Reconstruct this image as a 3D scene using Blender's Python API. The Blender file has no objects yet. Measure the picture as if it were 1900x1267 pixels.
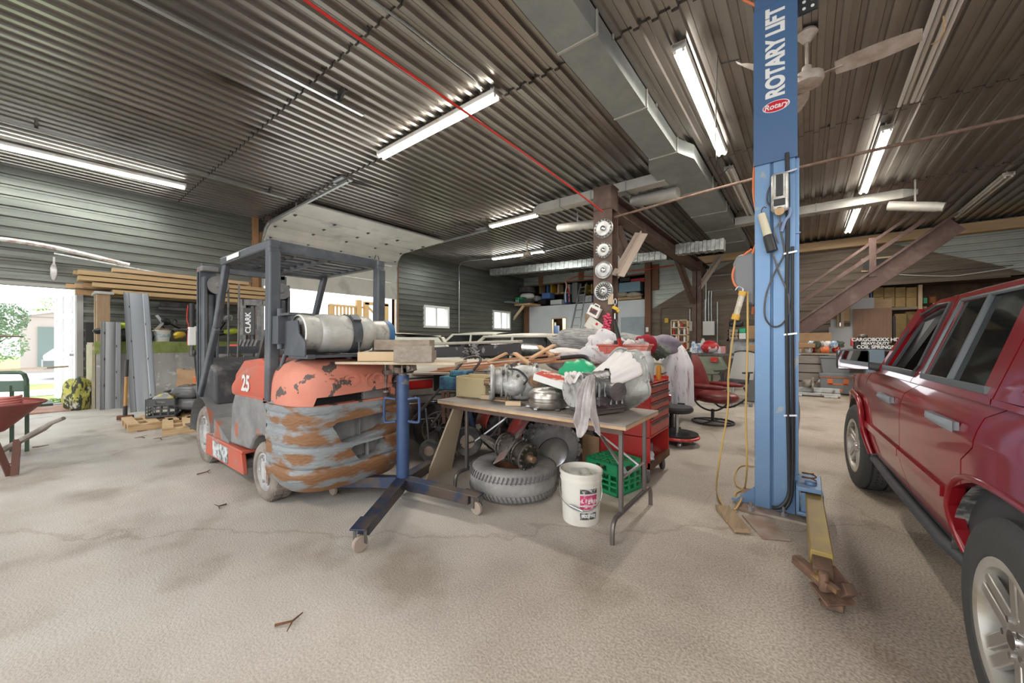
import bpy, bmesh, math, random
from mathutils import Vector, Matrix, Euler
from math import radians as R, pi, sin, cos
C = bpy.context.scene
COL = C.collection
rnd = random.Random(7)
# ---------------------------------------------------------------- camera, world, sun, exposure
F_PX, HC = 705.0, 1.3
YAW = math.atan(545/705)
SN, CS = sin(YAW), cos(YAW)
cam = bpy.data.cameras.new('camera'); camo = bpy.data.objects.new('camera', cam); COL.objects.link(camo)
cam.sensor_width = 36; cam.lens = 36*F_PX/1900; cam.clip_start = .05; cam.clip_end = 400
camo.location = (0, 0, HC); camo.rotation_euler = (pi/2, 0, YAW)
C.camera = camo
w = bpy.data.worlds.new('sky'); C.world = w; w.use_nodes = True
wn, wl = w.node_tree.nodes, w.node_tree.links
bg = wn['Background']; bg.inputs[1].default_value = 2.3
tc = wn.new('ShaderNodeTexCoord'); sp = wn.new('ShaderNodeSeparateXYZ'); rp = wn.new('ShaderNodeValToRGB')
wl.new(tc.outputs['Generated'], sp.inputs[0]); wl.new(sp.outputs['Z'], rp.inputs[0]); wl.new(rp.outputs[0], bg.inputs[0])
rp.color_ramp.elements[0].color = (1, 1, 1, 1); rp.color_ramp.elements[1].color = (.72, .84, 1, 1)
rp.color_ramp.elements[0].position = .05
sun = bpy.data.lights.new('sun', 'SUN'); sun.energy = 2.5; sun.angle = R(3); sun.color = (1, .96, .9)
suno = bpy.data.objects.new('sun', sun); COL.objects.link(suno); suno.rotation_euler = (R(35), 0, R(-120))
C.view_settings.view_transform = 'Standard'; C.view_settings.look = 'None'; C.view_settings.gamma = 1
C.view_settings.exposure = 0.75
C.cycles.max_bounces = 7; C.cycles.diffuse_bounces = 4; C.cycles.glossy_bounces = 4; C.cycles.transmission_bounces = 5
C.cycles.caustics_reflective = False; C.cycles.caustics_refractive = False
TUBE_E = 4.0

# ---------------------------------------------------------------- measured points: photo pixel -> place
def PD(x, y, d):
    l = (x-950)/F_PX*d
    return Vector((-SN*d+CS*l, CS*d+SN*l, HC+(633.5-y)/F_PX*d))
def G(x, y, z=0.0): return PD(x, y, (HC-z)*F_PX/(y-633.5))
def PX(x, y, X): return PD(x, y, X/(-SN+CS*(x-950)/F_PX))
def PY(x, y, Y): return PD(x, y, Y/(CS+SN*(x-950)/F_PX))

# ---------------------------------------------------------------- materials
MATS = {}
def mat(name, col, rough=.6, metal=0., col2=None, scale=4., lo=.4, hi=.6, bump=0., bscale=None, detail=6., stretch=(1, 1, 1), col3=None, lo3=.55, hi3=.62, sc3=3., emit=0., coat=0., spec=None, alpha=None, trans=0., rough2=None):
    if name in MATS: return MATS[name]
    m = bpy.data.materials.new(name); MATS[name] = m; m.use_nodes = True
    n, l = m.node_tree.nodes, m.node_tree.links
    b = n['Principled BSDF']
    def c4(c): return (*c[:3], 1)
    b.inputs['Base Color'].default_value = c4(col); b.inputs['Roughness'].default_value = rough; b.inputs['Metallic'].default_value = metal
    m.diffuse_color = c4(col)
    if coat: b.inputs['Coat Weight'].default_value = coat; b.inputs['Coat Roughness'].default_value = .06
    if spec is not None: b.inputs['Specular IOR Level'].default_value = spec
    if trans: b.inputs['Transmission Weight'].default_value = trans
    if alpha is not None: b.inputs['Alpha'].default_value = alpha
    if emit:
        b.inputs['Emission Color'].default_value = c4(col); b.inputs['Emission Strength'].default_value = emit
    if col2 or bump or col3:
        tcn = n.new('ShaderNodeTexCoord'); mp = n.new('ShaderNodeMapping'); mp.inputs['Scale'].default_value = stretch
        l.new(tcn.outputs['Object'], mp.inputs[0])
        out = None
        if col2:
            nz = n.new('ShaderNodeTexNoise'); nz.inputs['Scale'].default_value = scale; nz.inputs['Detail'].default_value = detail; nz.inputs['Roughness'].default_value = .62
            l.new(mp.outputs[0], nz.inputs['Vector'])
            r = n.new('ShaderNodeValToRGB'); r.color_ramp.elements[0].position = lo; r.color_ramp.elements[1].position = hi
            r.color_ramp.elements[0].color = c4(col); r.color_ramp.elements[1].color = c4(col2)
            l.new(nz.outputs[0], r.inputs[0]); out = r.outputs[0]
            if rough2 is not None:
                mr = n.new('ShaderNodeMapRange'); mr.inputs[1].default_value = lo; mr.inputs[2].default_value = hi; mr.inputs[3].default_value = rough; mr.inputs[4].default_value = rough2
                l.new(nz.outputs[0], mr.inputs[0]); l.new(mr.outputs[0], b.inputs['Roughness'])
        if col3:
            n3 = n.new('ShaderNodeTexNoise'); n3.inputs['Scale'].default_value = sc3; n3.inputs['Detail'].default_value = 8
            l.new(mp.outputs[0], n3.inputs['Vector'])
            r3 = n.new('ShaderNodeValToRGB'); r3.color_ramp.elements[0].position = lo3; r3.color_ramp.elements[1].position = hi3
            r3.color_ramp.elements[0].color = (0, 0, 0, 1); r3.color_ramp.elements[1].color = (1, 1, 1, 1)
            l.new(n3.outputs[0], r3.inputs[0])
            mx = n.new('ShaderNodeMixRGB'); l.new(r3.outputs[0], mx.inputs[0]); mx.inputs[2].default_value = c4(col3)
            if out: l.new(out, mx.inputs[1])
            else: mx.inputs[1].default_value = c4(col)
            out = mx.outputs[0]
        if out: l.new(out, b.inputs['Base Color'])
        if bump:
            nb = n.new('ShaderNodeTexNoise'); nb.inputs['Scale'].default_value = bscale or scale*3; nb.inputs['Detail'].default_value = 8
            l.new(mp.outputs[0], nb.inputs['Vector'])
            bp = n.new('ShaderNodeBump'); bp.inputs['Strength'].default_value = bump; bp.inputs['Distance'].default_value = .02
            l.new(nb.outputs[0], bp.inputs['Height']); l.new(bp.outputs[0], b.inputs['Normal'])
    return m
def wood(name, c1, c2, ax=0, sc=3., bump=.15, rough=.75):
    st = [9, 9, 9]; st[ax] = .6
    return mat(name, c1, rough, 0, c2, sc, .3, .7, bump, sc*2, 8, tuple(st))
M_STEEL = mat('bright_steel', (.62, .63, .65), .3, .9, (.42, .42, .44), 6, .35, .7)
M_DARK = mat('dark_steel', (.075, .075, .08), .5, .5, (.16, .15, .14), 5)
M_BLACK = mat('black_plastic', (.025, .025, .027), .45)
M_RUBBER = mat('rubber', (.055, .053, .05), .85, 0, (.16, .15, .14), 5, .45, .7, .2, 60)
M_DUSTRUB = mat('dusty_rubber', (.21, .205, .2), .9, 0, (.36, .35, .34), 4, .4, .65, .2, 50)
M_RUST = mat('rusty_iron', (.2, .085, .04), .85, .2, (.1, .06, .045), 7, .4, .6, .3, 40)
M_RUSTPIPE = mat('rusty_pipe', (.22, .155, .12), .9, .1, (.15, .09, .065), 9)
M_GALV = mat('galvanised_steel', (.48, .5, .49), .42, .7, (.34, .36, .36), 3, .35, .65)
M_WHITE = mat('white_paint', (.78, .78, .76), .5)
M_GREYP = mat('grey_plastic', (.2, .21, .22), .5)
M_PINE = wood('pine', (.62, .43, .24), (.48, .3, .15), 1)
M_PINEX = wood('pine_x', (.66, .48, .28), (.52, .34, .18), 0)
M_OLDWOOD = wood('weathered_wood', (.42, .35, .27), (.25, .2, .16), 0)
M_PLY = mat('plywood', (.6, .5, .36), .7, 0, (.5, .4, .28), 3, .3, .7, 0, stretch=(1, 6, 1))
M_BROWN = mat('brown_paint', (.10, .06, .046), .6, .05, (.16, .11, .085), 4, .45, .75)
M_RED = mat('red_enamel', (.5, .03, .025), .35, .1, (.38, .025, .02), 4, .4, .7, col3=(.5, .2, .17), lo3=.6, hi3=.75)
M_CARD = mat('cardboard', (.42, .27, .15), .85, 0, (.36, .22, .12), 4)
M_LWOOD = mat('light_wood', (.66, .5, .32), .7)
M_ALU = mat('cast_aluminium', (.62, .62, .61), .5, .4, (.4, .4, .39), 9, .35, .65, .35, 45, col3=(.17, .15, .13), lo3=.6, hi3=.72, sc3=9)
M_ALU2 = mat('dark_cast_aluminium', (.25, .25, .255), .42, .7, (.13, .13, .13), 7, .35, .65, .3, 40)
M_GREASE = mat('greasy_metal', (.2, .175, .15), .5, .5, (.07, .06, .05), 8, .35, .6, .5, 40)
M_GLASS = mat('glass', (.75, .8, .8), .05, 0, trans=1.0)
M_DGLASS = mat('dark_glass', (.012, .015, .015), .05, 0, spec=.6, alpha=.86)
M_CHROME = mat('chrome', (.75, .76, .78), .12, 1.)

# ---------------------------------------------------------------- mesh builder
class MB:
    def __init__(s, M=None): s.v, s.f, s.mi, s.m, s.M = [], [], [], 0, M or Matrix()
    def add(s, vs, fs, M=None):
        o = len(s.v); T = s.M @ M if M is not None else s.M
        s.v += [T @ Vector(p) for p in vs]; s.f += [tuple(i+o for i in f) for f in fs]; s.mi += [s.m]*len(fs)
        return s
    def box(s, c, d, rot=(0, 0, 0)):
        x, y, z = d[0]/2, d[1]/2, d[2]/2
        vs = [(-x, -y, -z), (x, -y, -z), (x, y, -z), (-x, y, -z), (-x, -y, z), (x, -y, z), (x, y, z), (-x, y, z)]
        return s.add(vs, [(0, 3, 2, 1), (4, 5, 6, 7), (0, 1, 5, 4), (1, 2, 6, 5), (2, 3, 7, 6), (3, 0, 4, 7)], Matrix.Translation(c) @ Euler(rot).to_matrix().to_4x4())
    def bx(s, a, b):
        return s.box(((a[0]+b[0])/2, (a[1]+b[1])/2, (a[2]+b[2])/2), (abs(b[0]-a[0]), abs(b[1]-a[1]), abs(b[2]-a[2])))
    def beam(s, p, q, wd, h, up=(0, 0, 1), taper=1.):
        p, q = Vector(p), Vector(q); d = (q-p); L = d.length; d.normalize(); u = Vector(up)
        sd = d.cross(u)
        if sd.length < 1e-3: sd = d.cross(Vector((0, 1, 0)))
        sd.normalize(); u = sd.cross(d)
        vs = []
        for e, k in ((p, 1.), (q, taper)):
            for a, b in ((-1, -1), (1, -1), (1, 1), (-1, 1)): vs.append(e+sd*a*wd/2*k+u*b*h/2*k)
        return s.add(vs, [(0, 1, 2, 3), (7, 6, 5, 4), (0, 4, 5, 1), (1, 5, 6, 2), (2, 6, 7, 3), (3, 7, 4, 0)])
    def tube(s, pts, r, n=8, closed=False, caps=True):
        pts = [Vector(p) for p in pts]; rs = r if isinstance(r, (list, tuple)) else [r]*len(pts)
        N = len(pts); vs, fs = [], []; nrm = None
        for i, p in enumerate(pts):
            a = pts[i-1] if i or closed else p; b = pts[(i+1) % N] if i < N-1 or closed else p
            t = (b-a)
            if t.length < 1e-9: t = Vector((0, 0, 1))
            t.normalize()
            if nrm is None:
                nrm = t.orthogonal().normalized()
            else:
                nrm = nrm-t*nrm.dot(t)
                if nrm.length < 1e-6: nrm = t.orthogonal()
                nrm.normalize()
            bn = t.cross(nrm)
            for k in range(n):
                an = 2*pi*k/n; vs.append(p+(nrm*cos(an)+bn*sin(an))*rs[i])
        for i in range(N if closed else N-1):
            j = (i+1) % N
            for k in range(n): fs.append((i*n+k, i*n+(k+1) % n, j*n+(k+1) % n, j*n+k))
        if caps and not closed: fs += [tuple(reversed(range(n))), tuple(range((N-1)*n, N*n))]
        return s.add(vs, fs)
    def cyl(s, p, q, r, r2=None, n=16): return s.tube([p, q], [r, r if r2 is None else r2], n)
    def lathe(s, prof, o=(0, 0, 0), ax='z', n=24, M=None, caps=True):
        vs, fs = [], []
        for (r, h) in prof:
            for k in range(n):
                a = 2*pi*k/n; x, y = r*cos(a), r*sin(a)
                vs.append({'z': (x, y, h), 'x': (h, x, y), 'y': (y, h, x)}[ax])
        for i in range(len(prof)-1):
            for k in range(n): fs.append((i*n+k, i*n+(k+1) % n, (i+1)*n+(k+1) % n, (i+1)*n+k))
        if caps:
            fs += [tuple(reversed(range(n))), tuple(range((len(prof)-1)*n, len(prof)*n))]
        return s.add(vs, fs, Matrix.Translation(o) @ (M or Matrix()))
    def prism(s, poly, a, b, plane='xy', M=None):
        def mk(p, h): return {'xy': (p[0], p[1], h), 'xz': (p[0], h, p[1]), 'yz': (h, p[0], p[1])}[plane]
        n = len(poly); vs = [mk(p, a) for p in poly]+[mk(p, b) for p in poly]
        fs = [tuple(range(n)), tuple(reversed(range(n, 2*n)))]+[(i, i+n, (i+1) % n+n, (i+1) % n) for i in range(n)]
        return s.add(vs, fs, M)
    def grid(s, fn, nu, nv, flip=False):
        vs = [fn(i/nu, j/nv) for j in range(nv+1) for i in range(nu+1)]
        fs = []
        for j in range(nv):
            for i in range(nu):
                a = j*(nu+1)+i; q = (a, a+1, a+nu+2, a+nu+1); fs.append(q[::-1] if flip else q)
        return s.add(vs, fs)
    def blob(s, c, d, seed=0, amp=.15, nu=16, nv=10, fr=3., rot=(0, 0, 0), flat=None):
        rr = random.Random(seed); ph = [(rr.uniform(.6, 1)*fr, rr.uniform(.6, 1)*fr, rr.uniform(.6, 1)*fr, rr.uniform(0, 6)) for _ in range(5)]
        def f(u, v):
            a, b = 2*pi*u, pi*v
            p = Vector((cos(a)*sin(b), sin(a)*sin(b), cos(b)))
            k = 1+amp*sum(sin(q[0]*p.x+q[3])*cos(q[1]*p.y+q[3]*2)+.6*sin(q[2]*2.3*p.z+q[0]*2*p.x+q[3]) for q in ph)/3
            p = Vector((p.x*d[0]/2*k, p.y*d[1]/2*k, p.z*d[2]/2*k))
            if flat is not None: p.z = max(p.z, flat)
            return p
        vs = [f(i/nu, j/nv) for j in range(nv+1) for i in range(nu)]; fs = []
        for j in range(nv):
            for i in range(nu): fs.append((j*nu+i, (j+1)*nu+i, (j+1)*nu+(i+1) % nu, j*nu+(i+1) % nu))
        return s.add(vs, fs, Matrix.Translation(c) @ Euler(rot).to_matrix().to_4x4())
    def torus(s, c, Rr, r, ax='z', n=28, m=10, sq=1.):
        return s.lathe([(Rr+r*cos(2*pi*k/m), r*sq*sin(2*pi*k/m)) for k in range(m+1)], c, ax, n, caps=False)
    def mesh(s, name, mats, smooth=35, merge=True):
        me = bpy.data.meshes.new(name); me.from_pydata([tuple(v) for v in s.v], [], s.f)
        ms = mats if isinstance(mats, (list, tuple)) else [mats]
        for m in ms: me.materials.append(m)
        if len(ms) > 1: me.polygons.foreach_set('material_index', s.mi)
        bm = bmesh.new(); bm.from_mesh(me)
        if merge: bmesh.ops.remove_doubles(bm, verts=bm.verts, dist=1e-5)
        bmesh.ops.recalc_face_normals(bm, faces=bm.faces)
        bm.to_mesh(me); bm.free()
        if smooth:
            me.polygons.foreach_set('use_smooth', [True]*len(me.polygons)); me.set_sharp_from_angle(angle=R(smooth))
        me.update(); return me
def link(name, me, parent=None, bev=0, loc=None, rot=None):
    o = bpy.data.objects.new(name, me); COL.objects.link(o)
    if parent: o.parent = parent
    if loc is not None: o.location = loc
    if rot is not None: o.rotation_euler = rot
    if bev:
        b = o.modifiers.new('edge', 'BEVEL'); b.width = bev; b.segments = 2; b.limit_method = 'ANGLE'; b.angle_limit = R(40); b.harden_normals = False
    return o
def part(parent, name, mb, m, bev=0, smooth=35, label=None, loc=None, rot=None):
    o = link(name, mb.mesh(name, m, smooth), parent, bev, loc, rot)
    if label: o['label'] = label
    return o
def T(name, label, cat, loc=(0, 0, 0), rz=0., group=None, rot=None):
    o = bpy.data.objects.new(name, None); COL.objects.link(o); o.empty_display_size = .1
    o.location = loc; o.rotation_euler = rot if rot else (0, 0, rz); o['label'] = label; o['category'] = cat
    if group: o['group'] = group
    return o
def solo(name, label, cat, mb, m, loc=(0, 0, 0), rz=0., group=None, bev=0, smooth=35, rot=None, kind=None):
    o = link(name, mb.mesh(name, m, smooth), None, bev, loc, rot if rot else (0, 0, rz)); o['label'] = label; o['category'] = cat
    if group: o['group'] = group
    if kind: o['kind'] = kind
    return o
def struct(name, mb, m, bev=0, smooth=0):
    o = link(name, mb.mesh(name, m, smooth), None, bev); o['kind'] = 'structure'; return o
def dup(root, loc, rz=0., label=None, group=None, rot=None, scale=None):
    r = root.copy(); COL.objects.link(r); r.location = loc; r.rotation_euler = rot if rot else (0, 0, rz)
    if scale: r.scale = scale
    if label: r['label'] = label
    if group: r['group'] = group
    for ch in list(root.children):
        c = ch.copy(); COL.objects.link(c); c.parent = r
        for g in ch.children:
            d = g.copy(); COL.objects.link(d); d.parent = c
    return r
def text(parent, s, m, size, M, name='lettering', depth=.001, align='CENTER', shear=0., sx=1., bold=0.):
    cu = bpy.data.curves.new(name, 'FONT'); cu.body = s; cu.size = size; cu.extrude = depth; cu.align_x = align; cu.align_y = 'CENTER'; cu.shear = shear; cu.offset = bold
    o0 = bpy.data.objects.new('tmp', cu); COL.objects.link(o0)
    bpy.context.view_layer.update()
    me = bpy.data.meshes.new_from_object(o0.evaluated_get(bpy.context.evaluated_depsgraph_get()))
    bpy.data.objects.remove(o0); bpy.data.curves.remove(cu)
    me.name = name; me.materials.clear(); me.materials.append(m)
    me.transform(M @ Matrix.Diagonal((sx, 1, 1, 1)))
    o = bpy.data.objects.new(name, me); COL.objects.link(o); o.parent = parent
    return o
def fr(o, x, y):   # a frame from an origin and two directions
    x = Vector(x).normalized(); y = Vector(y).normalized(); z = x.cross(y).normalized(); y = z.cross(x)
    return Matrix(((x.x, y.x, z.x, o[0]), (x.y, y.y, z.y, o[1]), (x.z, y.z, z.z, o[2]), (0, 0, 0, 1)))
def arc(c, r, a0, a1, n, pl='xz'):
    out = []
    for k in range(n+1):
        a = a0+(a1-a0)*k/n; u, v = r*cos(a), r*sin(a)
        out.append({'xz': (c[0]+u, c[1], c[2]+v), 'xy': (c[0]+u, c[1]+v, c[2]), 'yz': (c[0], c[1]+u, c[2]+v)}[pl])
    return out
def spline(pts, k=6):
    pts = [Vector(p) for p in pts]; out = []
    for i in range(len(pts)-1):
        p0 = pts[max(i-1, 0)]; p1 = pts[i]; p2 = pts[i+1]; p3 = pts[min(i+2, len(pts)-1)]
        for j in range(k):
            t = j/k
            out.append(.5*((2*p1)+(p2-p0)*t+(2*p0-5*p1+4*p2-p3)*t*t+(3*p1-p0-3*p2+p3)*t**3))
    out.append(pts[-1]); return out
# ================================================================ ROOM
XL, YB, ZC, XR, YF = -12.1, 16.7, 4.75, 8.0, -5.0
M_CEIL = mat('ceiling_ribbed_steel', (.33, .30, .27), .30, .8, (.44, .42, .39), 1.1, .35, .65, stretch=(1.2, .35, 1), col3=(.12, .09, .07), lo3=.6, hi3=.8, sc3=2.)
M_CEILD = mat('ceiling_seam', (.06, .05, .045), .7)
M_WALLL = mat('green_grey_ribbed_steel', (.135, .142, .125), .4, .55, (.21, .218, .19), 1.6, .35, .65, stretch=(1, .4, 3))
M_WALLB = mat('pale_ribbed_steel', (.33, .36, .32), .5, .5, (.42, .44, .4), 1.6, .35, .65)
M_SIDING = wood('brown_board_siding', (.22, .18, .14), (.12, .095, .075), 0, 1.2, .3, .9)
def rib_profile(a, b, pitch=.2, dep=.045):
    out = [(a, 0)]; k = math.floor(a/pitch)
    while k*pitch < b:
        s0 = k*pitch
        for t, h in ((0, 0), (.045, 0), (.05, -.006), (.055, 0), (.1, 0), (.108, dep), (.17, dep), (.178, 0)):
            x = s0+t*pitch/.2
            if a < x < b: out.append((x, h))
        k += 1
    out.append((b, 0)); return out
def ribbed(mb, a, b, c, d, place, dep=.045, pitch=.2):
    for (x0, h0), (x1, h1) in zip(*(lambda p: (p[:-1], p[1:]))(rib_profile(a, b, pitch, dep))):
        mb.add([place(x0, c, h0), place(x1, c, h1), place(x1, d, h1), place(x0, d, h0)], [(0, 1, 2, 3)])
# floor
M_FLOOR = mat('worn_concrete', (.45, .41, .365), .7, 0, (.56, .53, .49), .9, .35, .65, .3, 85, 10, col3=(.345, .305, .255), lo3=.54, hi3=.66, sc3=1.3, rough2=.5)
def speckle(m):
    n, l = m.node_tree.nodes, m.node_tree.links; b = n['Principled BSDF']
    src = b.inputs['Base Color'].links[0].from_socket
    tcn = n.new('ShaderNodeTexCoord'); v = n.new('ShaderNodeTexNoise'); v.inputs['Scale'].default_value = 88; v.inputs['Detail'].default_value = 4
    l.new(tcn.outputs['Object'], v.inputs['Vector'])
    r = n.new('ShaderNodeValToRGB'); r.color_ramp.elements[0].position = .36; r.color_ramp.elements[0].color = (.52, .48, .44, 1); r.color_ramp.elements[1].position = .62; r.color_ramp.elements[1].color = (1.25, 1.25, 1.25, 1)
    l.new(v.outputs[0], r.inputs[0]); mx = n.new('ShaderNodeMixRGB'); mx.blend_type = 'MULTIPLY'; mx.inputs[0].default_value = .4
    l.new(src, mx.inputs[1]); l.new(r.outputs[0], mx.inputs[2])
    sx_ = n.new('ShaderNodeSeparateXYZ'); l.new(tcn.outputs['Object'], sx_.inputs[0]); mr = n.new('ShaderNodeMapRange'); l.new(sx_.outputs['X'], mr.inputs[0])
    mr.inputs[1].default_value = -2.5; mr.inputs[2].default_value = .5; mr.inputs[3].default_value = .12; mr.inputs[4].default_value = .75; l.new(mr.outputs[0], mx.inputs[0])   # the slab is rougher towards the lift
    # hairline cracks
    vo = n.new('ShaderNodeTexVoronoi'); vo.feature = 'DISTANCE_TO_EDGE'; vo.inputs['Scale'].default_value = .28
    nz = n.new('ShaderNodeTexNoise'); nz.inputs['Scale'].default_value = 2.2; nz.inputs['Detail'].default_value = 6
    ad = n.new('ShaderNodeMixRGB'); ad.inputs[0].default_value = .35; l.new(tcn.outputs['Object'], ad.inputs[1]); l.new(tcn.outputs['Object'], nz.inputs['Vector']); l.new(nz.outputs['Color'], ad.inputs[2])
    l.new(ad.outputs[0], vo.inputs['Vector'])
    r2 = n.new('ShaderNodeValToRGB'); r2.color_ramp.elements[0].position = .0; r2.color_ramp.elements[0].color = (.74, .71, .68, 1); r2.color_ramp.elements[1].position = .0035; r2.color_ramp.elements[1].color = (1, 1, 1, 1)
    l.new(vo.outputs['Distance'], r2.inputs[0]); m2 = n.new('ShaderNodeMixRGB'); m2.blend_type = 'MULTIPLY'; m2.inputs[0].default_value = .8
    l.new(mx.outputs[0], m2.inputs[1]); l.new(r2.outputs[0], m2.inputs[2]); 
    wm = n.new('ShaderNodeMapRange'); l.new(sx_.outputs['X'], wm.inputs[0]); wm.inputs[1].default_value = -2; wm.inputs[2].default_value = 1; wm.inputs[3].default_value = 0; wm.inputs[4].default_value = 1
    m3 = n.new('ShaderNodeMixRGB'); m3.blend_type = 'MULTIPLY'; l.new(wm.outputs[0], m3.inputs[0]); l.new(m2.outputs[0], m3.inputs[1]); m3.inputs[2].default_value = (.94, .85, .75, 1); l.new(m3.outputs[0], b.inputs['Base Color'])   # brown dirt worn in around the lift
speckle(M_FLOOR)
b = MB(); b.bx((XL, YF, -.2), (XR, 21, 0)); struct('floor', b, M_FLOOR)
# ceiling: sheets of ribbed steel running front to back, lapped at the seams
b = MB()
seams = [YF, -1.2, 2.35, 4.1, 7.9, 11.6, YB]
for i in range(len(seams)-1):
    z = ZC-.004*(i % 2)
    ribbed(b, XL, XR, seams[i], seams[i+1]+.03, lambda u, v, h, z=z: (u, v, z-h))
    b.m = 1
    b.m = 0
for i in range(1, len(seams)-1):
    b.m = 1; ribbed(b, XL, XR, seams[i]-.006, seams[i]+.012, lambda u, v, h: (u, v, ZC-.012-h)); b.m = 0
b.m = 1
for i in range(60):
    for s_ in seams[1:-1]:
        b.cyl((XL+.15+i*.34, s_-.03, ZC-.03), (XL+.15+i*.34, s_-.03, ZC-.002), .012, n=6)
b.m = 0
b.bx((XL-.3, YF, ZC+.08), (XR, YB+4.3, ZC+.2))
struct('ceiling', b, [M_CEIL, M_CEILD])
# left wall with the walk-in door, the overhead door and two windows; (y0,y1,z0,z1)
w1 = (PX(786, 600, XL).y, PX(831, 600, XL).y, 1.83, 2.68); w2 = (PX(914, 600, XL).y, PX(945, 600, XL).y, 1.83, 2.68)
w1 = (w1[0], w1[1], PX(808, 607, XL).z, PX(808, 569, XL).z); w2 = (w2[0], w2[1], PX(930, 611, XL).z, PX(930, 578, XL).z)
DY0, DY1, DZ = -.42, .72, 2.40
OY0, OY1, OZ = 4.14, 8.53, 4.25
def wl_place(u, v, h): return (XL+h, v, u)
b = MB()
def wseg(y0, y1, z0, z1): ribbed(b, z0, z1, y0, y1, wl_place)
wseg(YF, DY0, 0, ZC); wseg(DY0, DY1, DZ, ZC); wseg(DY1, OY0, 0, ZC); wseg(OY0, OY1, OZ, ZC); wseg(OY1, w1[0], 0, ZC)
for ww in (w1, w2): wseg(ww[0], ww[1], 0, ww[2]); wseg(ww[0], ww[1], ww[3], ZC)
wseg(w1[1], w2[0], 0, ZC); wseg(w2[1], 21, 0, ZC)
for (a0, a1, z0, z1) in ((YF, DY0, 0, ZC), (DY0, DY1, DZ, ZC), (DY1, OY0, 0, ZC), (OY0, OY1, OZ, ZC), (OY1, w1[0], 0, ZC), (w1[0], w1[1], 0, w1[2]), (w1[0], w1[1], w1[3], ZC), (w1[1], w2[0], 0, ZC), (w2[0], w2[1], 0, w2[2]), (w2[0], w2[1], w2[3], ZC), (w2[1], 21, 0, ZC)):
    b.bx((XL-.2, a0, z0), (XL-.06, a1, z1))
struct('wall_left', b, M_WALLL)
b = MB(); b.bx((XL-.05, 10, 0), (XL+.045, YB, 1.28)); b.bx((XL-.05, 10, 1.28), (XL+.06, YB, 1.33)); struct('trim_1', b, M_PLY)
M_FRAME = mat('window_vinyl', (.75, .76, .74), .5)
M_PANE = mat('window_pane', (.9, .95, .95), .02, 0, alpha=.12)
for i, (y0, y1, z0, z1) in enumerate((w1, w2)):
    b = MB(); t = .06
    b.bx((XL-.1, y0-.03, z0-.03), (XL+.07, y0+t, z1+.03)); b.bx((XL-.1, y1-t, z0-.03), (XL+.07, y1+.03, z1+.03)); b.bx((XL-.1, y0+t, z0-.03), (XL+.07, y1-t, z0+t)); b.bx((XL-.1, y0+t, z1-t), (XL+.07, y1-t, z1+.03))
    ym = (y0+y1)/2; b.bx((XL-.06, ym-.035, z0+t), (XL+.03, ym+.035, z1-t))
    o = struct('window_%d' % (i+1), b, M_FRAME)
    g = MB(); g.bx((XL-.03, y0+t, z0+t), (XL-.024, ym-.035, z1-t)); g.bx((XL-.03, ym+.035, z0+t), (XL-.024, y1-t, z1-t)); part(o, 'window_pane', g, M_PANE)
# walk-in door: frame, leaf swung outward
M_DOORF = mat('door_frame', (.3, .29, .27), .6)
b = MB(); b.bx((XL-.2, DY0-.06, 0), (XL+.06, DY0, DZ+.06)); b.bx((XL-.2, DY1, 0), (XL+.06, DY1+.09, DZ+.06)); b.bx((XL-.2, DY0, DZ), (XL+.06, DY1, DZ+.06)); b.bx((XL-.25, DY0, -.02), (XL+.08, DY1, .03))
dr = struct('door_1', b, M_DOORF)
M_DOORW = mat('white_panel_door', (.78, .8, .8), .4)
Md = Matrix.Translation((XL-.02, DY1-.02, 0)) @ Matrix.Rotation(R(-163), 4, 'Z')
b = MB(Md); W_ = .86; b.bx((0, -.045, .03), (W_, 0, 2.38))
for x0 in (.1, .47):
    for z0, z1 in ((.2, .95), (1.08, 1.78), (1.9, 2.25)):
        for sgn in (0, 1):
            yy = .004 if sgn == 0 else -.049
            b.bx((x0, yy-.004, z0), (x0+.29, yy+.004, z0+.025)); b.bx((x0, yy-.004, z1-.025), (x0+.29, yy+.004, z1)); b.bx((x0, yy-.004, z0), (x0+.025, yy+.004, z1)); b.bx((x0+.265, yy-.004, z0), (x0+.29, yy+.004, z1)); b.bx((x0+.05, yy-.003, z0+.05), (x0+.24, yy+.006, z1-.05))
lf = part(dr, 'door_leaf', b, M_DOORW, .003)
b = MB(Md)
for sg in (1, -1):
    yb = 0 if sg > 0 else -.045
    b.cyl((.09, yb, 1.02), (.09, yb+sg*.06, 1.02), .028); b.cyl((.09, yb+sg*.05, 1.02), (.24, yb+sg*.06, 1.02), .012)
part(lf, 'door_handle', b, M_STEEL)
# overhead door: guide tracks, wooden jambs, five hinged panels half rolled up
M_ODOOR = mat('cream_door_panel', (.62, .6, .54), .5, .1, (.52, .51, .47), 1.5, .4, .7, col3=(.3, .3, .29), lo3=.58, hi3=.78, sc3=1.6)
b = MB()
b.bx((XL-.2, OY0-.24, 0), (XL+.1, OY0-.1, ZC)); b.bx((XL-.2, OY0-.1, 0), (XL+.06, OY0, OZ+.1)); b.bx((XL-.2, OY1, 0), (XL+.08, OY1+.1, OZ+.1)); b.bx((XL-.2, OY0, OZ), (XL+.05, OY1, OZ+.16))
d2 = struct('door_2', b, wood('door_jamb_wood', (.38, .2, .1), (.26, .13, .06), 2))
trk = [(XL+.1, 2.85), (XL+.1, 4.0), (XL+.16, 4.22), (XL+.32, 4.4), (XL+.52, 4.5), (-9.4, 4.6)]
path = [Vector((x, 0, z)) for x, z in trk]
def walk(s):
    for i in range(len(path)-1):
        L = (path[i+1]-path[i]).length
        if s <= L or i == len(path)-2: return path[i]+(path[i+1]-path[i])*(s/L)
        s -= L
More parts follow.
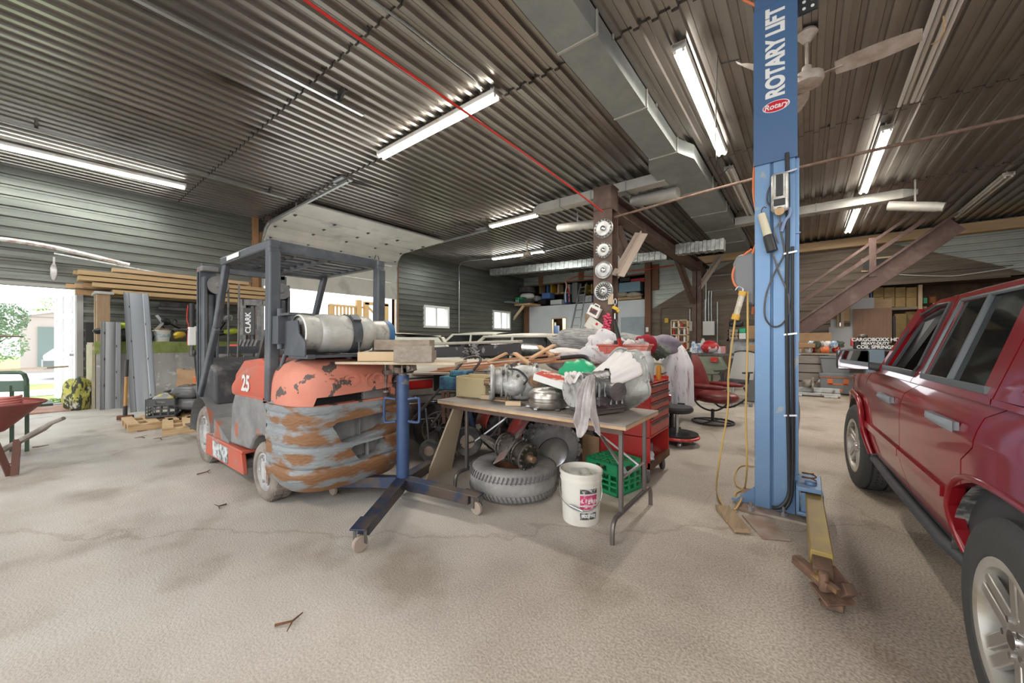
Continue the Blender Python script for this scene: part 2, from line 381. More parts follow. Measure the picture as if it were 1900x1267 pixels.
tot = sum((path[i+1]-path[i]).length for i in range(len(path)-1)); brk = [0, .58, 1.16, 1.42, 1.62, 1.9, 2.55, 3.2, tot]
b = MB()
cuts = [0, .6, 1.2, 1.42, 1.62, 1.86, 2.5, 3.15, tot]
for i in range(len(cuts)-1):
    p, q = walk(cuts[i]+.004), walk(cuts[i+1]-.004)
    b.beam((p.x, (OY0+OY1)/2, p.z), (q.x, (OY0+OY1)/2, q.z), OY1-OY0-.06, .045, up=(1, 0, -.01) if abs(q.x-p.x) < .05 else (0, 0, 1))
pn = part(d2, 'rolled_up_door_panels', b, M_ODOOR, .004)
b = MB()
for s_ in (1.42, 1.86, 2.5, 3.1):
    for k in range(5):
        p = walk(s_); yy = OY0+.15+k*(OY1-OY0-.3)/4; b.box((p.x+.01, yy, p.z-.035), (.09, .06, .02)); b.cyl((p.x-.03, yy, p.z-.05), (p.x+.04, yy, p.z-.05), .012, n=8)
part(pn, 'panel_hinge', b, M_DARK)
b = MB(); p = walk(1.3)
b.beam((p.x+.05, OY0+.05, p.z-.02), (p.x+.05, OY1-.05, p.z-.02), .03, .03)
for k in range(4):
    yy = OY0+.7+k*.95
    b.beam((p.x+.05, yy-.07, p.z-.03), (p.x+.06, yy, p.z-.16), .015, .015); b.beam((p.x+.05, yy+.07, p.z-.03), (p.x+.06, yy, p.z-.16), .015, .015)
part(pn, 'truss_rod', b, M_STEEL)
b = MB(); p = walk(1.5); b.tube(spline([(p.x+.05, 7.55, p.z-.02), (p.x+.1, 7.45, p.z-.25), (p.x+.12, 7.55, p.z-.42), (p.x+.1, 7.68, p.z-.3), (p.x+.05, 7.62, p.z-.02)]), .012, 6); part(d2, 'pull_rope', b, M_BLACK)
for nm, yy in (('a', OY0+.0), ('b', OY1-.0)):
    b = MB(); off = -.01 if nm == 'a' else .01
    pts = [(XL+.08, yy, 0), (XL+.08, yy, 4.0)]+[(XL+.14, yy, 4.25), (XL+.3, yy, 4.45), (XL+.52, yy, 4.55), (-7.5, yy, 4.62)]
    for i in range(len(pts)-1): b.beam(pts[i], pts[i+1], .05, .05, up=(0, 1, 0))
    b.bx((-7.75, yy-.02, 4.6), (-7.7, yy+.02, ZC)); b.bx((-7.9, yy-.12, 4.66), (-7.5, yy+.12, 4.7)); b.bx((-9.9, yy-.02, 4.6), (-9.85, yy+.02, ZC))
    part(d2, 'guide_track', b, M_GALV)
b = MB(); b.beam((XL+.62, OY0-.1, 4.63), (XL+.62, OY1+.1, 4.63), .09, .09); b.beam((XL+.2, OY0+.0, 4.62), (XL+.2, OY1, 4.62), .2, .05); part(d2, 'torsion_shaft', b, M_BROWN)
# back wall: ribbed steel, a white partition below the loft opening, board gable to the right, store-room opening at the far right
LX0 = XL+.1; LX1 = PY(1197, 556, YB).x; ZP = 3.15; ZO = 4.28; LX2 = PY(1209, 560, YB).x
SX0 = PY(1612, 560, YB).x; SX1 = PY(1745, 560, YB).x+3.2; SZ0, SZ1 = 0.0, PY(1640, 527, YB).z
print('loft', LX0, LX1, LX2, 'store', SX0, SX1, SZ1)
b = MB()
def bk(u, v, h): return (v, YB-h, u)
for (x0, x1, z0, z1) in ((LX2+.2, SX0, 2.0, ZC), (SX0, XR, SZ1, ZC), (XL, LX2+.2, ZO, ZC)): ribbed(b, z0, z1, x0, x1, bk)
b.bx((XL, YB+.02, ZO), (LX2, YB+.12, ZC)); b.bx((LX2, YB+.02, 0), (SX0, YB+.12, ZC)); b.bx((SX0, YB+.02, SZ1), (XR, YB+.12, ZC)); b.bx((SX1, YB+.02, 0), (XR, YB+.12, SZ1))
# cut the ribbed sheet away where the opening is
struct('wall_back', b, M_WALLB)
b = MB()
gp = [(LX2, 0), (LX2, PY(1209, 574, YB).z)]+[(PY(x, y, YB).x, PY(x, y, YB).z) for x, y in ((1355, 488), (1470, 446), (1620, 446), (1840, 490), (1900, 506))]
top_z = gp[-1][1]
gx = PY(1900, 506, YB).x
poly = [(LX2, 0), (SX0, 0), (SX0, SZ1), (gx+1.5, SZ1), (gx+1.5, top_z-.1)]+list(reversed(gp[2:]))+[gp[1]]
b.prism(poly, YB-.05, YB-.02, 'xz')
z = 0
while z < ZC-.1:   # board courses
    xs = []
    zz = z+.23
    def inside(x):
        if zz > SZ1: pass
        elif x > SX0: return False
        if x < LX2: return False
        for (xa, za), (xb, zb) in zip(gp[1:-1], gp[2:]):
            if xa <= x <= xb: return zz < za+(zb-za)*(x-xa)/(xb-xa)-.02
        return x > gp[-1][0] and zz < top_z-.1
    x = LX2; st = None
    while x < gx+1.5:
        i_ = inside(x)
        if i_ and st is None: st = x
        if (not i_ or x+.05 >= gx+1.5) and st is not None:
            b.bx((st, YB-.068, z+.012), (x-.02, YB-.048, z+.222)); st = None
        x += .05
    z += .235
struct('wall_back_boards', b, M_SIDING)
# partition
M_PART = mat('white_partition', (.66, .7, .73), .6, 0, (.6, .64, .67), 1.2)
PDx0, PDx1 = PY(1025, 600, YB).x, PY(1050, 600, YB).x; PDz = PY(1037, 591, YB).z
PEx0, PEx1 = PY(1086, 600, YB).x, PY(1112, 600, YB).x
b = MB(); b.bx((LX0, YB, 0), (PDx0, YB+.1, ZP)); b.bx((PDx0, YB, PDz), (PDx1, YB+.1, ZP)); b.bx((PDx1, YB, 0), (LX1, YB+.1, ZP)); b.bx((LX1+.02, YB-.02, 0), (LX2, YB+.3, ZC-.02))
struct('wall_partition', b, M_PART)
b = MB(); b.bx((XL, YB+.1, ZP-.12), (LX2, YB+3.4, ZP)); struct('floor_loft', b, M_PLY)
b = MB(); b.bx((XL, YB+3.4, 0), (LX2, YB+3.5, ZC)); b.bx((LX2, YB+.12, 0), (LX2+.1, YB+3.5, ZC)); b.bx((XL, YB+.1, ZC-.2), (LX2, YB+3.5, ZC-.12)); struct('wall_loft_back', b, mat('loft_dark_boards', (.09, .065, .045), .9, 0, (.15, .11, .08), 3))
b = MB(); b.bx((PDx0-.1, YB+1.2, 0), (PDx1+.6, YB+1.25, ZP-.12)); struct('wall_washroom', b, mat('cream_wall', (.75, .66, .5), .8))
b = MB(); b.bx((SX0-.6, YB+2.6, 0), (XR+1, YB+2.7, ZC)); b.bx((SX0-.7, YB+.12, 0), (SX0-.6, YB+2.7, ZC)); b.bx((SX0-.6, YB+.1, SZ1+.1), (XR+1, YB+2.7, SZ1+.2)); struct('wall_store', b, mat('store_boards', (.2, .14, .09), .9, 0, (.13, .09, .06), 3))
# doors in the partition
b = MB(); b.bx((PEx0, YB-.03, 0), (PEx1+.25, YB, 2.62)); b.bx((PEx0+.04, YB-.04, 0), (PEx0+.07, YB-.03, 2.6)); struct('door_3', b, mat('tan_door', (.72, .5, .35), .6))
px0, px1 = PY(1152, 590, YB-.05).x, PY(1196, 590, YB-.05).x
b = MB(); b.bx((px0, YB-.06, 0), (px1, YB, PY(1152, 589, YB).z)); struct('door_4', b, mat('blue_grey_door', (.3, .36, .39), .6, 0, (.36, .42, .45), 2))
b = MB(); t_ = PDz
b.bx((PDx0-.04, YB-.03, 0), (PDx0, YB, t_+.05)); b.bx((PDx1, YB-.03, 0), (PDx1+.04, YB, t_+.05)); b.bx((PDx0, YB-.03, t_), (PDx1, YB, t_+.05)); struct('trim_2', b, M_LWOOD)
# brown posts and trim of the back wall
b = MB(); xa = PY(980, 600, YB-.1).x; b.bx((LX0, YB-.14, 0), (xa, YB, PY(978, 568, YB).z+.1)); struct('trim_3', b, wood('brown_stud', (.22, .11, .06), (.15, .07, .04), 2))
xa, xb = PY(1197, 500, YB-.15).x, PY(1208, 500, YB-.15).x
b = MB(); b.bx((xa, YB-.2, 0), (xb, YB-.02, ZC)); b.bx((xb+.02, YB-.1, 3.5), (xb+.3, YB-.02, 4.6)); struct('pillar_1', b, MATS['brown_stud'])
b = MB()
for x in (1003, 1078, 1158): 
    q = PY(x, 510, YB-.05).x; b.bx((q-.14, YB-.05, ZO-.02), (q+.14, YB-.01, ZC))
b.bx((XL, YB-.04, ZO-.05), (LX1, YB+.02, ZO)); struct('trim_4', b, MATS['brown_stud'])
q0, q1 = PY(1472, 446, YB-.3), PY(1900, 387, YB-.3)
b = MB(); b.bx((q0.x-3.6, YB-.35, 4.36), (q1.x+1, YB-.08, 4.64)); struct('beam_wood', b, M_PINEX)
b = MB(); xx = PY(1601, 487, YB-.06).x
b.bx((xx, YB-.08, PY(1640, 499, YB).z), (xx+1.0, YB-.06, PY(1640, 480, YB).z))
o = struct('window_3', b, M_BLACK)
g = MB(); z0, z1 = PY(1640, 499, YB).z, PY(1640, 480, YB).z; g.bx((xx-.04, YB-.1, z1), (xx+1.04, YB-.06, z1+.05)); g.bx((xx+1.0, YB-.1, z0), (xx+1.05, YB-.06, z1)); g.bx((xx-.04, YB-.1, z0-.05), (xx+1.04, YB-.06, z0)); part(o, 'window_frame', g, M_LWOOD)
# right and front walls (outside the view): wide open bays added to let sky light in
b = MB(); ribbed(b, 0, ZC, YF, -3.5, lambda u, v, h: (XR-h, v, u)); b.bx((XR, -3.6, 4.2), (XR+.1, 4, ZC)); b.bx((XR, YF, 0), (XR+.1, -3.5, ZC)); b.bx((XR, 4, 0), (XR+.1, 21, ZC)); struct('wall_right', b, M_WALLL)
b = MB(); b.bx((XL, YF-.1, 0), (-10, YF, ZC)); b.bx((-10, YF-.1, 4.3), (XR, YF, ZC)); b.bx((-2.9, YF-.1, 0), (-1.9, YF, 4.3)); b.bx((5.4, YF-.1, 0), (XR, YF, 4.3)); struct('wall_front', b, M_WALLL)
# ================================================================ OUTSIDE
M_LAWN = mat('lawn_grass', (.18, .33, .06), .9, 0, (.3, .45, .1), 2.2, .35, .65, .4, 30)
b = MB(); b.bx((-60, -40, -.3), (XL-.2, 50, -.12)); struct('ground_lawn', b, M_LAWN)
M_DRIVE = mat('pale_driveway', (.6, .58, .55), .9)
b = MB(); b.bx((XL-5.5, -30, -.12), (XL-3.6, 4, -.1)) ; b.bx((XL-15, 3, -.12), (XL-.2, 12, -.09)); b.bx((XL-.9, -3, -.12), (XL-.2, 3, -.08)); b.bx((XL-15, -40, -.12), (XL-8.0, 3, -.1)); struct('driveway', b, M_DRIVE)
b = MB(); b.bx((-30, -40, -.32), (40, YF-.1, -.05)); b.bx((XR+.1, -4.9, -.32), (40, 30, -.05)); struct('ground_yard', b, M_DRIVE)
# ================================================================ CEILING THINGS
def tube_m(name, e): return mat(name, (1, .93, .8) if e else (.74, .72, .68), .4, emit=e)
M_TUBE = mat('lit_tube', (1, .95, .86), .4, emit=9.0); M_TUBEW = mat('lit_tube_white', (.96, 1, .97), .4, emit=9.0); M_TUBEO = mat('unlit_tube', (.72, .7, .66), .4)
M_HOUS = mat('dusty_white_housing', (.6, .58, .54), .6, .1, (.45, .36, .24), 6, .5, .75)
def fixture(p, q, label, lit=True, cool=False, group='twin tube ceiling lights', watt=130, z=4.62, light_only=False):
    p, q = Vector(p), Vector(q); c = (p+q)/2; L = (q-p).length; a = math.atan2(q.y-p.y, q.x-p.x)
    t = T('ceiling_light', label, 'ceiling light', (c.x, c.y, z), a, group)
    b = MB(); b.prism([(-.075, .05), (.075, .05), (.06, .0), (-.06, .0)], -L/2, L/2, 'yz'); 
    b.bx((-L/2, -.08, -.02), (-L/2+.015, .08, .055)); b.bx((L/2-.015, -.08, -.02), (L/2, .08, .055)); b.bx((-L/2+.1, -.01, .05), (-L/2+.13, .01, ZC-z)); b.bx((L/2-.13, -.01, .05), (L/2-.1, .01, ZC-z)); part(t, 'housing', b, M_HOUS)
    for s_ in (-1, 1):
        b = MB(); b.cyl((-L/2+.03, s_*.045, -.028), (L/2-.03, s_*.045, -.028), .02, n=10); part(t, 'tube', b, (M_TUBEW if cool else M_TUBE) if lit else M_TUBEO)
        b = MB(); b.bx((-L/2+.012, s_*.045-.014, -.05), (-L/2+.03, s_*.045+.014, .0)); b.bx((L/2-.03, s_*.045-.014, -.05), (L/2-.012, s_*.045+.014, .0)); part(t, 'socket', b, M_WHITE)
    if lit:
        li = bpy.data.lights.new('tube_light', 'AREA'); li.shape = 'RECTANGLE'; li.size = L; li.size_y = .12; li.energy = watt*TUBE_E/10; li.color = (.95, 1, .97) if cool else (1, .93, .82)
        lo = bpy.data.objects.new('tube_light', li); COL.objects.link(lo); lo.parent = t; lo.location = (0, 0, -.06)
    return t
zt = 4.6
fixture(G(706, 292, zt), G(924, 177, zt), 'lit twin tube light with rusty end cap crossed by the red hose')
fixture(G(-60, 258, zt), G(345, 349, zt), 'long lit white strip light high above the walk-in door', cool=True)
fixture(G(910, 421, zt), G(998, 399, zt), 'lit tube light against the end of the small square duct')
fixture(G(914, 481, zt), G(1010, 467, zt), 'farthest lit tube light, beside the small white ceiling fan', cool=True)
fixture(G(1259, 90, zt), G(1340, 287, zt), 'lit twin tube light between the big duct and the blue lift post')
fixture(G(1646, 240, zt), G(1602, 358, zt), 'lit twin tube light beyond the ceiling fan, crossed by the rusty pipe')
fixture(G(1591, 386, zt), G(1573, 431, zt), 'lit tube light just behind the right-hand branch duct')
fixture(G(1352, 315, zt), G(1396, 408, zt), 'unlit twin tube light alongside the big duct', lit=False)
fixture(G(1872, 326, zt), G(1778, 402, zt), 'unlit twin tube light above the top of the brown stairs', lit=False)
# extra lamps of the same kind, added out of view to brighten the room
for x, y, lab in ((-8, -3.4, 'added unseen tube light above the closed end of the front wall'), (-3, -2.6, 'added unseen tube light nearest the open front bay'), (2.5, -2.6, 'added unseen tube light behind the SUV'), (4.8, 2.5, 'added unseen tube light beyond the far side of the SUV')):
    fixture((x-1.1, y, zt), (x+1.1, y, zt), lab, watt=190)
# bundle of spare tubes hung under the ceiling
for i, (dx, ln) in enumerate(((0, 0), (.06, .02), (.12, -.03), (.18, .05))):
    p, q = G(1668+i*0, 190, 4.55), G(1758, -60, 4.55)
    b = MB(); b.cyl((p.x+dx, p.y+ln, 4.5+(i % 2)*.03), (q.x+dx, q.y+ln-.1, 4.5+(i % 2)*.03), .022, n=10)
    solo('fluorescent_tube', ('leftmost', 'second', 'third', 'rightmost')[i]+' unlit long white tube in the bundle hanging above the fan blade', 'light tube', b, M_TUBEO, group='spare tubes bundled under the ceiling')
# ducts
M_DUCT = mat('galvanised_duct', (.40, .43, .42), .5, .55, (.3, .33, .32), 3, .3, .7, .1, 60, col3=(.5, .5, .47), lo3=.55, hi3=.8, sc3=2)
M_DUCT2 = mat('pale_duct', (.55, .53, .47), .6, .3, (.46, .45, .42), 3)
t = T('main_duct', 'large square galvanised duct running the length of the ceiling', 'duct', (-1.9, 5, 4.447))
def dbox(y0, y1, xa0, xb0, xa1, xb1, z0=4.447, z1=4.69):
    b = MB(); vs = [(xa0, y0, z0), (xb0, y0, z0), (xb0, y0, z1), (xa0, y0, z1), (xa1, y1, z0), (xb1, y1, z0), (xb1, y1, z1), (xa1, y1, z1)]
    b.add([Vector(v)-Vector((-1.9, 5, 4.447)) for v in vs], [(0, 1, 2, 3), (7, 6, 5, 4), (0, 4, 5, 1), (1, 5, 6, 2), (2, 6, 7, 3), (3, 7, 4, 0)]); return b
ys = [-4.9, -3.4, -1.6, .2, 2.0, 3.6, 5.15, 6.67]
for i in range(len(ys)-1): part(t, 'duct_section', dbox(ys[i], ys[i+1]-.006, -2.14, -1.70, -2.14, -1.70), M_DUCT)
part(t, 'duct_transition', dbox(6.67, 7.1, -2.14, -1.70, -2.3, -1.52), M_DUCT)
ys = [7.1, 8.7, 10.4, 12.1, 13.8, 15.4]
for i in range(len(ys)-1): part(t, 'duct_section', dbox(ys[i]+.006, ys[i+1], -2.3, -1.52, -2.3, -1.52), M_DUCT)
b = MB()
for y in (-3.4, -1.6, .2, 2.0, 3.6, 5.15, 6.67, 8.7, 10.4, 12.1, 13.8):
    a, c_ = (-.25, .21) if y < 6.9 else (-.41, .39)
    b.bx((a, y-5-.015, -.012), (c_, y-5+.015, 0.004)); b.bx((c_-.004, y-5-.015, -.012), (c_+.012, y-5+.015, .24)); b.bx((c_-.002, y-5+.4, .2), (c_+.01, y-5+.43, .255))
part(t, 'seam_strip', b, M_DUCT2)
def branch(name, label, p, q, w_=.26, h_=.2, grp=None):
    p, q = Vector(p), Vector(q); t = T(name, label, 'duct', p); d = q-p
    b = MB(); b.beam((0, 0, 0), d*.93, w_, h_); b.beam(d*.93, d, w_, h_, taper=.55); part(t, 'duct_run', b, M_DUCT2, .004)
    b = MB()
    for k in range(1, 4): c = d*(k/4); b.beam(c-d.normalized()*.012, c+d.normalized()*.012, w_+.02, h_+.02)
    part(t, 'seam_strip', b, M_DUCT); return t
branch('branch_duct', 'pale square branch duct from the big duct towards the brown post', (-2.16, 7.78, 4.52), (-5.3, 7.78, 4.52))
branch('branch_duct', 'pale square branch duct passing behind the blue lift post to the right', (-1.5, 11.8, 4.5), (1.9, 11.8, 4.5), .3, .2)
def roundduct(p, q, r, label):
    p, q = Vector(p), Vector(q); b = MB(); d = (q-p).normalized()
    b.tube([p, p+(q-p)*.5, q-d*.12, q-d*.05, q], [r, r, r, r*.9, r*.9], 18)
    m_ = (p+q)/2; b.beam(m_, (m_.x, m_.y, ZC-.01), .03, .004); solo('round_duct', label, 'duct', b, M_DUCT2)
p0 = PY(1110, 415, 8.6); roundduct(p0, PY(1037, 423, 8.9), .11, 'short round duct sticking out left of the top hubcap')
roundduct(PY(1258, 357, 8.2), PY(1173, 374, 8.3), .13, 'round duct below the square branch duct right of the brown post')
roundduct(PY(1648, 382, 11.7), PY(1752, 384, 11.5), .10, 'round duct at the tip of the right-hand branch duct')
# low corrugated bright duct run across the back
t = T('ribbed_duct', 'bright silver foil duct across the ceiling in front of the storage loft', 'duct', PY(913, 506, 13.6))
o = t.location.copy(); q = PY(1240, 474, 13.6)-o; b = MB(); n = 40
for k in range(n):
    a = q*(k/n); c = q*((k+.93)/n); b.beam(a, c, .32, .3 if k % 2 else .28)
part(t, 'foil_cover', b, mat('crinkled_foil', (.62, .64, .62), .35, .75, (.4, .42, .4), 8, bump=.5, bscale=14))
t = T('ribbed_duct', 'short silver foil duct right of the brown beam, below the big duct', 'duct', PY(1256, 464, 11.6))
o = t.location.copy(); q = PY(1345, 454, 11.6)-o; b = MB()
for k in range(12): b.beam(q*(k/12), q*((k+.93)/12), .32, .3 if k % 2 else .27)
part(t, 'foil_cover', b, MATS['crinkled_foil'])
# big white-ish dusty platform panel over the loft duct
# front door tracks hung under the ceiling
def hanger(t, p):
    b = MB(); b.bx((p[0]-.17, p[1]-.02, ZC-.05), (p[0]+.17, p[1]+.02, ZC-.01)); b.bx((p[0]-.03, p[1]-.02, p[2]), (p[0]+.0, p[1]+.02, ZC-.03)); b.beam((p[0]+.15, p[1], ZC-.04), (p[0], p[1], p[2]+.02), .03, .01); part(t, 'hanger', b, M_DARK)
for X_, ye, lab in ((-5.1, 3.05, 'bright steel door track along the ceiling nearest the red hose'), (-9.46, 3.75, 'bright steel door track along the ceiling above the strip light')):
    t = T('door_track', lab, 'door track', (0, 0, 0)); b = MB(); b.bx((X_-.03, YF+.3, 4.58), (X_+.03, ye, 4.6)); b.bx((X_-.03, YF+.3, 4.58), (X_-.024, ye, 4.65)); part(t, 'rail', b, mat('bright_galvanised', (.7, .72, .72), .25, .9))
    hanger(t, (X_, ye-.35, 4.6)); hanger(t, (X_, ye-3.6, 4.6))
# thin wires and conduit
def wire(name, label, cat, pts, r, m, grp=None, k=6): return solo(name, label, cat, MB().tube(spline(pts, k), r, 8), m, group=grp)
M_REDH = mat('red_hose', (.62, .03, .02), .35)
hp = [(-3.18, -1.5, 4.22), (-3.2, 1.38, 4.06), (-3.17, 3.2, 4.0), (-3.16, 5.0, 3.95), (-3.14, 6.5, 3.86), (-3.1, 6.86, 3.8)]
wire('air_hose', 'red air hose strung along the ceiling to the brown post', 'hose', hp, .014, M_REDH)
wire('air_hose', 'red air line running across the pale ribbed wall above the loft', 'hose', [PY(x, y, YB-.3) for x, y in ((1050, 523), (1070, 513), (1105, 513), (1150, 505), (1197, 500), (1250, 492))], .022, M_REDH)
wire('rusty_pipe', 'thin rusty pipe from the brown post across to the right of the room', 'pipe', [PY(x, y, 7.0) for x, y in ((1140, 403), (1409, 329), (1900, 215), (2150, 155))], .022, M_RUSTPIPE)
wire('conduit', 'grey conduit running down the left wall between the two small windows', 'conduit', [G(913, 480, 4.6), G(870, 484, 4.6), PX(853, 492, XL+.14), PX(852, 520, XL+.14), PX(852, 617, XL+.14)], .022, M_GALV, k=4)
wire('conduit', 'grey conduit over the ceiling to the rusty end of the tube light', 'conduit', [G(x, y, 4.66) for x, y in ((690, 0), (760, 50), (838, 112), (880, 145), (893, 168))], .014, M_GALV)
wire('conduit', 'thin conduit across the ceiling towards the hubcaps', 'conduit', [G(1012, 466, 4.68), G(1060, 455, 4.68), G(1105, 447, 4.68)], .02, M_GALV)
wire('ceiling_wire', 'loose dark wire drooping between ceiling lights left of the lift post', 'wire', [G(1352, 312, 4.6), G(1330, 318, 4.55), G(1330, 130, 4.6), G(1340, 118, 4.6), G(1372, 110, 4.6)], .008, M_DARK)
wire('ceiling_wire', 'loose pale wire looping beside the spare tubes', 'wire', [G(1750, 30, 4.5), G(1752, 55, 4.35), G(1742, 75, 4.35), G(1728, 82, 4.5)], .008, M_PINE)
wire('sagging_wire', 'thin hanging white cable on the boards above the store room', 'cable', [PY(x, y, YB-.1) for x, y in ((1640, 506), (1680, 510), (1760, 512), (1800, 508), (1855, 500), (1900, 494))], .012, M_WHITE)
wire('sagging_wire', 'dark cable sagging along the boards above the store room', 'cable', [PY(x, y, YB-.11) for x, y in ((1600, 500), (1660, 508), (1720, 505), (1800, 498), (1880, 492))], .01, M_DARK)
# spring by the door track
wire('torsion_spring', 'dark coil spring hanging below the ceiling by the overhead door', 'spring', [G(629, 333, 4.68), G(680, 345, 4.66), G(738, 363, 4.66)], .02, M_DARK)
# ceiling fans
M_FAN = mat('dusty_fan', (.52, .46, .4), .6, .1, (.34, .27, .2), 7, .4, .7)
hub = G(1497, 148, 4.2)
t = T('ceiling_fan', 'dusty three-blade ceiling fan beside the top of the blue lift post', 'ceiling fan', hub, 0)
b = MB(); b.lathe([(.01, .55), (.09, .53), (.1, .5), (.05, .43), (.03, .4)], n=20); part(t, 'canopy', b, M_FAN)
b = MB(); b.cyl((0, 0, .08), (0, 0, .45), .016); b.lathe([(.02, .16), (.045, .14), (.05, .08), (.07, .06)], n=16); part(t, 'downrod', b, M_FAN)
b = MB(); b.lathe([(.03, .08), (.1, .06), (.15, .03), (.155, -.02), (.14, -.06), (.1, -.07), (.0, -.075)], n=28); part(t, 'motor', b, M_FAN)
for tip in (G(1712, 62, 4.2), G(1365, 118, 4.2), G(1478, 214, 4.2)):
    v = tip-hub; v.z = 0; L = min(max(v.length, .75), .95); a = math.atan2(v.y, v.x)
    b = MB(Matrix.Rotation(a, 4, 'Z')); b.beam((.13, 0, 0), (.3, 0, 0), .03, .01)
    def bl(u, v_): 
        x = .24+u*(L-.24); w2 = (.06+.03*math.sin(pi*min(u*1.1, 1)))*(1 if u < .93 else 1-(u-.93)*6); return (x, (v_-.5)*2*w2+.02*u, -(v_-.5)*.07)
    b.grid(bl, 14, 2); b.grid(lambda u, v_: (bl(u, v_)[0], bl(u, v_)[1], bl(u, v_)[2]+.006), 14, 2, True); part(t, 'blade', b, M_FAN)
hub2 = G(978, 472, 4.25)
t = T('ceiling_fan', 'small far white ceiling fan in front of the farthest tube light', 'ceiling fan', hub2, .4)
b = MB(); b.cyl((0, 0, .05), (0, 0, .48), .02); b.lathe([(.03, .08), (.13, .05), (.14, -.04), (.0, -.06)]); b.lathe([(.01, .5), (.08, .48), (.03, .38)]); part(t, 'motor', b, M_FAN)
for k in range(3):
    b = MB(Matrix.Rotation(k*2*pi/3, 4, 'Z')); b.prism([(.12, -.03), (.3, -.07), (.62, -.07), (.65, 0), (.62, .07), (.3, .06), (.12, .03)], -.004, .004); part(t, 'blade', b, M_FAN)
# ================================================================ STEEL POSTS AND BEAM
P1 = PD(1124, 633.5, 7.5); BX, BY1 = P1.x, P1.y; BY2 = 15.1
b = MB(); b.bx((BX-.19, BY1-.15, 0), (BX+.19, BY1-.135, 4.3)); b.bx((BX-.19, BY1+.135, 0), (BX+.19, BY1+.15, 4.3)); b.bx((BX-.012, BY1-.135, 0), (BX+.012, BY1+.135, 4.3)); b.bx((BX-.18, BY1-.165, 3.86), (BX+.18, BY1+.165, 4.28)); b.bx((BX-.2, BY1-.17, 4.28), (BX+.2, BY1+.17, 4.31))
struct('pillar_2', b, M_BROWN)
b = MB(); b.bx((BX-.15, BY2-.13, 0), (BX+.15, BY2-.115, 4.2)); b.bx((BX-.15, BY2+.115, 0), (BX+.15, BY2+.13, 4.2)); b.bx((BX-.012, BY2-.13, 0), (BX+.012, BY2+.13, 4.2)); struct('pillar_3', b, M_BROWN)
b = MB(); b.bx((BX-.16, BY1+.15, 3.86), (BX+.16, YB, 3.885)); b.bx((BX-.16, BY1+.15, 4.19), (BX+.16, YB, 4.215)); b.bx((BX-.012, BY1+.15, 3.88), (BX+.012, YB, 4.2))
b.bx((BX-.165, BY1-.1, 3.86), (BX-.14, YB, 4.21)); struct('beam_steel', b, M_BROWN)
def brace(p, q, w_, lab, m=M_BROWN):
    b = MB(); b.beam(p, q, w_, .02, up=(0, 1, .3)); b.beam(p, q, .02, .14, up=(0, 1, .3)); return solo('steel_brace', lab, 'brace', b, m)
brace(PY(1139, 408, 8.1), PY(1161, 476, 8.1), .26, 'brown diagonal brace from the hubcap post up to the beam')
brace(PY(1146, 512, 7.1), PY(1190, 433, 7.9), .26, 'pale taupe diagonal plate crossing behind the hubcaps', mat('taupe_paint', (.38, .31, .26), .6))
brace(PY(1287, 563, BY2-.16), PY(1258, 482, 13.4), .24, 'brown diagonal brace at the far post below the beam')
brace((BX+.05, BY2-.1, 3.2), (BX+.7, BY2+.4, 4.4), .2, 'tan diagonal brace to the right of the far post', mat('taupe_paint'  , (.38, .31, .26)))
# hubcaps on the post
M_HUB = mat('brushed_hubcap', (.55, .55, .54), .42, .8, (.33, .33, .33), 4)
def hubcap(y, r, kind, lab):
    c = PY(1119.5, y, BY1-.17)
    t = T('hubcap', lab, 'hubcap', (c.x, BY1-.155, c.z), 0, 'hubcaps nailed up the brown post')
    Mx = Matrix.Rotation(pi/2, 4, 'X')
    b = MB(Mx); b.lathe([(r, 0), (r, .012), (r*.93, .03), (r*.86, .022), (r*.8, .02)] + ([(r*.72, .035), (r*.5, .04), (r*.3, .03)] if kind != 3 else [(r*.76, .02), (r*.42, .03), (r*.3, .045)]), n=40, caps=True); part(t, 'disc', b, M_HUB)
    b = MB(Mx); b.lathe([(r*.26, .03), (r*.25, .055), (r*.14, .065), (r*.08, .07), (0, .07)], n=24); part(t, 'centre_cap', b, M_CHROME)
    b = MB(Mx); nn = 16 if kind == 1 else (20 if kind == 3 else 12)
    for k in range(nn):
        a = 2*pi*k/nn; r0, r1 = (r*.8, r*.9) if kind < 2 else (r*.45, r*.78) if kind == 3 else (r*.55, r*.6)
        b.beam((r0*cos(a), r0*sin(a), .036), (r1*cos(a), r1*sin(a), .034), .02 if kind == 3 else .024, .006)
    part(t, 'slot', b, M_BLACK if kind != 2 else M_HUB)
hubcap(424, .195, 1, 'topmost hubcap on the brown post, slotted rim')
hubcap(464, .165, 1, 'second hubcap from the top on the brown post, the smallest')
hubcap(501, .18, 2, 'third hubcap down on the brown post, with plain concentric rings')
hubcap(540, .195, 3, 'lowest hubcap on the brown post, with wire spokes')
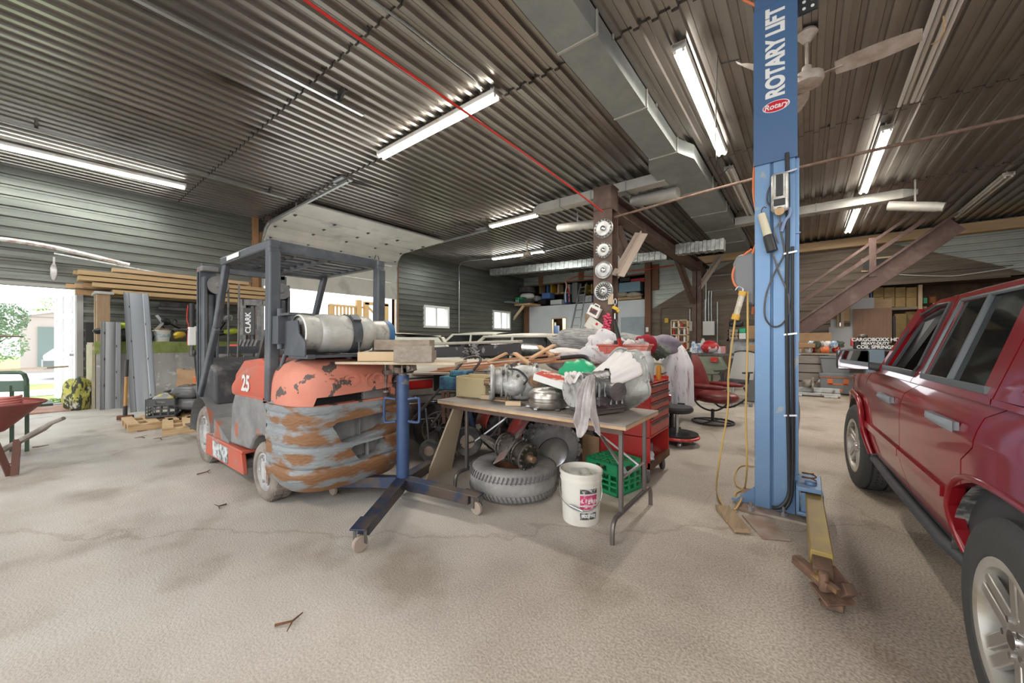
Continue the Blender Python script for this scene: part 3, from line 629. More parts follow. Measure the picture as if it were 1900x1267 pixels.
# stairs on the right
M_STAIR = mat('stair_brown_paint', (.14, .082, .07), .6, .05, (.22, .16, .14), 3.5, .45, .75)
YS = 14.2
t = T('staircase', 'red-brown painted steel staircase rising to the right against the board wall', 'staircase', (0, 0, 0))
A, Bp = PY(1462, 620, YS), PY(1775, 407, YS)
dd = (Bp-A)
for nm, yy in (('n', 0), ('f', 1.0)):
    b = MB(); b.beam(A+Vector((0, yy, -.1)), Bp+Vector((0, yy, -.1)), .06, .46, up=(0, 0, 1)); b.beam(A+Vector((0, yy-.04, .14)), Bp+Vector((0, yy-.04, .14)), .12, .03); part(t, 'stringer', b, M_STAIR)
b = MB()
for k in range(1, 18): c = A+dd*(k/18); b.bx((c.x-.14, YS+.05, c.z-.02), (c.x+.14, YS+.97, c.z+.02))
part(t, 'treads', b, M_STAIR)
for f_, h in ((.0, .95), (.55, 1.05)):
    c = A+dd*f_; b = MB(); b.bx((c.x-.07, YS-.07, c.z+(-2.0 if f_ == 0 else 0)), (c.x+.07, YS+.0, c.z+h)); part(t, 'rail_post', b, M_STAIR)
for h in (.95, .6):
    b = MB(); b.beam(A+Vector((-.1, -.03, h)), Bp+Vector((.1, -.03, h)), .06, .07 if h > .9 else .1); part(t, 'handrail', b, M_STAIR)
b = MB(); b.bx((A.x-.1, YS, 0), (A.x+.25, YS+.15, A.z)); b.bx((A.x-.1, YS+.9, 0), (A.x+.1, YS+1.0, A.z)); part(t, 'foot_post', b, M_STAIR)
# ================================================================ WHEELS
def tyre(mb, r, w_, ax='x', n=36, o=(0, 0, 0), rim=.62, grooves=4):
    h = w_/2; p = [(r*rim, -h*.86), (r*(rim+.05), -h), (r*.86, -h*1.0), (r*.95, -h*.93), (r*.99, -h*.78)]
    g = []
    for k in range(grooves+1):
        a = -h*.78+k*(2*h*.78)/(grooves+1); c = a+(2*h*.78)/(grooves+1)
        g += [(r, a+.004), (r, c-.012)] + ([(r*.965, c-.008), (r*.965, c)] if k < grooves else [])
    p += g+[(r*.99, h*.78), (r*.95, h*.93), (r*.86, h), (r*(rim+.05), h), (r*rim, h*.86)]
    mb.lathe(p, o, ax, n, caps=False); mb.lathe([(r*rim, h*.86), (r*rim, -h*.86)], o, ax, n, caps=False)
def lugs(mb, r, w_, ax='x', n=40, hh=.012, rows=2, ww=None):
    for k in range(n):
        for s_ in range(rows):
            a = 2*pi*(k+.5*(s_ % 2))/n; off = -w_/2+w_*(s_+.5)/rows
            M = Matrix.Rotation(a, 4, 'X'); bw = w_/rows*.86
            mb.add([(off-bw/2, r-.012, -r*pi/n*.62), (off+bw/2, r-.012, -r*pi/n*.62+.006), (off+bw/2, r-.012, r*pi/n*.62+.006), (off-bw/2, r-.012, r*pi/n*.62), (off-bw/2, r+hh, -r*pi/n*.55), (off+bw/2, r+hh, -r*pi/n*.55+.006), (off+bw/2, r+hh, r*pi/n*.55+.006), (off-bw/2, r+hh, r*pi/n*.55)],
                   [(3, 2, 1, 0), (4, 5, 6, 7), (0, 1, 5, 4), (1, 2, 6, 5), (2, 3, 7, 6), (3, 0, 4, 7)], M)
from mathutils.geometry import tessellate_polygon
def panel(outer, holes, fx, th, zc=(), yc=(), name='panel', side=1):
    """flat outline in (y, z) with holes, sliced at heights zc, then bent by x = fx(y, z)"""
    loops = [[Vector((0, y, z)) for y, z in outer]]+[[Vector((0, y, z)) for y, z in h] for h in holes]
    flat = [v for L in loops for v in L]; bm = bmesh.new(); vs = [bm.verts.new(v) for v in flat]
    for t in tessellate_polygon(loops):
        try: bm.faces.new([vs[i] for i in t])
        except ValueError: pass
    for z in zc: bmesh.ops.bisect_plane(bm, geom=bm.verts[:]+bm.edges[:]+bm.faces[:], plane_co=(0, 0, z), plane_no=(0, 0, 1), dist=1e-4)
    for y in yc: bmesh.ops.bisect_plane(bm, geom=bm.verts[:]+bm.edges[:]+bm.faces[:], plane_co=(0, y, 0), plane_no=(0, 1, 0), dist=1e-4)
    for v in bm.verts: v.co.x = fx(v.co.y, v.co.z)
    bmesh.ops.recalc_face_normals(bm, faces=bm.faces)
    bm.normal_update()
    s = sum((f.normal.x*f.calc_area() for f in bm.faces))
    if s*side > 0: bmesh.ops.reverse_faces(bm, faces=bm.faces)   # outward is -x for side=1
    me = bpy.data.meshes.new(name); 
    for f in bm.faces: f.smooth = True
    bm.to_mesh(me); bm.free(); me.set_sharp_from_angle(angle=R(30))
    return me
def ppart(parent, name, me, m, th=.015, label=None):
    me.materials.append(m); o = link(name, me, parent); s = o.modifiers.new('thick', 'SOLIDIFY'); s.thickness = th; s.offset = -1
    bpy.context.view_layer.update(); ne = bpy.data.meshes.new_from_object(o.evaluated_get(bpy.context.evaluated_depsgraph_get())); o.modifiers.clear(); o.data = ne
    ne.polygons.foreach_set('use_smooth', [True]*len(ne.polygons)); ne.set_sharp_from_angle(angle=R(24))
    if label: o['label'] = label
    return o
# ================================================================ RED SUV
M_CAR = mat('red_car_paint', (.33, .008, .016), .3, .15, (.27, .008, .014), 3, coat=.8)
M_CARTRIM = mat('black_trim', (.06, .065, .07), .55)
M_ALLOY = mat('alloy', (.6, .58, .55), .35, .75, (.45, .43, .4), 6, .45, .7)
M_HANDLE = mat('grey_handle', (.3, .33, .36), .45)
suv = T('suv', 'dusty red four-door SUV parked along the right edge', 'car', (.511, 1.908, 0), R(3.3))
WID = 1.80; WB = 2.74
def tx(z): return max(0, z-1.08)*.38
def sx(y, z):
    x = tx(z)
    if z <= 1.08:
        x = .045*max(0, (z-.93)/.15)**1.5+.05*max(0, (.62-z)/.22)**1.4
    if y > 2.4: x += .12*((y-2.4)/1.1)**2
    if y < -.3: x += .1*((-.3-y)/.8)**2
    return x
def arch(cy, pts): return [(cy+a, b_) for a, b_ in pts]
FA = [(.53, .40), (.54, .55), (.49, .7), (.36, .8), (.2, .83), (-.2, .83), (-.36, .8), (-.47, .68), (-.53, .55), (-.56, .42)]
fender = [(2.27, .50), (2.27, .99), (2.2, 1.06), (2.9, 1.0), (3.45, .93), (3.55, .8), (3.55, .4), (3.28, .4)]+[(WB+a, z) for a, z in FA[1:]]+[(WB-.56, .42), (2.22, .42)]
fender = [(2.27, .99), (2.24, 1.05), (2.9, 1.0), (3.45, .93), (3.56, .8), (3.56, .4)]+[(WB+a, z) for a, z in FA]
zs = (.45, .5, .56, .62, .67, .72, .77, .82, .87, .93, .97, 1.01, 1.05, 1.08); yg = [-.9+.12*k for k in range(38)]
fdoor = [(2.255, .43), (2.255, .99), (2.22, 1.055), (1.75, 1.10), (1.06, 1.10), (1.06, 1.07), (1.24, 1.0), (1.285, .85), (1.275, .6), (1.2, .43)]
rdoor = [(1.19, .43), (1.265, .6), (1.275, .85), (1.23, 1.0), (1.05, 1.07), (1.05, 1.10), (.16, 1.10), (.135, 1.07), (.25, 1.02), (.285, .9), (.39, .83), (.39, .73), (.475, .69), (.52, .6), (.52, .5), (.42, .43)]
quart = [(.15, 1.10), (.125, 1.07), (.24, 1.02), (.275, .9), (.38, .83), (.38, .735), (.28, .77), (.1, .79), (-.2, .79), (-.42, .72), (-.54, .58), (-.56, .42), (-.95, .42), (-.98, .8), (-.95, 1.10)]
for nm, side in (('near', 1), ('far', -1)):
    f_ = (lambda y, z: sx(y, z)) if side == 1 else (lambda y, z: WID-sx(y, z))
    ppart(suv, 'fender', panel(fender, [], f_, .02, zs, yg, 'fender', side), M_CAR, .03)
    fd = ppart(suv, 'door', panel(fdoor, [], f_, .02, zs, yg, 'door', side), M_CAR, .04)
    rd = ppart(suv, 'door', panel(rdoor, [], f_, .02, zs, yg, 'door', side), M_CAR, .04)
    ppart(suv, 'quarter_panel', panel(quart, [], f_, .02, zs, yg, 'quarter_panel', side), M_CAR, .03)
    # upper frames: front door window, rear door window with quarter pane, rear side window
    fw = [(1.70, 1.115), (1.12, 1.115), (1.02, 1.17), (1.08, 1.50), (1.25, 1.5), (1.56, 1.46)]
    up_f = [(1.80, 1.10), (1.06, 1.10), (.985, 1.16), (1.045, 1.54), (1.3, 1.54), (1.62, 1.48)]
    ppart(fd, 'window_frame', panel(up_f, [[(1.68, 1.125), (1.08, 1.125), (1.04, 1.17), (1.085, 1.50), (1.28, 1.50), (1.555, 1.44)]], f_, .02, (1.2, 1.4), [], 'window_frame', side), M_CAR, .04)
    up_r = [(1.05, 1.10), (.975, 1.16), (1.035, 1.54), (.2, 1.54), (.18, 1.3), (.15, 1.10)]
    ppart(rd, 'window_frame', panel(up_r, [[(.90, 1.135), (.92, 1.495), (.33, 1.5), (.25, 1.135)]], f_, .02, (1.2, 1.4), [], 'window_frame', side), M_CAR, .04)
    ppart(suv, 'rear_pillar', panel([(.14, 1.10), (.17, 1.3), (.19, 1.54), (-.78, 1.54), (-.95, 1.10)], [[(.0, 1.14), (.06, 1.49), (-.62, 1.49), (-.8, 1.14)]], f_, .02, (1.2, 1.4), [], 'rear_pillar', side), M_CAR, .04)
    def glass(py, nm='window_glass', par=suv, off=.003):
        me = panel(py, [], lambda y, z: f_(y, z)+off*side, .005, (), [], nm, side); ppart(par, nm, me, M_DGLASS, .004)
    glass([(.90, 1.13), (.92, 1.50), (.33, 1.50), (.25, 1.13)], par=rd); glass([(.0, 1.13), (.06, 1.5), (-.62, 1.5), (-.8, 1.13)])
    b = MB(); e = -.004*side   # black seals
    def ps(y, z, o=0): return (f_(y, z)+(e-o)*1, y, z)
    for L in ([(.915, 1.13), (.935, 1.505), (.31, 1.505)], ): b.tube([ps(*q) for q in L], .010, 6)
    b.beam(ps(.92, 1.125), ps(.2, 1.125), .026, .016, up=(1, 0, 0)); b.beam(ps(.56, 1.13), ps(.62, 1.5), .018, .02, up=(1, 0, 0)); b.beam(ps(.92, 1.13), ps(.935, 1.5), .014, .016, up=(1, 0, 0))
    part(rd, 'window_seal', b, mat('satin_trim', (.16, .18, .19), .4, .3))
    b = MB(); b.tube([ps(1.70, 1.12), ps(1.08, 1.12), ps(1.035, 1.17), ps(1.085, 1.505), ps(1.28, 1.505), ps(1.56, 1.45), ps(1.70, 1.12)], .009, 6); b.beam(ps(1.72, 1.125), ps(1.05, 1.125), .03, .02, up=(1, 0, 0)); b.tube([(f_(y, z)+.03*side, y, z) for y, z in ((1.66, 1.13), (1.53, 1.43), (1.28, 1.48), (1.12, 1.48))], .012, 6)
    part(fd, 'window_seal', b, M_CARTRIM)
    # door handles
    for dpar, y0, y1, z in ((fd, 1.72, 1.38, .935), (rd, .74, .40, .955)):
        b = MB(); x0 = f_(y0, z)-.01*side; sg = -side
        b.grid(lambda u, v: (x0+sg*(.012+.028*math.sin(pi*min(max(u*1.1-.05, 0), 1))**.6*(1-abs(v-.5)*1.2)), y0+(y1-y0)*u, z+.004*math.sin(u*3)+(v-.5)*(.028+.018*u)), 12, 5, side < 0)
        b.bx((x0-sg*.01, y0-.01, z-.016), (x0+sg*.014, y1+.01, z+.018)); part(dpar, 'door_handle', b, M_HANDLE, smooth=60)
    # body stripe moulding and running board
    b = MB()
    for a0, a1 in ((2.24, 1.27), (1.255, .56)): b.beam((f_(a0, .64)-.006*side, a0, .645), (f_(a1, .64)-.006*side, a1, .645), .045, .016, up=(1, 0, 0))
    part(suv, 'side_moulding', b, M_CAR)
    b = MB(); xc = 0 if side == 1 else WID
    b.tube([(xc+.1*side, 2.26, .39), (xc+.04*side, 2.18, .385), (xc+.03*side, 1.6, .38), (xc+.03*side, .7, .38), (xc+.05*side, .44, .385), (xc+.1*side, .4, .38)], .027, 12); b.beam((xc+.08*side, 2.3, .40), (xc+.08*side, .4, .40), .05, .1); part(suv, 'running_board', b, M_CARTRIM, smooth=50)
    # arch flare
    for cy, pts in ((WB, FA), (0, [(.5, .42), (.54, .55), (.48, .7), (.28, .785), (-.2, .795), (-.44, .72), (-.55, .57), (-.57, .42)])):
        b = MB(); b.tube([(f_(cy+a, z)-(.02 if cy else .0)*side, cy+a, z) for a, z in spline([(p[0], p[1], 0) for p in pts], 4) and [(q.x, q.y) for q in spline([(p[0], p[1], 0) for p in pts], 4)]], .022 if cy else .012, 8); part(suv, 'arch_flare', b, M_CAR, smooth=60)
    # wheel house liner
    for cy in (0, WB):
        b = MB(); xi = .02 if side == 1 else WID-.02; xo = xi+.42*side
        b.grid(lambda u, v: (xi+(xo-xi)*v, cy+.56*cos(pi*u), .40+.43*sin(pi*u)), 14, 2); b.prism([(cy+.56*cos(pi*k/12), .4+.43*sin(pi*k/12)) for k in range(13)], xo, xo+.02*side, 'yz'); part(suv, 'wheel_liner', b, mat('muddy_liner', (.09, .09, .09), .8, 0, (.4, .39, .37), 9, .5, .62, .3, 30), smooth=50)
# roof, windscreen, hood, floor
b = MB(); 
def roof(u, v):
    y = 1.42-u*2.2; w_ = tx(1.54); x = w_-.0+(WID-2*w_)*v; return (x, y, 1.54+.075*sin(pi*v)**.5*(1-.15*u)+.0-.06*max(0, (y-1.1)/.3)**2*.4)
b.grid(roof, 14, 16); b.grid(lambda u, v: (roof(u, v)[0], roof(u, v)[1], roof(u, v)[2]-.03), 14, 16, True); part(suv, 'roof', b, M_CAR, smooth=60)
b = MB()
for s_ in (0, 1):
    x = .28 if s_ == 0 else WID-.28; b.tube(spline([(x, .62, 1.60), (x, .52, 1.66), (x, .2, 1.67), (x, -.6, 1.66), (x, -.7, 1.6)]), .022, 8)
part(suv, 'roof_rail', b, M_CARTRIM)
b = MB(); b.grid(lambda u, v: (sx(3.0, 1.02)+(WID-2*sx(3.0, 1.02))*v+.0, 2.0+1.5*u, 1.06-.13*u**1.5+.05*sin(pi*v)**.7), 10, 10); part(suv, 'hood', b, M_CAR, smooth=60)
b = MB(); b.add([(.06, 1.9, 1.08), (WID-.06, 1.9, 1.08), (WID-.18, 1.46, 1.52), (.18, 1.46, 1.52)], [(0, 1, 2, 3)]); part(suv, 'windscreen', b, M_DGLASS)
b = MB(); b.beam((.04, 1.86, 1.09), (.16, 1.50, 1.485), .05, .05); b.beam((WID-.04, 1.86, 1.09), (WID-.16, 1.50, 1.485), .05, .05); part(suv, 'windscreen_pillar', b, M_CAR)
b = MB(); b.bx((.1, 3.45, .35), (WID-.1, 3.62, .95)); b.bx((.1, -1.0, .35), (WID-.1, -.9, 1.1)); part(suv, 'bumper', b, M_CAR, .03)
b = MB(); b.add([(.09, -.93, 1.1), (WID-.09, -.93, 1.1), (WID-.2, -.8, 1.54), (.2, -.8, 1.54)], [(0, 1, 2, 3)]); part(suv, 'rear_glass', b, M_DGLASS)
b = MB(); b.bx((.45, -.9, .4), (WID-.45, 3.4, .5)); b.bx((.08, .55, .4), (WID-.08, 2.15, .5)); b.bx((.5, 2.2, .5), (WID-.5, 3.4, .9)); part(suv, 'underbody', b, M_BLACK)
M_TRIMIN = mat('grey_interior', (.4, .4, .38), .8)
b = MB(); b.grid(lambda u, v: (.2+(WID-.4)*v, 1.36-u*2.1, 1.515+.02*sin(pi*v)), 4, 8); part(suv, 'headliner', b, M_TRIMIN)
for x_ in (.065, WID-.065): b = MB(); b.bx((x_-.005, -.85, .5), (x_+.005, 2.0, 1.085)); b.beam((x_, 1.05, 1.1), (x_+(.14 if x_ < 1 else -.14), 1.05, 1.5), .1, .01, up=(1, 0, 0)); part(suv, 'inner_door_card', b, M_CARTRIM)
for xx in (.5, 1.3):
    b = MB(); b.box((xx, 1.25, .72), (.5, .5, .16)); b.box((xx, .98, 1.0), (.5, .14, .6), (R(12), 0, 0)); b.box((xx, .9, 1.36), (.26, .1, .18), (R(8), 0, 0)); part(suv, 'front_seat', b, mat('seat_fabric', (.1, .1, .1), .9), .03)
b = MB(); b.box((.9, .25, .72), (1.3, .5, .18)); b.box((.9, -.02, 1.0), (1.3, .14, .55), (R(12), 0, 0)); part(suv, 'rear_seat', b, MATS['seat_fabric'], .03)
b = MB(); b.bx((.12, 1.75, .75), (WID-.12, 2.1, 1.07)); part(suv, 'dashboard', b, M_CARTRIM, .03)
b = MB(); b.torus((0, 0, 0), .17, .016, 'y'); b.beam((-.16, 0, 0), (.16, 0, 0), .03, .02); sw = part(suv, 'steering_wheel', b, M_BLACK, loc=(.5, 1.66, 1.03), rot=(R(-25), 0, 0))
b = MB(); b.beam((.06, 1.12, 1.1), (.19, 1.10, 1.5), .05, .09, up=(0, 1, 0)); b.beam((WID-.06, 1.12, 1.1), (WID-.19, 1.1, 1.5), .05, .12, up=(0, 1, 0)); b.beam((.10, 1.9, 1.1), (.2, 1.42, 1.5), .03, .08); part(suv, 'inner_pillar_trim', b, M_TRIMIN)
# far-side folded things seen through the rear glass
b = MB(); b.grid(lambda u, v: (.5+.5*u, .1+.3*v, 1.14+.15*sin(7*u)*cos(5*v)), 8, 8); part(suv, 'cargo_cover', b, mat('pale_cover', (.35, .37, .36), .8))
# mirror
mt = part(suv, 'wing_mirror', MB().box((-.125, 1.91, 1.165), (.185, .07, .15), (0, 0, R(4))).beam((-.05, 1.9, 1.125), (.06, 1.88, 1.11), .05, .06), M_CARTRIM, .022, label='black wing mirror')
b = MB(); b.box((-.127, 1.871, 1.165), (.168, .006, .132), (0, 0, R(4))); part(mt, 'mirror_glass', b, mat('mirror_glass', (.75, .78, .8), .04, 1.))
def alloy_wheel(cy, near, steer=0.):
    M = Matrix.Translation((.1 if near else WID-.1, cy, .36)) @ Matrix.Rotation(steer, 4, 'Z') @ (Matrix() if near else Matrix.Rotation(pi, 4, 'Z'))
    w_ = T_part('wheel', suv)
    b = MB(M); tyre(b, .365, .235, 'x', 48, rim=.61, grooves=4); lugs(b, .362, .1, 'x', 56, .002, 1); tp = part(w_, 'tyre', b, mat('suv_rubber', (.06, .062, .062), .8, bump=.2, bscale=40), smooth=40)
    b = MB(M); r = .225
    b.lathe([(r, -.105), (r+.012, -.112), (r-.0, -.116), (r-.02, -.11), (r-.028, -.07), (r-.03, .08)], n=48, ax='x', caps=False)
    part(w_, 'rim_barrel', b, mat('corroded_rim', (.62, .6, .55), .45, .5, (.45, .38, .26), 8, .5, .7), smooth=50)
    b = MB(M)
    for k in range(5):
        a = k*2*pi/5+.5
        for s_ in (-1, 1):
            a0, a1 = a+s_*.30, a+s_*.135
            d0 = Vector((-.075, .055*cos(a+s_*.5), .055*sin(a+s_*.5))); d1 = Vector((-.092, .212*cos(a1), .212*sin(a1)))
            b.beam(d0, d1, .042, .026, up=(1, 0, 0), taper=.92)
        b.beam((-.062, .05*cos(a), .05*sin(a)), (-.076, .2*cos(a), .2*sin(a)), .05, .02, up=(1, 0, 0))
    b.lathe([(.075, -.06), (.072, -.088), (.03, -.092), (0, -.092)], ax='x', n=24); part(w_, 'spokes', b, M_ALLOY, .004)
    b = MB(M); b.lathe([(.03, -.09), (.028, -.1), (0, -.101)], ax='x', n=20)
    for k in range(5): a = k*2*pi/5+.5+.63; b.cyl((-.085, .057*cos(a), .057*sin(a)), (-.1, .057*cos(a), .057*sin(a)), .011, n=6)
    part(w_, 'lug_nut', b, M_CHROME)
    b = MB(M); b.lathe([(.15, -.03), (.15, -.02), (0, -.02)], ax='x'); part(w_, 'brake_disc', b, M_DARK)
def T_part(name, parent):
    o = bpy.data.objects.new(name, None); COL.objects.link(o); o.parent = parent; o.empty_display_size = .1; return o
alloy_wheel(0, True); alloy_wheel(WB, True, R(4)); alloy_wheel(0, False); alloy_wheel(WB, False, R(9))

# ================================================================ FORKLIFT (faces the left wall)
M_ORANGE = mat('peeling_orange_paint', (.56, .18, .115), .55, .05, (.62, .25, .18), 3, .3, .7, .2, 18, col3=(.1, .075, .065), lo3=.578, hi3=.59, sc3=6.5)
M_RUSTG = mat('grey_paint_rusting', (.21, .235, .25), .65, .1, (.29, .31, .32), 3, .3, .7, .6, 22, 8, stretch=(1, 1, 2.4), col3=(.235, .115, .052), lo3=.425, hi3=.535, sc3=5.0)
M_FLG = mat('forklift_grey', (.085, .095, .11), .5, .3, (.17, .18, .19), 5, .5, .8)
M_FLG2 = mat('dusty_forklift_grey', (.16, .165, .17), .65, .1, (.27, .26, .25), 4, .4, .7, col3=(.35, .12, .07), lo3=.62, hi3=.66, sc3=3)
M_ORP = mat('orange_side_paint', (.5, .09, .05), .45, 0, (.42, .12, .08), 4, col3=(.3, .3, .3), lo3=.6, hi3=.7, sc3=4)
def banded(m, per, amp):   # the rust sits on the cast ridges
    n, l = m.node_tree.nodes, m.node_tree.links
    tcn = n.new('ShaderNodeTexCoord'); sp_ = n.new('ShaderNodeSeparateXYZ'); l.new(tcn.outputs['Object'], sp_.inputs[0])
    for lk in list(l):
        if lk.from_node.type == 'TEX_NOISE' and lk.to_node.type == 'VALTORGB' and abs(lk.from_node.inputs['Scale'].default_value-5.0) < .01:
            a = n.new('ShaderNodeMath'); a.operation = 'MULTIPLY_ADD'; a.inputs[1].default_value = 2*pi/per; a.inputs[2].default_value = 1.2; l.new(sp_.outputs['Z'], a.inputs[0])
            s_ = n.new('ShaderNodeMath'); s_.operation = 'SINE'; l.new(a.outputs[0], s_.inputs[0])
            q = n.new('ShaderNodeMath'); q.operation = 'MULTIPLY_ADD'; q.inputs[1].default_value = amp; l.new(s_.outputs[0], q.inputs[0]); l.new(lk.from_node.outputs[0], q.inputs[2])
            to = lk.to_socket; l.remove(lk); l.new(q.outputs[0], to); break
banded(M_RUSTG, .14, .07)
FO = Vector((-4.2, 1.72, 0)); fl = T('forklift', 'battered orange and grey forklift with a gas cylinder across its back', 'forklift', FO)
FM = Matrix.Translation(-FO)
def F(): return MB(FM)
YN, YFR = 1.2, 2.24; YM = (YN+YFR)/2; HW = (YFR-YN)/2
def plan(t, k=1., x0=-3.42, xr=-2.84, hw=HW, e=.55):   # t 0..1 round the tail
    a = pi*t; c, s_ = cos(a), sin(a)
    return (x0+(xr-x0)*k*abs(s_)**e, YM-hw*k*math.copysign(abs(c)**e, c))
def cwz(z):
    k = 1.0
    for zc, wd, dp in ((.335, .012, .03), (.50, .012, .028), (.63, .010, .024), (.745, .010, .03)): k -= dp*math.exp(-((z-zc)/wd)**2)
    k -= .10*max(0, (.30-z)/.14)**2; k += .012*sin(z*26)*.5
    return k
b = F(); NZ = 46
b.grid(lambda u, v: (*plan(u, cwz(.15+.66*v)), .15+.66*v-.0+.05*(1-v)*abs(sin(pi*u))**6*0), 48, NZ)
zt0 = .81
b.grid(lambda u, v: tuple(Vector((*plan(u, 1-v*.98), zt0)))[:3], 48, 2); b.grid(lambda u, v: (*plan(u, (1-v*.98)*cwz(.15)), .15), 48, 2, True)
b.bx((-3.44, YN+.01, .16), (-3.40, YFR-.01, .81))
cw = part(fl, 'counterweight', b, M_RUSTG, smooth=45)
def cut(o, mb):
    me = mb.mesh('cut', M_BLACK, 0); c_ = bpy.data.objects.new('cut', me); COL.objects.link(c_); c_.parent = o.parent
    m = o.modifiers.new('c', 'BOOLEAN'); m.object = c_; m.operation = 'DIFFERENCE'; m.solver = 'EXACT'
    bpy.context.view_layer.update(); dg = bpy.context.evaluated_depsgraph_get()
    ne = bpy.data.meshes.new_from_object(o.evaluated_get(dg)); o.modifiers.remove(m); old = o.data; o.data = ne; bpy.data.objects.remove(c_); ne.set_sharp_from_angle(angle=R(45))
b = F(); b.prism([(1.46, .65), (1.49, .675), (1.93, .705), (1.97, .68), (1.94, .60), (1.86, .555), (1.58, .505), (1.52, .52)], -2.97, -2.6, 'yz'); cut(cw, b)
b = F(); b.prism([(1.60, .45), (1.62, .47), (1.90, .485), (1.93, .46), (1.88, .375), (1.7, .34), (1.66, .36)], -2.97, -2.6, 'yz'); cut(cw, b)
b = F(); b.bx((-2.97, 1.47, .52), (-2.96, 1.96, .69)); b.bx((-2.97, 1.62, .35), (-2.96, 1.91, .475)); b.bx((-2.96, 1.70, .535), (-2.90, 1.71, .67)); b.cyl((-2.91, 1.78, .35), (-2.91, 1.78, .48), .018); part(cw, 'pocket_lining', b, M_FLG2)
b = F()   # orange hood above the counterweight
def hood(u, v):
    k = 1-.015; z = .80+.37*sin(v*pi/2)**.9 if v < 1 else 1.17
    kk = k*(1-.40*(1-cos(v*pi/2))**1.5)
    x, y = plan(u, kk, hw=HW*.985); return (x-.0, y, z+(.03*(x+3.4)*-1 if v > .3 else 0))
b.grid(hood, 44, 14)
b.grid(lambda u, v: (hood(u, 1)[0]*(1-v)+(-3.42)*v, hood(u, 1)[1]*(1-v)+YM*v, hood(u, 1)[2]+.02*v), 44, 3); b.bx((-3.5, YN+.01, .8), (-3.42, YFR-.01, 1.1))
hd = part(fl, 'engine_hood', b, M_ORANGE, smooth=50)
b = F(); b.prism([(1.36, .875), (1.98, .905), (1.98, .825), (1.34, .812)], -3.02, -2.6, 'yz'); cut(hd, b)
b = F(); b.bx((-3.0, 1.34, .80), (-2.99, 1.74, .93))
for k in range(9): b.bx((-2.95, 1.36, .815+k*.0085), (-2.93, 1.74, .8185+k*.0085))
part(hd, 'grille', b, M_BLACK)
b = F(); b.bx((-2.96, 1.74, .815), (-2.9, 1.97, .895)); part(hd, 'patch_plate', b, M_FLG2, .01)
text(hd, 'TOYOTA', M_ORANGE, .12, Matrix.Translation(-FO) @ fr((-2.866, 1.78, .985), (0, 1, 0), (-.12, 0, 1)), 'raised_lettering', .018, bold=.004, sx=1.35)
# tail light strip, frame between axles, step, fenders
b = F(); b.bx((-5.5, YN+.1, .18), (-3.4, YFR-.1, .42)); b.bx((-4.9, YN+.02, .16), (-3.95, YFR-.02, .24)); part(fl, 'chassis', b, M_FLG2, .02)
b = F(); b.prism([(-4.95, .14), (-4.93, .33), (-4.55, .33), (-3.92, .33), (-3.86, .14)], YN-.02, YN+.02, 'xz'); b.bx((-4.95, YN-.02, .31), (-3.9, YN+.3, .34)); part(fl, 'step_panel', b, M_ORP, .008)
b = F(); b.bx((-4.7, YN-.024, .16), (-4.25, YN-.018, .31)); part(fl, 'warning_sticker', b, mat('worn_sticker', (.55, .57, .57), .6, 0, (.1, .12, .14), 16, .45, .6))
for yy, w2 in ((YN, .4), (YFR-.4, .4)):   # grey side cowl above the step, open over the rear wheel
    b = F(); ar = [(-3.52+.30*cos(a), .26+.27*sin(a)) for a in [pi*k/8 for k in range(8, -1, -1)]]
    b.prism([(-4.3, .34), (-3.86, .36)]+[(x, z) for x, z in ar if z > .36]+[(-3.22, .5), (-3.3, .84), (-4.18, .82), (-4.26, .7)], yy+.01, yy+w2, 'xz'); part(fl, 'side_cowl', b, M_FLG2, .02)
b = F(); b.grid(lambda u, v: (-4.22+.86*u, YN+.0+.03*(1-sin(pi*v)**.3), .80+(.30*sin(pi*(.08+.9*u)*.62)**.7+.04)*v), 14, 8); b.prism([(-4.22, .8), (-4.16, 1.0), (-3.95, 1.13), (-3.6, 1.16), (-3.36, 1.12), (-3.36, .8)], YN+.01, YFR-.01, 'xz'); sp_ = part(fl, 'seat_deck', b, M_ORP, .02)
text(sp_, '25', mat('pale_number', (.6, .6, .58), .6), .19, Matrix.Translation(-FO) @ fr((-3.86, YN-.004, .93), (1, 0, 0), (0, 0, 1)), 'number', .002, shear=.15, bold=.006)
# front fender and floor
b = F()
for yy in (YN-.03, YFR-.27):
    b.grid(lambda u, v: (-5.12+.38*cos(pi*(1.02-u*.98)), yy+.3*v, .31+.37*sin(pi*(1.02-u*.98))+.02), 16, 2); b.prism([(-5.12+.38*cos(pi*k/12), .33+.37*sin(pi*k/12)) for k in range(13)], yy+.28, yy+.3, 'xz')
b.prism([(-4.78, .32), (-4.74, .52), (-4.3, .36), (-4.3, .30)], YN, YN+.2, 'xz'); part(fl, 'front_fender', b, M_FLG2, smooth=40)
b = F(); b.prism([(-5.42, .62), (-5.36, 1.08), (-5.2, 1.12), (-4.95, 1.02), (-4.9, .62)], YN+.05, YFR-.05, 'xz'); part(fl, 'dash_cowl', b, mat('dusty_black', (.045, .045, .05), .6, 0, (.2, .19, .18), 5, .5, .75), .03)
b = F(); b.box((-3.95, YM, 1.2), (.5, .5, .12)); b.box((-3.72, YM, 1.3), (.12, .46, .36), (0, R(-12), 0)); part(fl, 'operator_seat', b, M_BLACK, .04)
b = F(); b.torus((0, 0, 0), .17, .014, 'x'); part(fl, 'steering_wheel', b, M_BLACK, loc=(-.66, 0, 1.42), rot=(0, R(50), 0))
b = F(); b.beam((-5.1, YM, 1.05), (-4.86, YM, 1.42), .05, .05)
for k in range(3): b.cyl((-5.0, YM+.2+k*.06, 1.05), (-4.92, YM+.2+k*.06, 1.3), .008); b.blob((-4.92, YM+.2+k*.06, 1.31), (.03, .03, .04), k)
part(fl, 'levers', b, M_DARK)
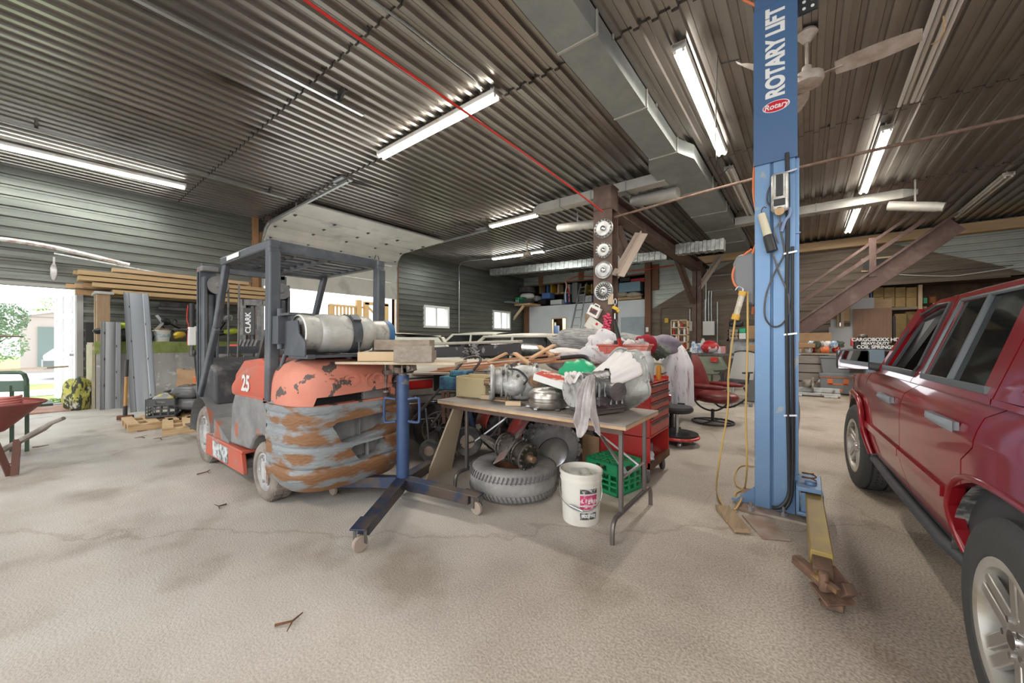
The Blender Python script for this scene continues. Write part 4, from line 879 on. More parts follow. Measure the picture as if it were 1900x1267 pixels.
# overhead guard
def post(p, q, w_, h_, up=(0, 1, 0)): b.beam(p, q, w_, h_, up)
for yy in (YN+.04, YFR-.04):
    b = F(); b.beam((-3.41, yy, .82), (-3.38, yy, 2.02), .085, .10, up=(1, 0, 0)); b.beam((-3.345, yy, 2.075), (-4.56, yy, 2.085), .085, .075); b.beam((-3.38, yy, 1.95), (-3.40, yy, 2.1), .084, .09, up=(1, 0, 0))
    b.beam((-4.5, yy, 2.08), (-4.82, yy, 1.45), .08, .055, up=(0, 1, 0)); b.beam((-4.82, yy, 1.45), (-5.38, yy, .7), .09, .055, up=(0, 1, 0))
    gd = part(fl, 'overhead_guard', b, M_FLG, .014, smooth=30)
b = F(); b.bx((-3.47, YN+.04, 2.03), (-3.40, YFR-.04, 2.12)); b.bx((-4.58, YN+.04, 2.03), (-4.5, YFR-.04, 2.12))
for k in range(6): xx = -3.62-k*.155; b.bx((xx-.028, YN+.08, 2.05), (xx+.028, YFR-.08, 2.07))
b.bx((-4.55, YM-.02, 2.03), (-3.42, YM+.02, 2.1)); b.bx((-4.55, YM-.25, 2.05), (-3.42, YM-.22, 2.09)); part(gd, 'roof_bars', b, M_FLG, .004)
b = F(); b.bx((-4.32, YN-.012, 2.06), (-4.0, YN-.008, 2.1)); part(gd, 'label_plate', b, M_WHITE)
# mast
b = F(); 
for yy in (1.36, 2.14):
    for dx in (0, -.11): b.bx((-5.62+dx, yy-.08, .1), (-5.60+dx, yy+.08, 2.18-.0)); 
    b.bx((-5.73, yy-.012, .1), (-5.6, yy+.012, 2.18)); b.bx((-5.6, yy-.07, .12), (-5.47, yy-.045, 2.05)); b.bx((-5.6, yy+.045, .12), (-5.47, yy+.07, 2.05)); b.cyl((-5.55, yy, .2), (-5.55, yy, 1.85), .06)
for z in (.5, 1.15, 2.13): b.bx((-5.66, 1.3, z), (-5.6, 2.2, z+.09))
ms = part(fl, 'mast', b, M_FLG, .004)
b = F(); 
for yy in (1.42, 2.10): b.lathe([(.02, -.02), (.105, -.02), (.105, -.01), (.085, -.005), (.085, .005), (.105, .01), (.105, .02), (.03, .02), (.02, .035), (0, .035)], (-5.47, yy, 1.96), 'x', 28); 
part(ms, 'chain_pulley', b, M_FLG2)
b = F()
for yy in (1.42, 2.10):
    for dx in (-.105, .105): b.tube([(-5.48, yy+dx, 1.96), (-5.48, yy+dx, .5)], .012, 6)
b.tube(spline([(-5.5, 1.6, .4), (-5.45, 1.62, 1.4), (-5.5, 1.64, 2.0)]), .012, 6); part(ms, 'lift_chain', b, M_DARK)
b = F(); b.box((-5.62, 1.36, 2.15), (.22, .16, .06)); part(ms, 'mast_cap', b, M_FLG2, .01)
b = F(); b.bx((-5.85, 1.3, .3), (-5.78, 2.14, .4)); b.bx((-5.85, 1.3, .7), (-5.78, 2.14, .8))
for yy in (1.42, 1.92): b.bx((-5.9, yy, .12), (-5.84, yy+.1, .85)); b.prism([(-5.84, .12), (-6.9, .12), (-6.95, .14), (-5.84, .17)], yy, yy+.1, 'xz')
part(fl, 'fork_carriage', b, M_DARK, .004)
# wheels
def fwheel(x, y, r, w_, near=True):
    g_ = T_part('wheel', fl); M = Matrix.Translation(Vector((x, y, r))-FO) @ Matrix.Rotation(pi/2 if near else -pi/2, 4, 'Z')
    b = MB(M); tyre(b, r*.985, w_, 'x', 40, rim=.66, grooves=1); lugs(b, r*.985, w_*.8, 'x', 30, .008, 2); part(g_, 'tyre', b, mat('brown_dusty_rubber', (.17, .14, .12), .9, 0, (.27, .24, .21), 5), smooth=40)
    b = MB(M); b.lathe([(r*.66, -w_*.42), (r*.6, -w_*.45), (r*.56, -w_*.3), (r*.3, -w_*.34), (r*.28, -w_*.42), (r*.12, -w_*.44), (0, -w_*.44)], ax='x', n=32, caps=False); b.lathe([(r*.66, w_*.4), (0, w_*.38)], ax='x', n=32, caps=False)
    for k in range(6): a = k*pi/3; b.cyl((-w_*.3, r*.44*cos(a), r*.44*sin(a)), (-w_*.42, r*.44*cos(a), r*.44*sin(a)), .014, n=6)
    part(g_, 'hub', b, mat('dusty_hub', (.36, .36, .36), .7, .2, (.5, .5, .49), 9, .4, .6, .3, 30), smooth=40)
fwheel(-5.12, YN+.1, .30, .2); fwheel(-3.50, YN+.09, .235, .17); fwheel(-5.12, YFR-.1, .30, .2, False); fwheel(-3.50, YFR-.09, .235, .17, False)
# cylinder bracket on the forklift and the strapped gas cylinder
b = F(); b.bx((-3.2, 1.28, 1.17), (-2.88, 1.34, 1.2)); b.bx((-3.22, 1.3, 1.175), (-2.9, 2.1, 1.195)); b.prism([(-3.25, 1.19), (-2.9, 1.19), (-2.9, 1.3), (-3.0, 1.36), (-3.02, 1.46), (-3.25, 1.46)], 1.27, 1.285, 'xz')
b.bx((-3.38, 1.22, 1.28), (-3.24, 1.3, 1.5)); b.cyl((-3.27, 1.25, 1.24), (-3.27, 1.25, 1.56), .022); b.bx((-3.3, 1.24, 1.5), (-3.1, 1.3, 1.52)); b.tube(spline([(-3.3, 1.3, 1.2), (-3.32, 1.28, 1.1), (-3.3, 1.3, 1.02)]), .018, 8); b.cyl((-3.05, 1.7, 1.05), (-3.05, 1.7, 1.18), .03); part(fl, 'cylinder_bracket', b, M_FLG, .003)
c = Vector((-3.05, 1.68, 1.365))
t = T('gas_cylinder', 'scuffed pale grey gas cylinder lying across the back of the orange forklift', 'gas cylinder', c)
b = MB(); r = .155; b.lathe([(0, -.30), (.06, -.298), (.11, -.285), (.145, -.255), (r, -.21), (r, .12), (.145, .18), (.11, .215), (.06, .23), (.0, .232)], ax='y', n=36); part(t, 'body', b, mat('scuffed_cylinder', (.45, .45, .43), .45, .25, (.58, .58, .55), 7, .35, .65, .25, 30, col3=(.30, .26, .22), lo3=.6, hi3=.7, sc3=11), smooth=60)
b = MB(); b.lathe([(.13, -.395), (.142, -.39), (.135, -.27), (.125, -.27), (.125, -.38)], ax='y', n=36, caps=False); b.lathe([(.125, -.37), (.09, -.36), (.0, -.36)], ax='y', n=36, caps=False); part(t, 'foot_ring', b, MATS['scuffed_cylinder'], smooth=50)
b = MB()
b.lathe([(.115, .18), (.125, .38), (.118, .385), (.108, .2)], ax='y', n=36, caps=False); part(t, 'collar', b, MATS['scuffed_cylinder'], smooth=50)
b = MB(); b.lathe([(.127, .33), (.129, .38), (.12, .39)], ax='y', n=36, caps=False); part(t, 'blue_band', b, mat('blue_band', (.05, .16, .35), .5), label='blue painted band')
b = MB(); b.lathe([(.02, .23), (.03, .26), (.03, .3), (0, .31)], ax='y'); part(t, 'valve', b, M_STEEL)
b = MB(); b.lathe([(r+.004, -.03), (r+.008, -.03), (r+.008, .05), (r+.004, .05)], (0, 0, 0), 'y', 36, caps=False); b.box((.11, .01, .125), (.07, .07, .03), (0, R(40), 0)); b.box((.155, .01, -.02), (.02, .06, .1))
for k in range(6): b.torus((0, 0, 0), .01, .004, n=4, m=3) if 0 else b.cyl((.165, .01, -.07-k*.022), (.165, .01, -.088-k*.022), .008, n=6)
part(t, 'strap', b, M_FLG, label='dark clamp strap with a short chain')
# ================================================================ OLD CARS
def old_car(loc, rz, label, m, dusty):
    t = T('sedan', label, 'car', loc, rz); L, W = 4.9, 1.82   # origin at the tail, heading +y
    st = [(0, .86, .45, .93), (.05, .90, .38, .98), (.5, .91, .34, 1.02), (1.35, .91, .30, 1.03), (2.4, .91, .28, 1.0), (3.4, .91, .30, 1.0), (4.4, .90, .34, .95), (4.82, .87, .40, .88), (4.9, .84, .48, .8)]
    b = MB()
    def body(u, v):
        s = u*(len(st)-1); i = min(int(s), len(st)-2); f_ = s-i; y, hw, z0, z1 = [st[i][k]*(1-f_)+st[i+1][k]*f_ for k in range(4)]
        pr = [(-.96, 0), (-1, .25), (-1.0, .55), (-.975, .8), (-.93, .96), (-.8, 1), (0, 1.025), (.8, 1), (.93, .96), (.975, .8), (1.0, .55), (1, .25), (.96, 0)]
        q = v*(len(pr)-1); j = min(int(q), len(pr)-2); g = q-j; px = pr[j][0]*(1-g)+pr[j+1][0]*g; pz = pr[j][1]*(1-g)+pr[j+1][1]*g
        return (px*hw, y, z0+(z1-z0)*pz)
    b.grid(body, 32, 24)
    for u in (0, 1): b.add([body(u, v/24) for v in range(25)], [tuple(range(25))])
    part(t, 'body', b, m, smooth=50)
    b = MB()   # roof and pillars
    rf = [(1.25, .72, 1.0), (1.72, .62, 1.37), (2.1, .63, 1.42), (2.7, .63, 1.42), (3.05, .62, 1.38), (3.55, .72, 1.0)]
    b.grid(lambda u, v: (rf[1][1]*(v*2-1)*1.0, 1.72+1.33*u, 1.38+.045*sin(pi*v)**.6+.03*sin(pi*u)), 10, 10); b.grid(lambda u, v: (rf[1][1]*(v*2-1)*.99, 1.72+1.33*u, 1.355), 2, 2)
    for s_ in (-1, 1):
        b.prism([(1.24, .98), (1.38, .98), (1.79, 1.37), (1.68, 1.38)], s_*.68-.03, s_*.68+.03, 'yz'); b.beam((s_*.72, 3.52, 1.0), (s_*.62, 3.05, 1.38), .05, .06); b.beam((s_*.71, 2.45, 1.0), (s_*.63, 2.45, 1.38), .04, .07)
        b.beam((s_*.635, 1.7, 1.385), (s_*.635, 3.07, 1.385), .05, .04)
    part(t, 'roof', b, m, .01, smooth=50)
    b = MB(); b.add([(-.7, 1.27, 1.02), (.7, 1.27, 1.02), (.6, 1.7, 1.37), (-.6, 1.7, 1.37)], [(0, 1, 2, 3)]); part(t, 'rear_window', b, dusty)
    b = MB(); b.add([(-.72, 3.53, 1.02), (.72, 3.53, 1.02), (.6, 3.06, 1.38), (-.6, 3.06, 1.38)], [(3, 2, 1, 0)]); part(t, 'windscreen', b, dusty)
    for s_ in (-1, 1):
        for y0, y1, y2, y3 in ((1.6, 2.43, 2.43, 1.9), (2.47, 3.42, 3.03, 2.47)):
            b = MB(); b.add([(s_*.70, y0, 1.01), (s_*.70, y1, 1.01), (s_*.625, y2, 1.37), (s_*.625, y3, 1.37)], [(0, 1, 2, 3)]); part(t, 'side_window', b, M_DGLASS)
    b = MB(); b.bx((-.8, 1.9, .55), (.8, 2.4, .95)); b.bx((-.75, 2.5, .55), (-.1, 2.7, 1.15)); b.bx((.1, 2.5, .55), (.75, 2.7, 1.15)); part(t, 'seats', b, M_BLACK, .03)
    b = MB(); b.beam((-.9, -.06, .52), (.9, -.06, .52), .12, .16); b.beam((-.86, .0, .66), (.86, .0, .66), .06, .02); part(t, 'rear_bumper', b, M_CHROME, .02)
    b = MB(); b.beam((-.9, 4.96, .5), (.9, 4.96, .5), .12, .16); part(t, 'front_bumper', b, M_CHROME, .02)
    for x0 in (-.84, .32):
        b = MB(); b.bx((x0, -.02, .74), (x0+.52, .03, .84)); part(t, 'tail_light', b, mat('red_lens', (.55, .01, .01), .15, coat=.5), .006)
    b = MB(); b.bx((-.3, -.012, .7), (.3, .03, .9)); b.bx((-.86, -.01, .86), (.86, .03, .875)); part(t, 'rear_panel_trim', b, M_BLACK)
    for s_ in (-1, 1):
        for y in (1.0, 3.95):
            b = MB(Matrix.Translation((s_*.80, y, .33))); tyre(b, .33, .2, 'x', 28, grooves=2); b.lathe([(.2, -.1), (.15, -.09), (0, -.11)], ax='x', n=20, caps=False); b.lathe([(.2, .1), (.15, .09), (0, .11)], ax='x', n=20, caps=False); part(t, 'wheel', b, M_RUBBER)
    return t
M_DUSTG = mat('dusty_glass', (.36, .38, .34), .75, 0, (.46, .48, .44), 3)
old_car((-3.5, 3.36, 0), R(75), 'dusty pale grey sedan with red tail lights, boards piled on its boot', mat('dusty_pale_paint', (.5, .47, .4), .55, .1, (.42, .41, .37), 2, .3, .7), M_DUSTG)
c1_ = old_car((-4.65, 8.5, 0), R(97), 'cream sedan farthest back, parked below the small windows', mat('cream_paint', (.66, .65, .56), .4, .1, (.6, .6, .52), 2), M_DUSTG)
c1_.scale = (1.08, 1.08, 1.08)
old_car((-1.62, 6.1, 0), R(97), 'grey-cream sedan with a dusty windscreen directly behind the board pile', mat('grey_cream_paint', (.44, .42, .35), .5, .1, (.52, .5, .43), 2), M_DUSTG)
# dark tailgate panel with a white top edge lying over the boot
def at(px, py, d): return PD(px, py, d)
p, q = at(806, 654, 5.2), at(966, 648, 4.4)
t = T('truck_tailgate', 'black panel with white upper edge standing on the boot behind the boards', 'car panel', (p+q)/2)
o = (p+q)/2; b = MB(); b.beam(p-o, q-o, .05, .14); part(t, 'panel', b, mat('scuffed_black', (.05, .05, .055), .6, 0, (.3, .3, .3), 9, .6, .66), .01)
b = MB(); b.beam(p-o+Vector((0, 0, .12)), q-o+Vector((0, 0, .09)), .10, .035); part(t, 'top_edge', b, MATS['dusty_pale_paint'], .01)
t = solo('engine_manifold', 'tangle of black hoses and silver fittings on the boot before the black panel', 'engine part', MB().tube([at(885+18*cos(k*1.9)+10*sin(k*.7), 652+14*sin(k*2.3), 4.75+.06*sin(k*3.1)) for k in range(60)], .011, 6), mat('hose_mix', (.03, .03, .03), .4, .1, (.5, .5, .5), 8, .5, .56))
# loose mouldings piled across the boot and bench
M_MOULD = mat('orange_brown_moulding', (.45, .19, .09), .6, 0, (.52, .27, .14), 5, stretch=(1, 1, 1)); M_FRESH = mat('fresh_sawn_wood', (.68, .44, .26), .7, 0, (.6, .36, .2), 5)
bl = [((800, 690, 4.6), (1030, 668, 4.0), M_MOULD, 'long orange-brown board with its left end over the boot'), ((815, 684, 4.7), (1060, 662, 4.1), M_MOULD, 'long orange-brown board lying second in the pile'), ((850, 676, 4.6), (1050, 655, 4.3), M_MOULD, 'orange-brown board lying topmost and longest in the pile'), ((838, 694, 4.3), (960, 672, 4.0), M_MOULD, 'lowest orange-brown board nearest the beige case'),
      ((905, 672, 4.3), (940, 655, 4.4), M_FRESH, 'short orange offcut with dark end at the left of the board pile'), ((955, 655, 4.1), (985, 677, 3.9), M_FRESH, 'fresh-cut stick slanting down over the board pile'), ((1000, 642, 4.3), (1025, 660, 4.1), M_FRESH, 'short fresh-cut stick crossing the topmost one'), ((1028, 640, 4.3), (985, 665, 4.0), M_FRESH, 'fresh-cut stick leaning up to the right over the pile'), ((880, 681, 4.45), (1075, 668, 3.9), M_MOULD, 'thin orange-brown strip at the right of the board pile')]
for a, c, m, lab in bl:
    b = MB(); b.beam(at(*a), at(*c), .09 if m is M_MOULD else .06, .022); solo('wooden_board', lab, 'board', b, m, bev=.003, group='boards piled over the boot')
for a, c, lab in (((700, 690, 4.9), (1000, 690, 4.3), 'pale wide panel board lying under the orange-brown boards'),):
    b = MB(); b.beam(at(*a), at(*c), .55, .02); solo('panel_board', lab, 'board', b, mat('pale_panel', (.48, .42, .35), .7, 0, (.4, .34, .28), 3))
# ================================================================ ENGINE STAND with board and blocks
M_BLUE = mat('blue_enamel', (.045, .085, .20), .38, .2, (.08, .12, .22), 4, .45, .75, col3=(.2, .2, .2), lo3=.66, hi3=.7, sc3=9)
M_BLUEW = mat('worn_blue', (.03, .045, .09), .5, .3, (.10, .075, .06), 5, .46, .6)
S = Vector((-2.665, 1.955, 0)); t = T('transmission_jack', 'blue wheeled transmission jack on four splayed legs before the forklift', 'jack', S)
SM = Matrix.Translation(-S)
b = MB(); b.cyl((0, 0, .1), (0, 0, 1.02), .052, n=24); b.cyl((0, 0, .1), (0, 0, .16), .07, n=24); part(t, 'column', b, M_BLUE)
b = MB(); b.cyl((0, 0, 1.0), (0, 0, 1.05), .035); b.box((0, 0, 1.06), (.14, .1, .05)); b.bx((-.07, -.06, 1.04), (-.055, .06, 1.11)); b.bx((.055, -.06, 1.04), (.07, .06, 1.11)); b.beam((-.07, -.03, 1.04), (-.22, -.03, 1.03), .05, .04); b.cyl((-.2, -.03, .9), (-.2, -.03, 1.12), .012); b.cyl((-.2, -.03, .86), (-.2, -.03, .88), .025); b.beam((.07, 0, 1.08), (.15, 0, 1.1), .05, .07); b.cyl((.13, -.05, 1.09), (.13, -.02, 1.09), .02); part(t, 'saddle', b, mat('greasy_tan_metal', (.4, .37, .33), .5, .5, (.16, .13, .11), 8), .004)
b = MB(Matrix.Rotation(YAW, 4, 'Z'))
for s_ in (-1, 1): b.tube(spline([(s_*.05, -.03, .82), (s_*.13, -.03, .83), (s_*.145, -.03, .80), (s_*.145, -.03, .66), (s_*.13, -.03, .63), (s_*.05, -.03, .64)], 4), .011, 8)
part(t, 'grab_handle', b, M_BLUE)
for tip in ((668, 1005), (884, 940), (618, 905), (838, 846)):
    g = G(tip[0], tip[1], .06)-S; g.z = 0; L = g.length; d = g/L; n_ = Vector((-d.y, d.x, 0))
    b = MB(); b.tube([d*.04+Vector((0, 0, .13)), d*.12+n_*.0+Vector((0, 0, .125)), d*.22+Vector((0, 0, .125)), d*(L-.05)+Vector((0, 0, .115))], [.062, .066, .062, .056], 4); b.beam(d*(L-.12)+Vector((0, 0, .158)), d*(L+.04)+Vector((0, 0, .15)), .1, .012); lg = part(t, 'leg', b, M_BLUEW, .004, 25)
    b = MB(); c = d*(L+.0)
    b.lathe([(.045, -.014), (.05, -.01), (.05, .01), (.045, .014)], (c.x, c.y, .05), 'x' if abs(d.y) > .7 else 'y', 20); part(lg, 'caster_wheel', b, mat('worn_caster', (.33, .27, .22), .7))
    b = MB(); b.beam(c+Vector((.022, .022, .05)), c+Vector((.022, .022, .15)), .03, .006); b.beam(c+Vector((-.022, -.022, .05)), c+Vector((-.022, -.022, .15)), .03, .006); part(lg, 'caster_fork', b, M_DARK)
# plywood board lying on the saddle, with timbers
c = at(752, 676, 3.16); A_, B_ = at(648, 671, 3.2), at(856, 677, 3.1)
zb = 1.13
A_.z = B_.z = zb+.0; b = MB(); b.beam(A_, B_, .42, .018); solo('plywood_board', 'thin plywood board balanced across the top of the blue jack', 'board', b, M_PLY)
def timber(a, c, w_, h_, lab, m, zc): 
    p, q = at(*a), at(*c); p.z = q.z = zc; b = MB(); b.beam(p, q, w_, h_); solo('timber_block', lab, 'timber', b, m, bev=.005, group='wood blocks on the jack board')
timber((667, 660, 3.1), (785, 660, 3.1), .09, .075, 'pale sawn block lying lowest on the jack board', M_FRESH if 0 else M_LWOOD, 1.178)
timber((700, 640, 3.3), (802, 640, 3.25), .14, .09, 'thick weathered beam on top at the back, above the jack', M_OLDWOOD, 1.27)
timber((690, 655, 3.35), (806, 655, 3.3), .13, .08, 'weathered block under the thick beam at the back', M_OLDWOOD, 1.182)
timber((733, 650, 2.93), (804, 652, 2.93), .09, .125, 'grey grainy block standing in front of the thick beam', wood('grey_grain', (.36, .31, .26), (.24, .2, .16), 0, 4), 1.203)
# ================================================================ FOLDING TABLE
TX0, TX1, TY0, TY1, TZ = -2.69, -.905, 2.353, 3.03, .765
M_LEGS = mat('brown_grey_leg', (.17, .15, .14), .4, .6)
t = T('folding_table', 'long folding table with a worn grey top crowded with gearbox parts', 'table', (-1.8, 2.69, 0)); TMx = Matrix.Translation((1.8, -2.69, 0))
b = MB(TMx); b.bx((TX0, TY0, TZ-.012), (TX1, TY1, TZ)); part(t, 'tabletop', b, mat('worn_table_top', (.3, .27, .25), .6, 0, (.4, .36, .32), 3, .4, .7, .1, 30, col3=(.2, .14, .1), lo3=.6, hi3=.7))
b = MB(TMx); b.bx((TX0, TY0, TZ-.034), (TX1, TY1, TZ-.0125)); part(t, 'edge_board', b, mat('orange_chipboard_edge', (.5, .33, .18), .7, 0, (.6, .42, .26), 6), .002)
b = MB(TMx); b.bx((TX0+.03, TY0+.02, TZ-.07), (TX1-.03, TY0+.04, TZ-.034)); b.bx((TX0+.03, TY1-.04, TZ-.07), (TX1-.03, TY1-.02, TZ-.034)); part(t, 'apron', b, M_BROWN)
for xx in (-.98, -2.42):
    sg = 1 if xx > -1.8 else -1
    for y0 in (TY0+.11, TY1-.1):
        b = MB(TMx); b.beam((xx, y0, TZ-.04), (xx, y0, .14), .028, .028, up=(1, 0, 0)); part(t, 'leg', b, M_LEGS, .004)
    b = MB(TMx); b.tube(spline([(xx, TY0-.035, .0), (xx, TY0-.03, .10), (xx, TY0+.01, .145), (xx, TY0+.1, .15), (xx, TY1-.1, .15), (xx, TY1+.0, .145), (xx, TY1+.04, .10), (xx, TY1+.045, .0)], 4), .016, 8); part(t, 'foot_rail', b, M_LEGS)
    b = MB(TMx); ym = (TY0+TY1)/2; p0, pm, p1 = Vector((xx, ym-.12, .38)), Vector((xx-sg*.26, ym-.0, .60)), Vector((xx-sg*.42, ym, TZ-.05))
    b.beam(p0+Vector((0, .24, 0)), pm, .022, .012); b.beam(p0, pm, .022, .012); b.beam(pm, p1, .03, .014); b.beam(p0+Vector((0, -.1, 0)), p0+Vector((0, .35, 0)), .015, .015); part(t, 'folding_brace', b, M_STEEL)
TT = TZ
def on(px, py, z=TT): return G(px, py, z)
# beige case
c = at(880, 722, 3.62); b = MB(); b.beam((-.2, 0, .0), (.16, 0, 0), .2, .19); o = solo('beige_case', 'open beige plastic box at the far left corner of the table', 'box', MB().bx((-.2, -.11, 0), (.14, .11, .012)).bx((-.2, -.11, 0), (.14, -.095, .19)).bx((-.2, .095, 0), (.14, .11, .21)).bx((-.2, -.11, 0), (-.185, .11, .2)).bx((.125, -.11, 0), (.14, .11, .2)), mat('beige_plastic', (.62, .52, .3), .5), (-2.50, 2.72, TT), R(8), bev=.005)
def housing(name, label, loc, rz, L, r, m, seed, tail=.6, rot=None, cat='gearbox', flange=True, pan=False, parts=True):
    """ribbed cast gearbox lying along its x axis"""
    t = T(name, label, cat, loc, rz, rot=rot); rr = random.Random(seed)
    b = MB(); b.lathe([(0, -L/2), (r*.5, -L/2), (r*.62, -L/2+.01), (r*.7, -L*.3), (r*.85, -L*.12), (r*.95, L*.05), (r*.9, L*.25), (r*.7, L*.38), (r*.5, L/2), (0, L/2)], (0, 0, 0), 'x', 28)
    b.blob((-L*.1, -r*.55, -r*.1), (L*.55, r*1.2, r*1.1), seed, .12, 18, 12); b.blob((L*.15, r*.4, r*.25), (L*.5, r*1.1, r*1.0), seed+1, .12, 18, 12); b.blob((L*.05, 0, -r*.6), (L*.6, r*1.3, r*.75), seed+2, .08, 18, 12)
    part(t, 'casing', b, m, smooth=40)
    b = MB()
    for k in range(9):
        x = -L*.35+k*L*.085; b.torus((x, 0, 0), r*(.80+.12*sin(k)), .009, 'x', 24, 5)
    for k in range(10): a = rr.uniform(0, 6.28); x = rr.uniform(-.35, .35)*L; b.beam((x, r*.55*cos(a), r*.55*sin(a)), (x+rr.uniform(-.05, .05), r*1.05*cos(a), r*1.05*sin(a)), .025, .02)
    part(t, 'ribs', b, m)
    if flange:
        b = MB(); b.lathe([(r*.3, -L/2-.03), (r*.98, -L/2-.03), (r, -L/2-.015), (r*.9, -L/2+.005), (r*.3, -L/2+.01)], (0, 0, 0), 'x', 32)
        for k in range(12): a = k*pi/6; b.cyl((-L/2-.045, r*.86*cos(a), r*.86*sin(a)), (-L/2-.025, r*.86*cos(a), r*.86*sin(a)), .011, n=6)
        part(t, 'flange', b, m)
        b = MB(); b.lathe([(.02, -L/2-.09), (.028, -L/2-.088), (.03, -L/2-.03), (.05, -L/2-.028), (.05, -L/2)], (0, 0, 0), 'x', 18); part(t, 'output_shaft', b, mat('rusty_shaft', (.3, .19, .12), .5, .5))
    b = MB()
    for k in range(9): a = rr.uniform(.3, 2.8); x = rr.uniform(-.4, .4)*L; b.cyl((x, r*.8*cos(a), r*.8*sin(a)), (x, r*1.1*cos(a), r*1.1*sin(a)), .013, n=6)
    part(t, 'bolt_head', b, M_DARK)
    return t
t = housing('transfer_case', 'grey cast transfer case with finned round end and two rusty shafts', (-2.07, 2.78, TT+.165), R(42), .46, .165, M_ALU, 3)
b = MB(); b.lathe([(.0, -.2), (.025, -.2), (.03, -.17), (.05, -.17), (.055, -.1)], (.12, -.06, .03), 'y', 18); part(t, 'second_shaft', b, MATS['rusty_shaft'])
b = MB(); b.tube(spline([(-.1, -.1, .13), (-.02, -.17, .12), (.05, -.2, .05), (.02, -.2, .0)]), .01, 6); part(t, 'breather_hose', b, M_BLACK)
b = MB(); b.blob((.16, -.02, .02), (.22, .3, .25), 8, .12, 18, 12); b.blob((.2, .1, .0), (.2, .2, .22), 9, .1); part(t, 'rear_casing', b, M_ALU)
# small wood blocks, gloves and pliers
for i, (px, py, dm, rz, lab, m) in enumerate(((902, 741, (.12, .06, .04), .3, 'short pale wood block near the finned round end of the gearbox', M_LWOOD), (950, 753, (.13, .055, .035), .5, 'wood block at the table edge left of the torque converter', M_LWOOD), (925, 744, (.16, .07, .012), .1, 'thin orange-edged wood scrap under the gearbox', M_FRESH))):
    c = on(px, py); solo('wood_block', lab, 'wood block', MB().box((0, 0, dm[2]/2+.001), dm), m, (c.x, c.y+.02, TT), rz, bev=.003)
c = on(975, 752); t = T('snips', 'grey-handled snips lying beside the silver torque converter', 'hand tool', (c.x, c.y, TT+.012), .4)
b = MB(); b.tube(spline([(0, 0, 0), (.06, .02, 0), (.12, .03, .01), (.17, .01, .01)]), .014, 8); b.tube(spline([(0, 0, 0), (.06, -.03, 0), (.12, -.04, .01), (.16, -.03, .01)]), .014, 8); part(t, 'handle', b, mat('tool_grip', (.16, .13, .12), .6))
b = MB(); b.beam((0, 0, 0), (-.08, .01, 0), .025, .01, taper=.3); part(t, 'blade', b, M_STEEL)
c = on(928, 736); solo('work_glove', 'black rolled glove lying in front of the grey transfer case', 'glove', MB().blob((0, 0, .03), (.15, .07, .05), 5, .2), M_BLACK, (c.x, c.y, TT), .3)
# torque converter
t = T('torque_converter', 'shiny round steel torque converter in the middle of the table', 'torque converter', (-1.645, 2.60, TT))
b = MB(); b.lathe([(0, .0), (.125, .0), (.15, .015), (.155, .03), (.155, .06), (.15, .065), (.15, .085), (.155, .09), (.152, .12), (.14, .14), (.11, .155), (.07, .162), (0, .165)], n=48); part(t, 'shell', b, mat('polished_converter', (.55, .53, .5), .3, .9, (.3, .27, .24), 4, .4, .7), smooth=30)
b = MB()
for k in range(6): a = k*pi/3+.5; b.box((.15*cos(a), .15*sin(a), .012), (.045, .03, .014), (0, 0, a))
part(t, 'mounting_lug', b, M_STEEL)
# white carton tilted on it
Mb = Matrix.Translation((-1.54, 2.62, TT+.212)) @ Euler((R(8), R(14), R(8))).to_matrix().to_4x4()
t = T('carton', 'long white carton with a red top tilted on the torque converter', 'carton', (0, 0, 0)); t.matrix_world = Mb
part(t, 'box', MB().bx((-.21, -.07, -.03), (.2, .1, .025)), mat('glossy_white_card', (.82, .82, .8), .4), .003); part(t, 'printed_top', MB().bx((-.2, -.065, .026), (.19, .095, .029)), mat('red_print', (.65, .08, .05), .4, 0, (.8, .75, .7), 9, .5, .55))
# bags
M_CLEAR = mat('clear_bag', (.75, .78, .82), .15, 0, (.6, .63, .68), 8, alpha=.8); M_GREENB = mat('green_bag', (.03, .42, .2), .35)
def crumple(name, label, cat, loc, d, seed, m, rz=0, amp=.16, fr_=5, grp=None):
    return solo(name, label, cat, MB().blob((0, 0, d[2]*.42), d, seed, amp, 26, 16, fr_, flat=-d[2]*.42), m, loc, rz, group=grp, smooth=35)
crumple('plastic_bag', 'crumpled clear plastic bag behind the transfer case', 'plastic bag', (-1.84, 2.96, TT+.16), (.24, .14, .1), 11, M_CLEAR)
crumple('green_bag', 'bright green plastic bag behind the white carton', 'plastic bag', (-1.55, 2.93, TT+.15), (.36, .22, .24), 12, M_GREENB)
solo('black_tray', 'small black open tray in front of the green bag', 'tray', MB().bx((-.13, -.08, 0), (.13, .08, .01)).bx((-.13, -.08, 0), (.13, -.07, .09)).bx((-.13, .07, 0), (.13, .08, .09)).bx((-.13, -.08, 0), (-.12, .08, .09)).bx((.12, -.08, 0), (.13, .08, .09)), M_BLACK, (-1.86, 2.93, TT+.14), R(10))
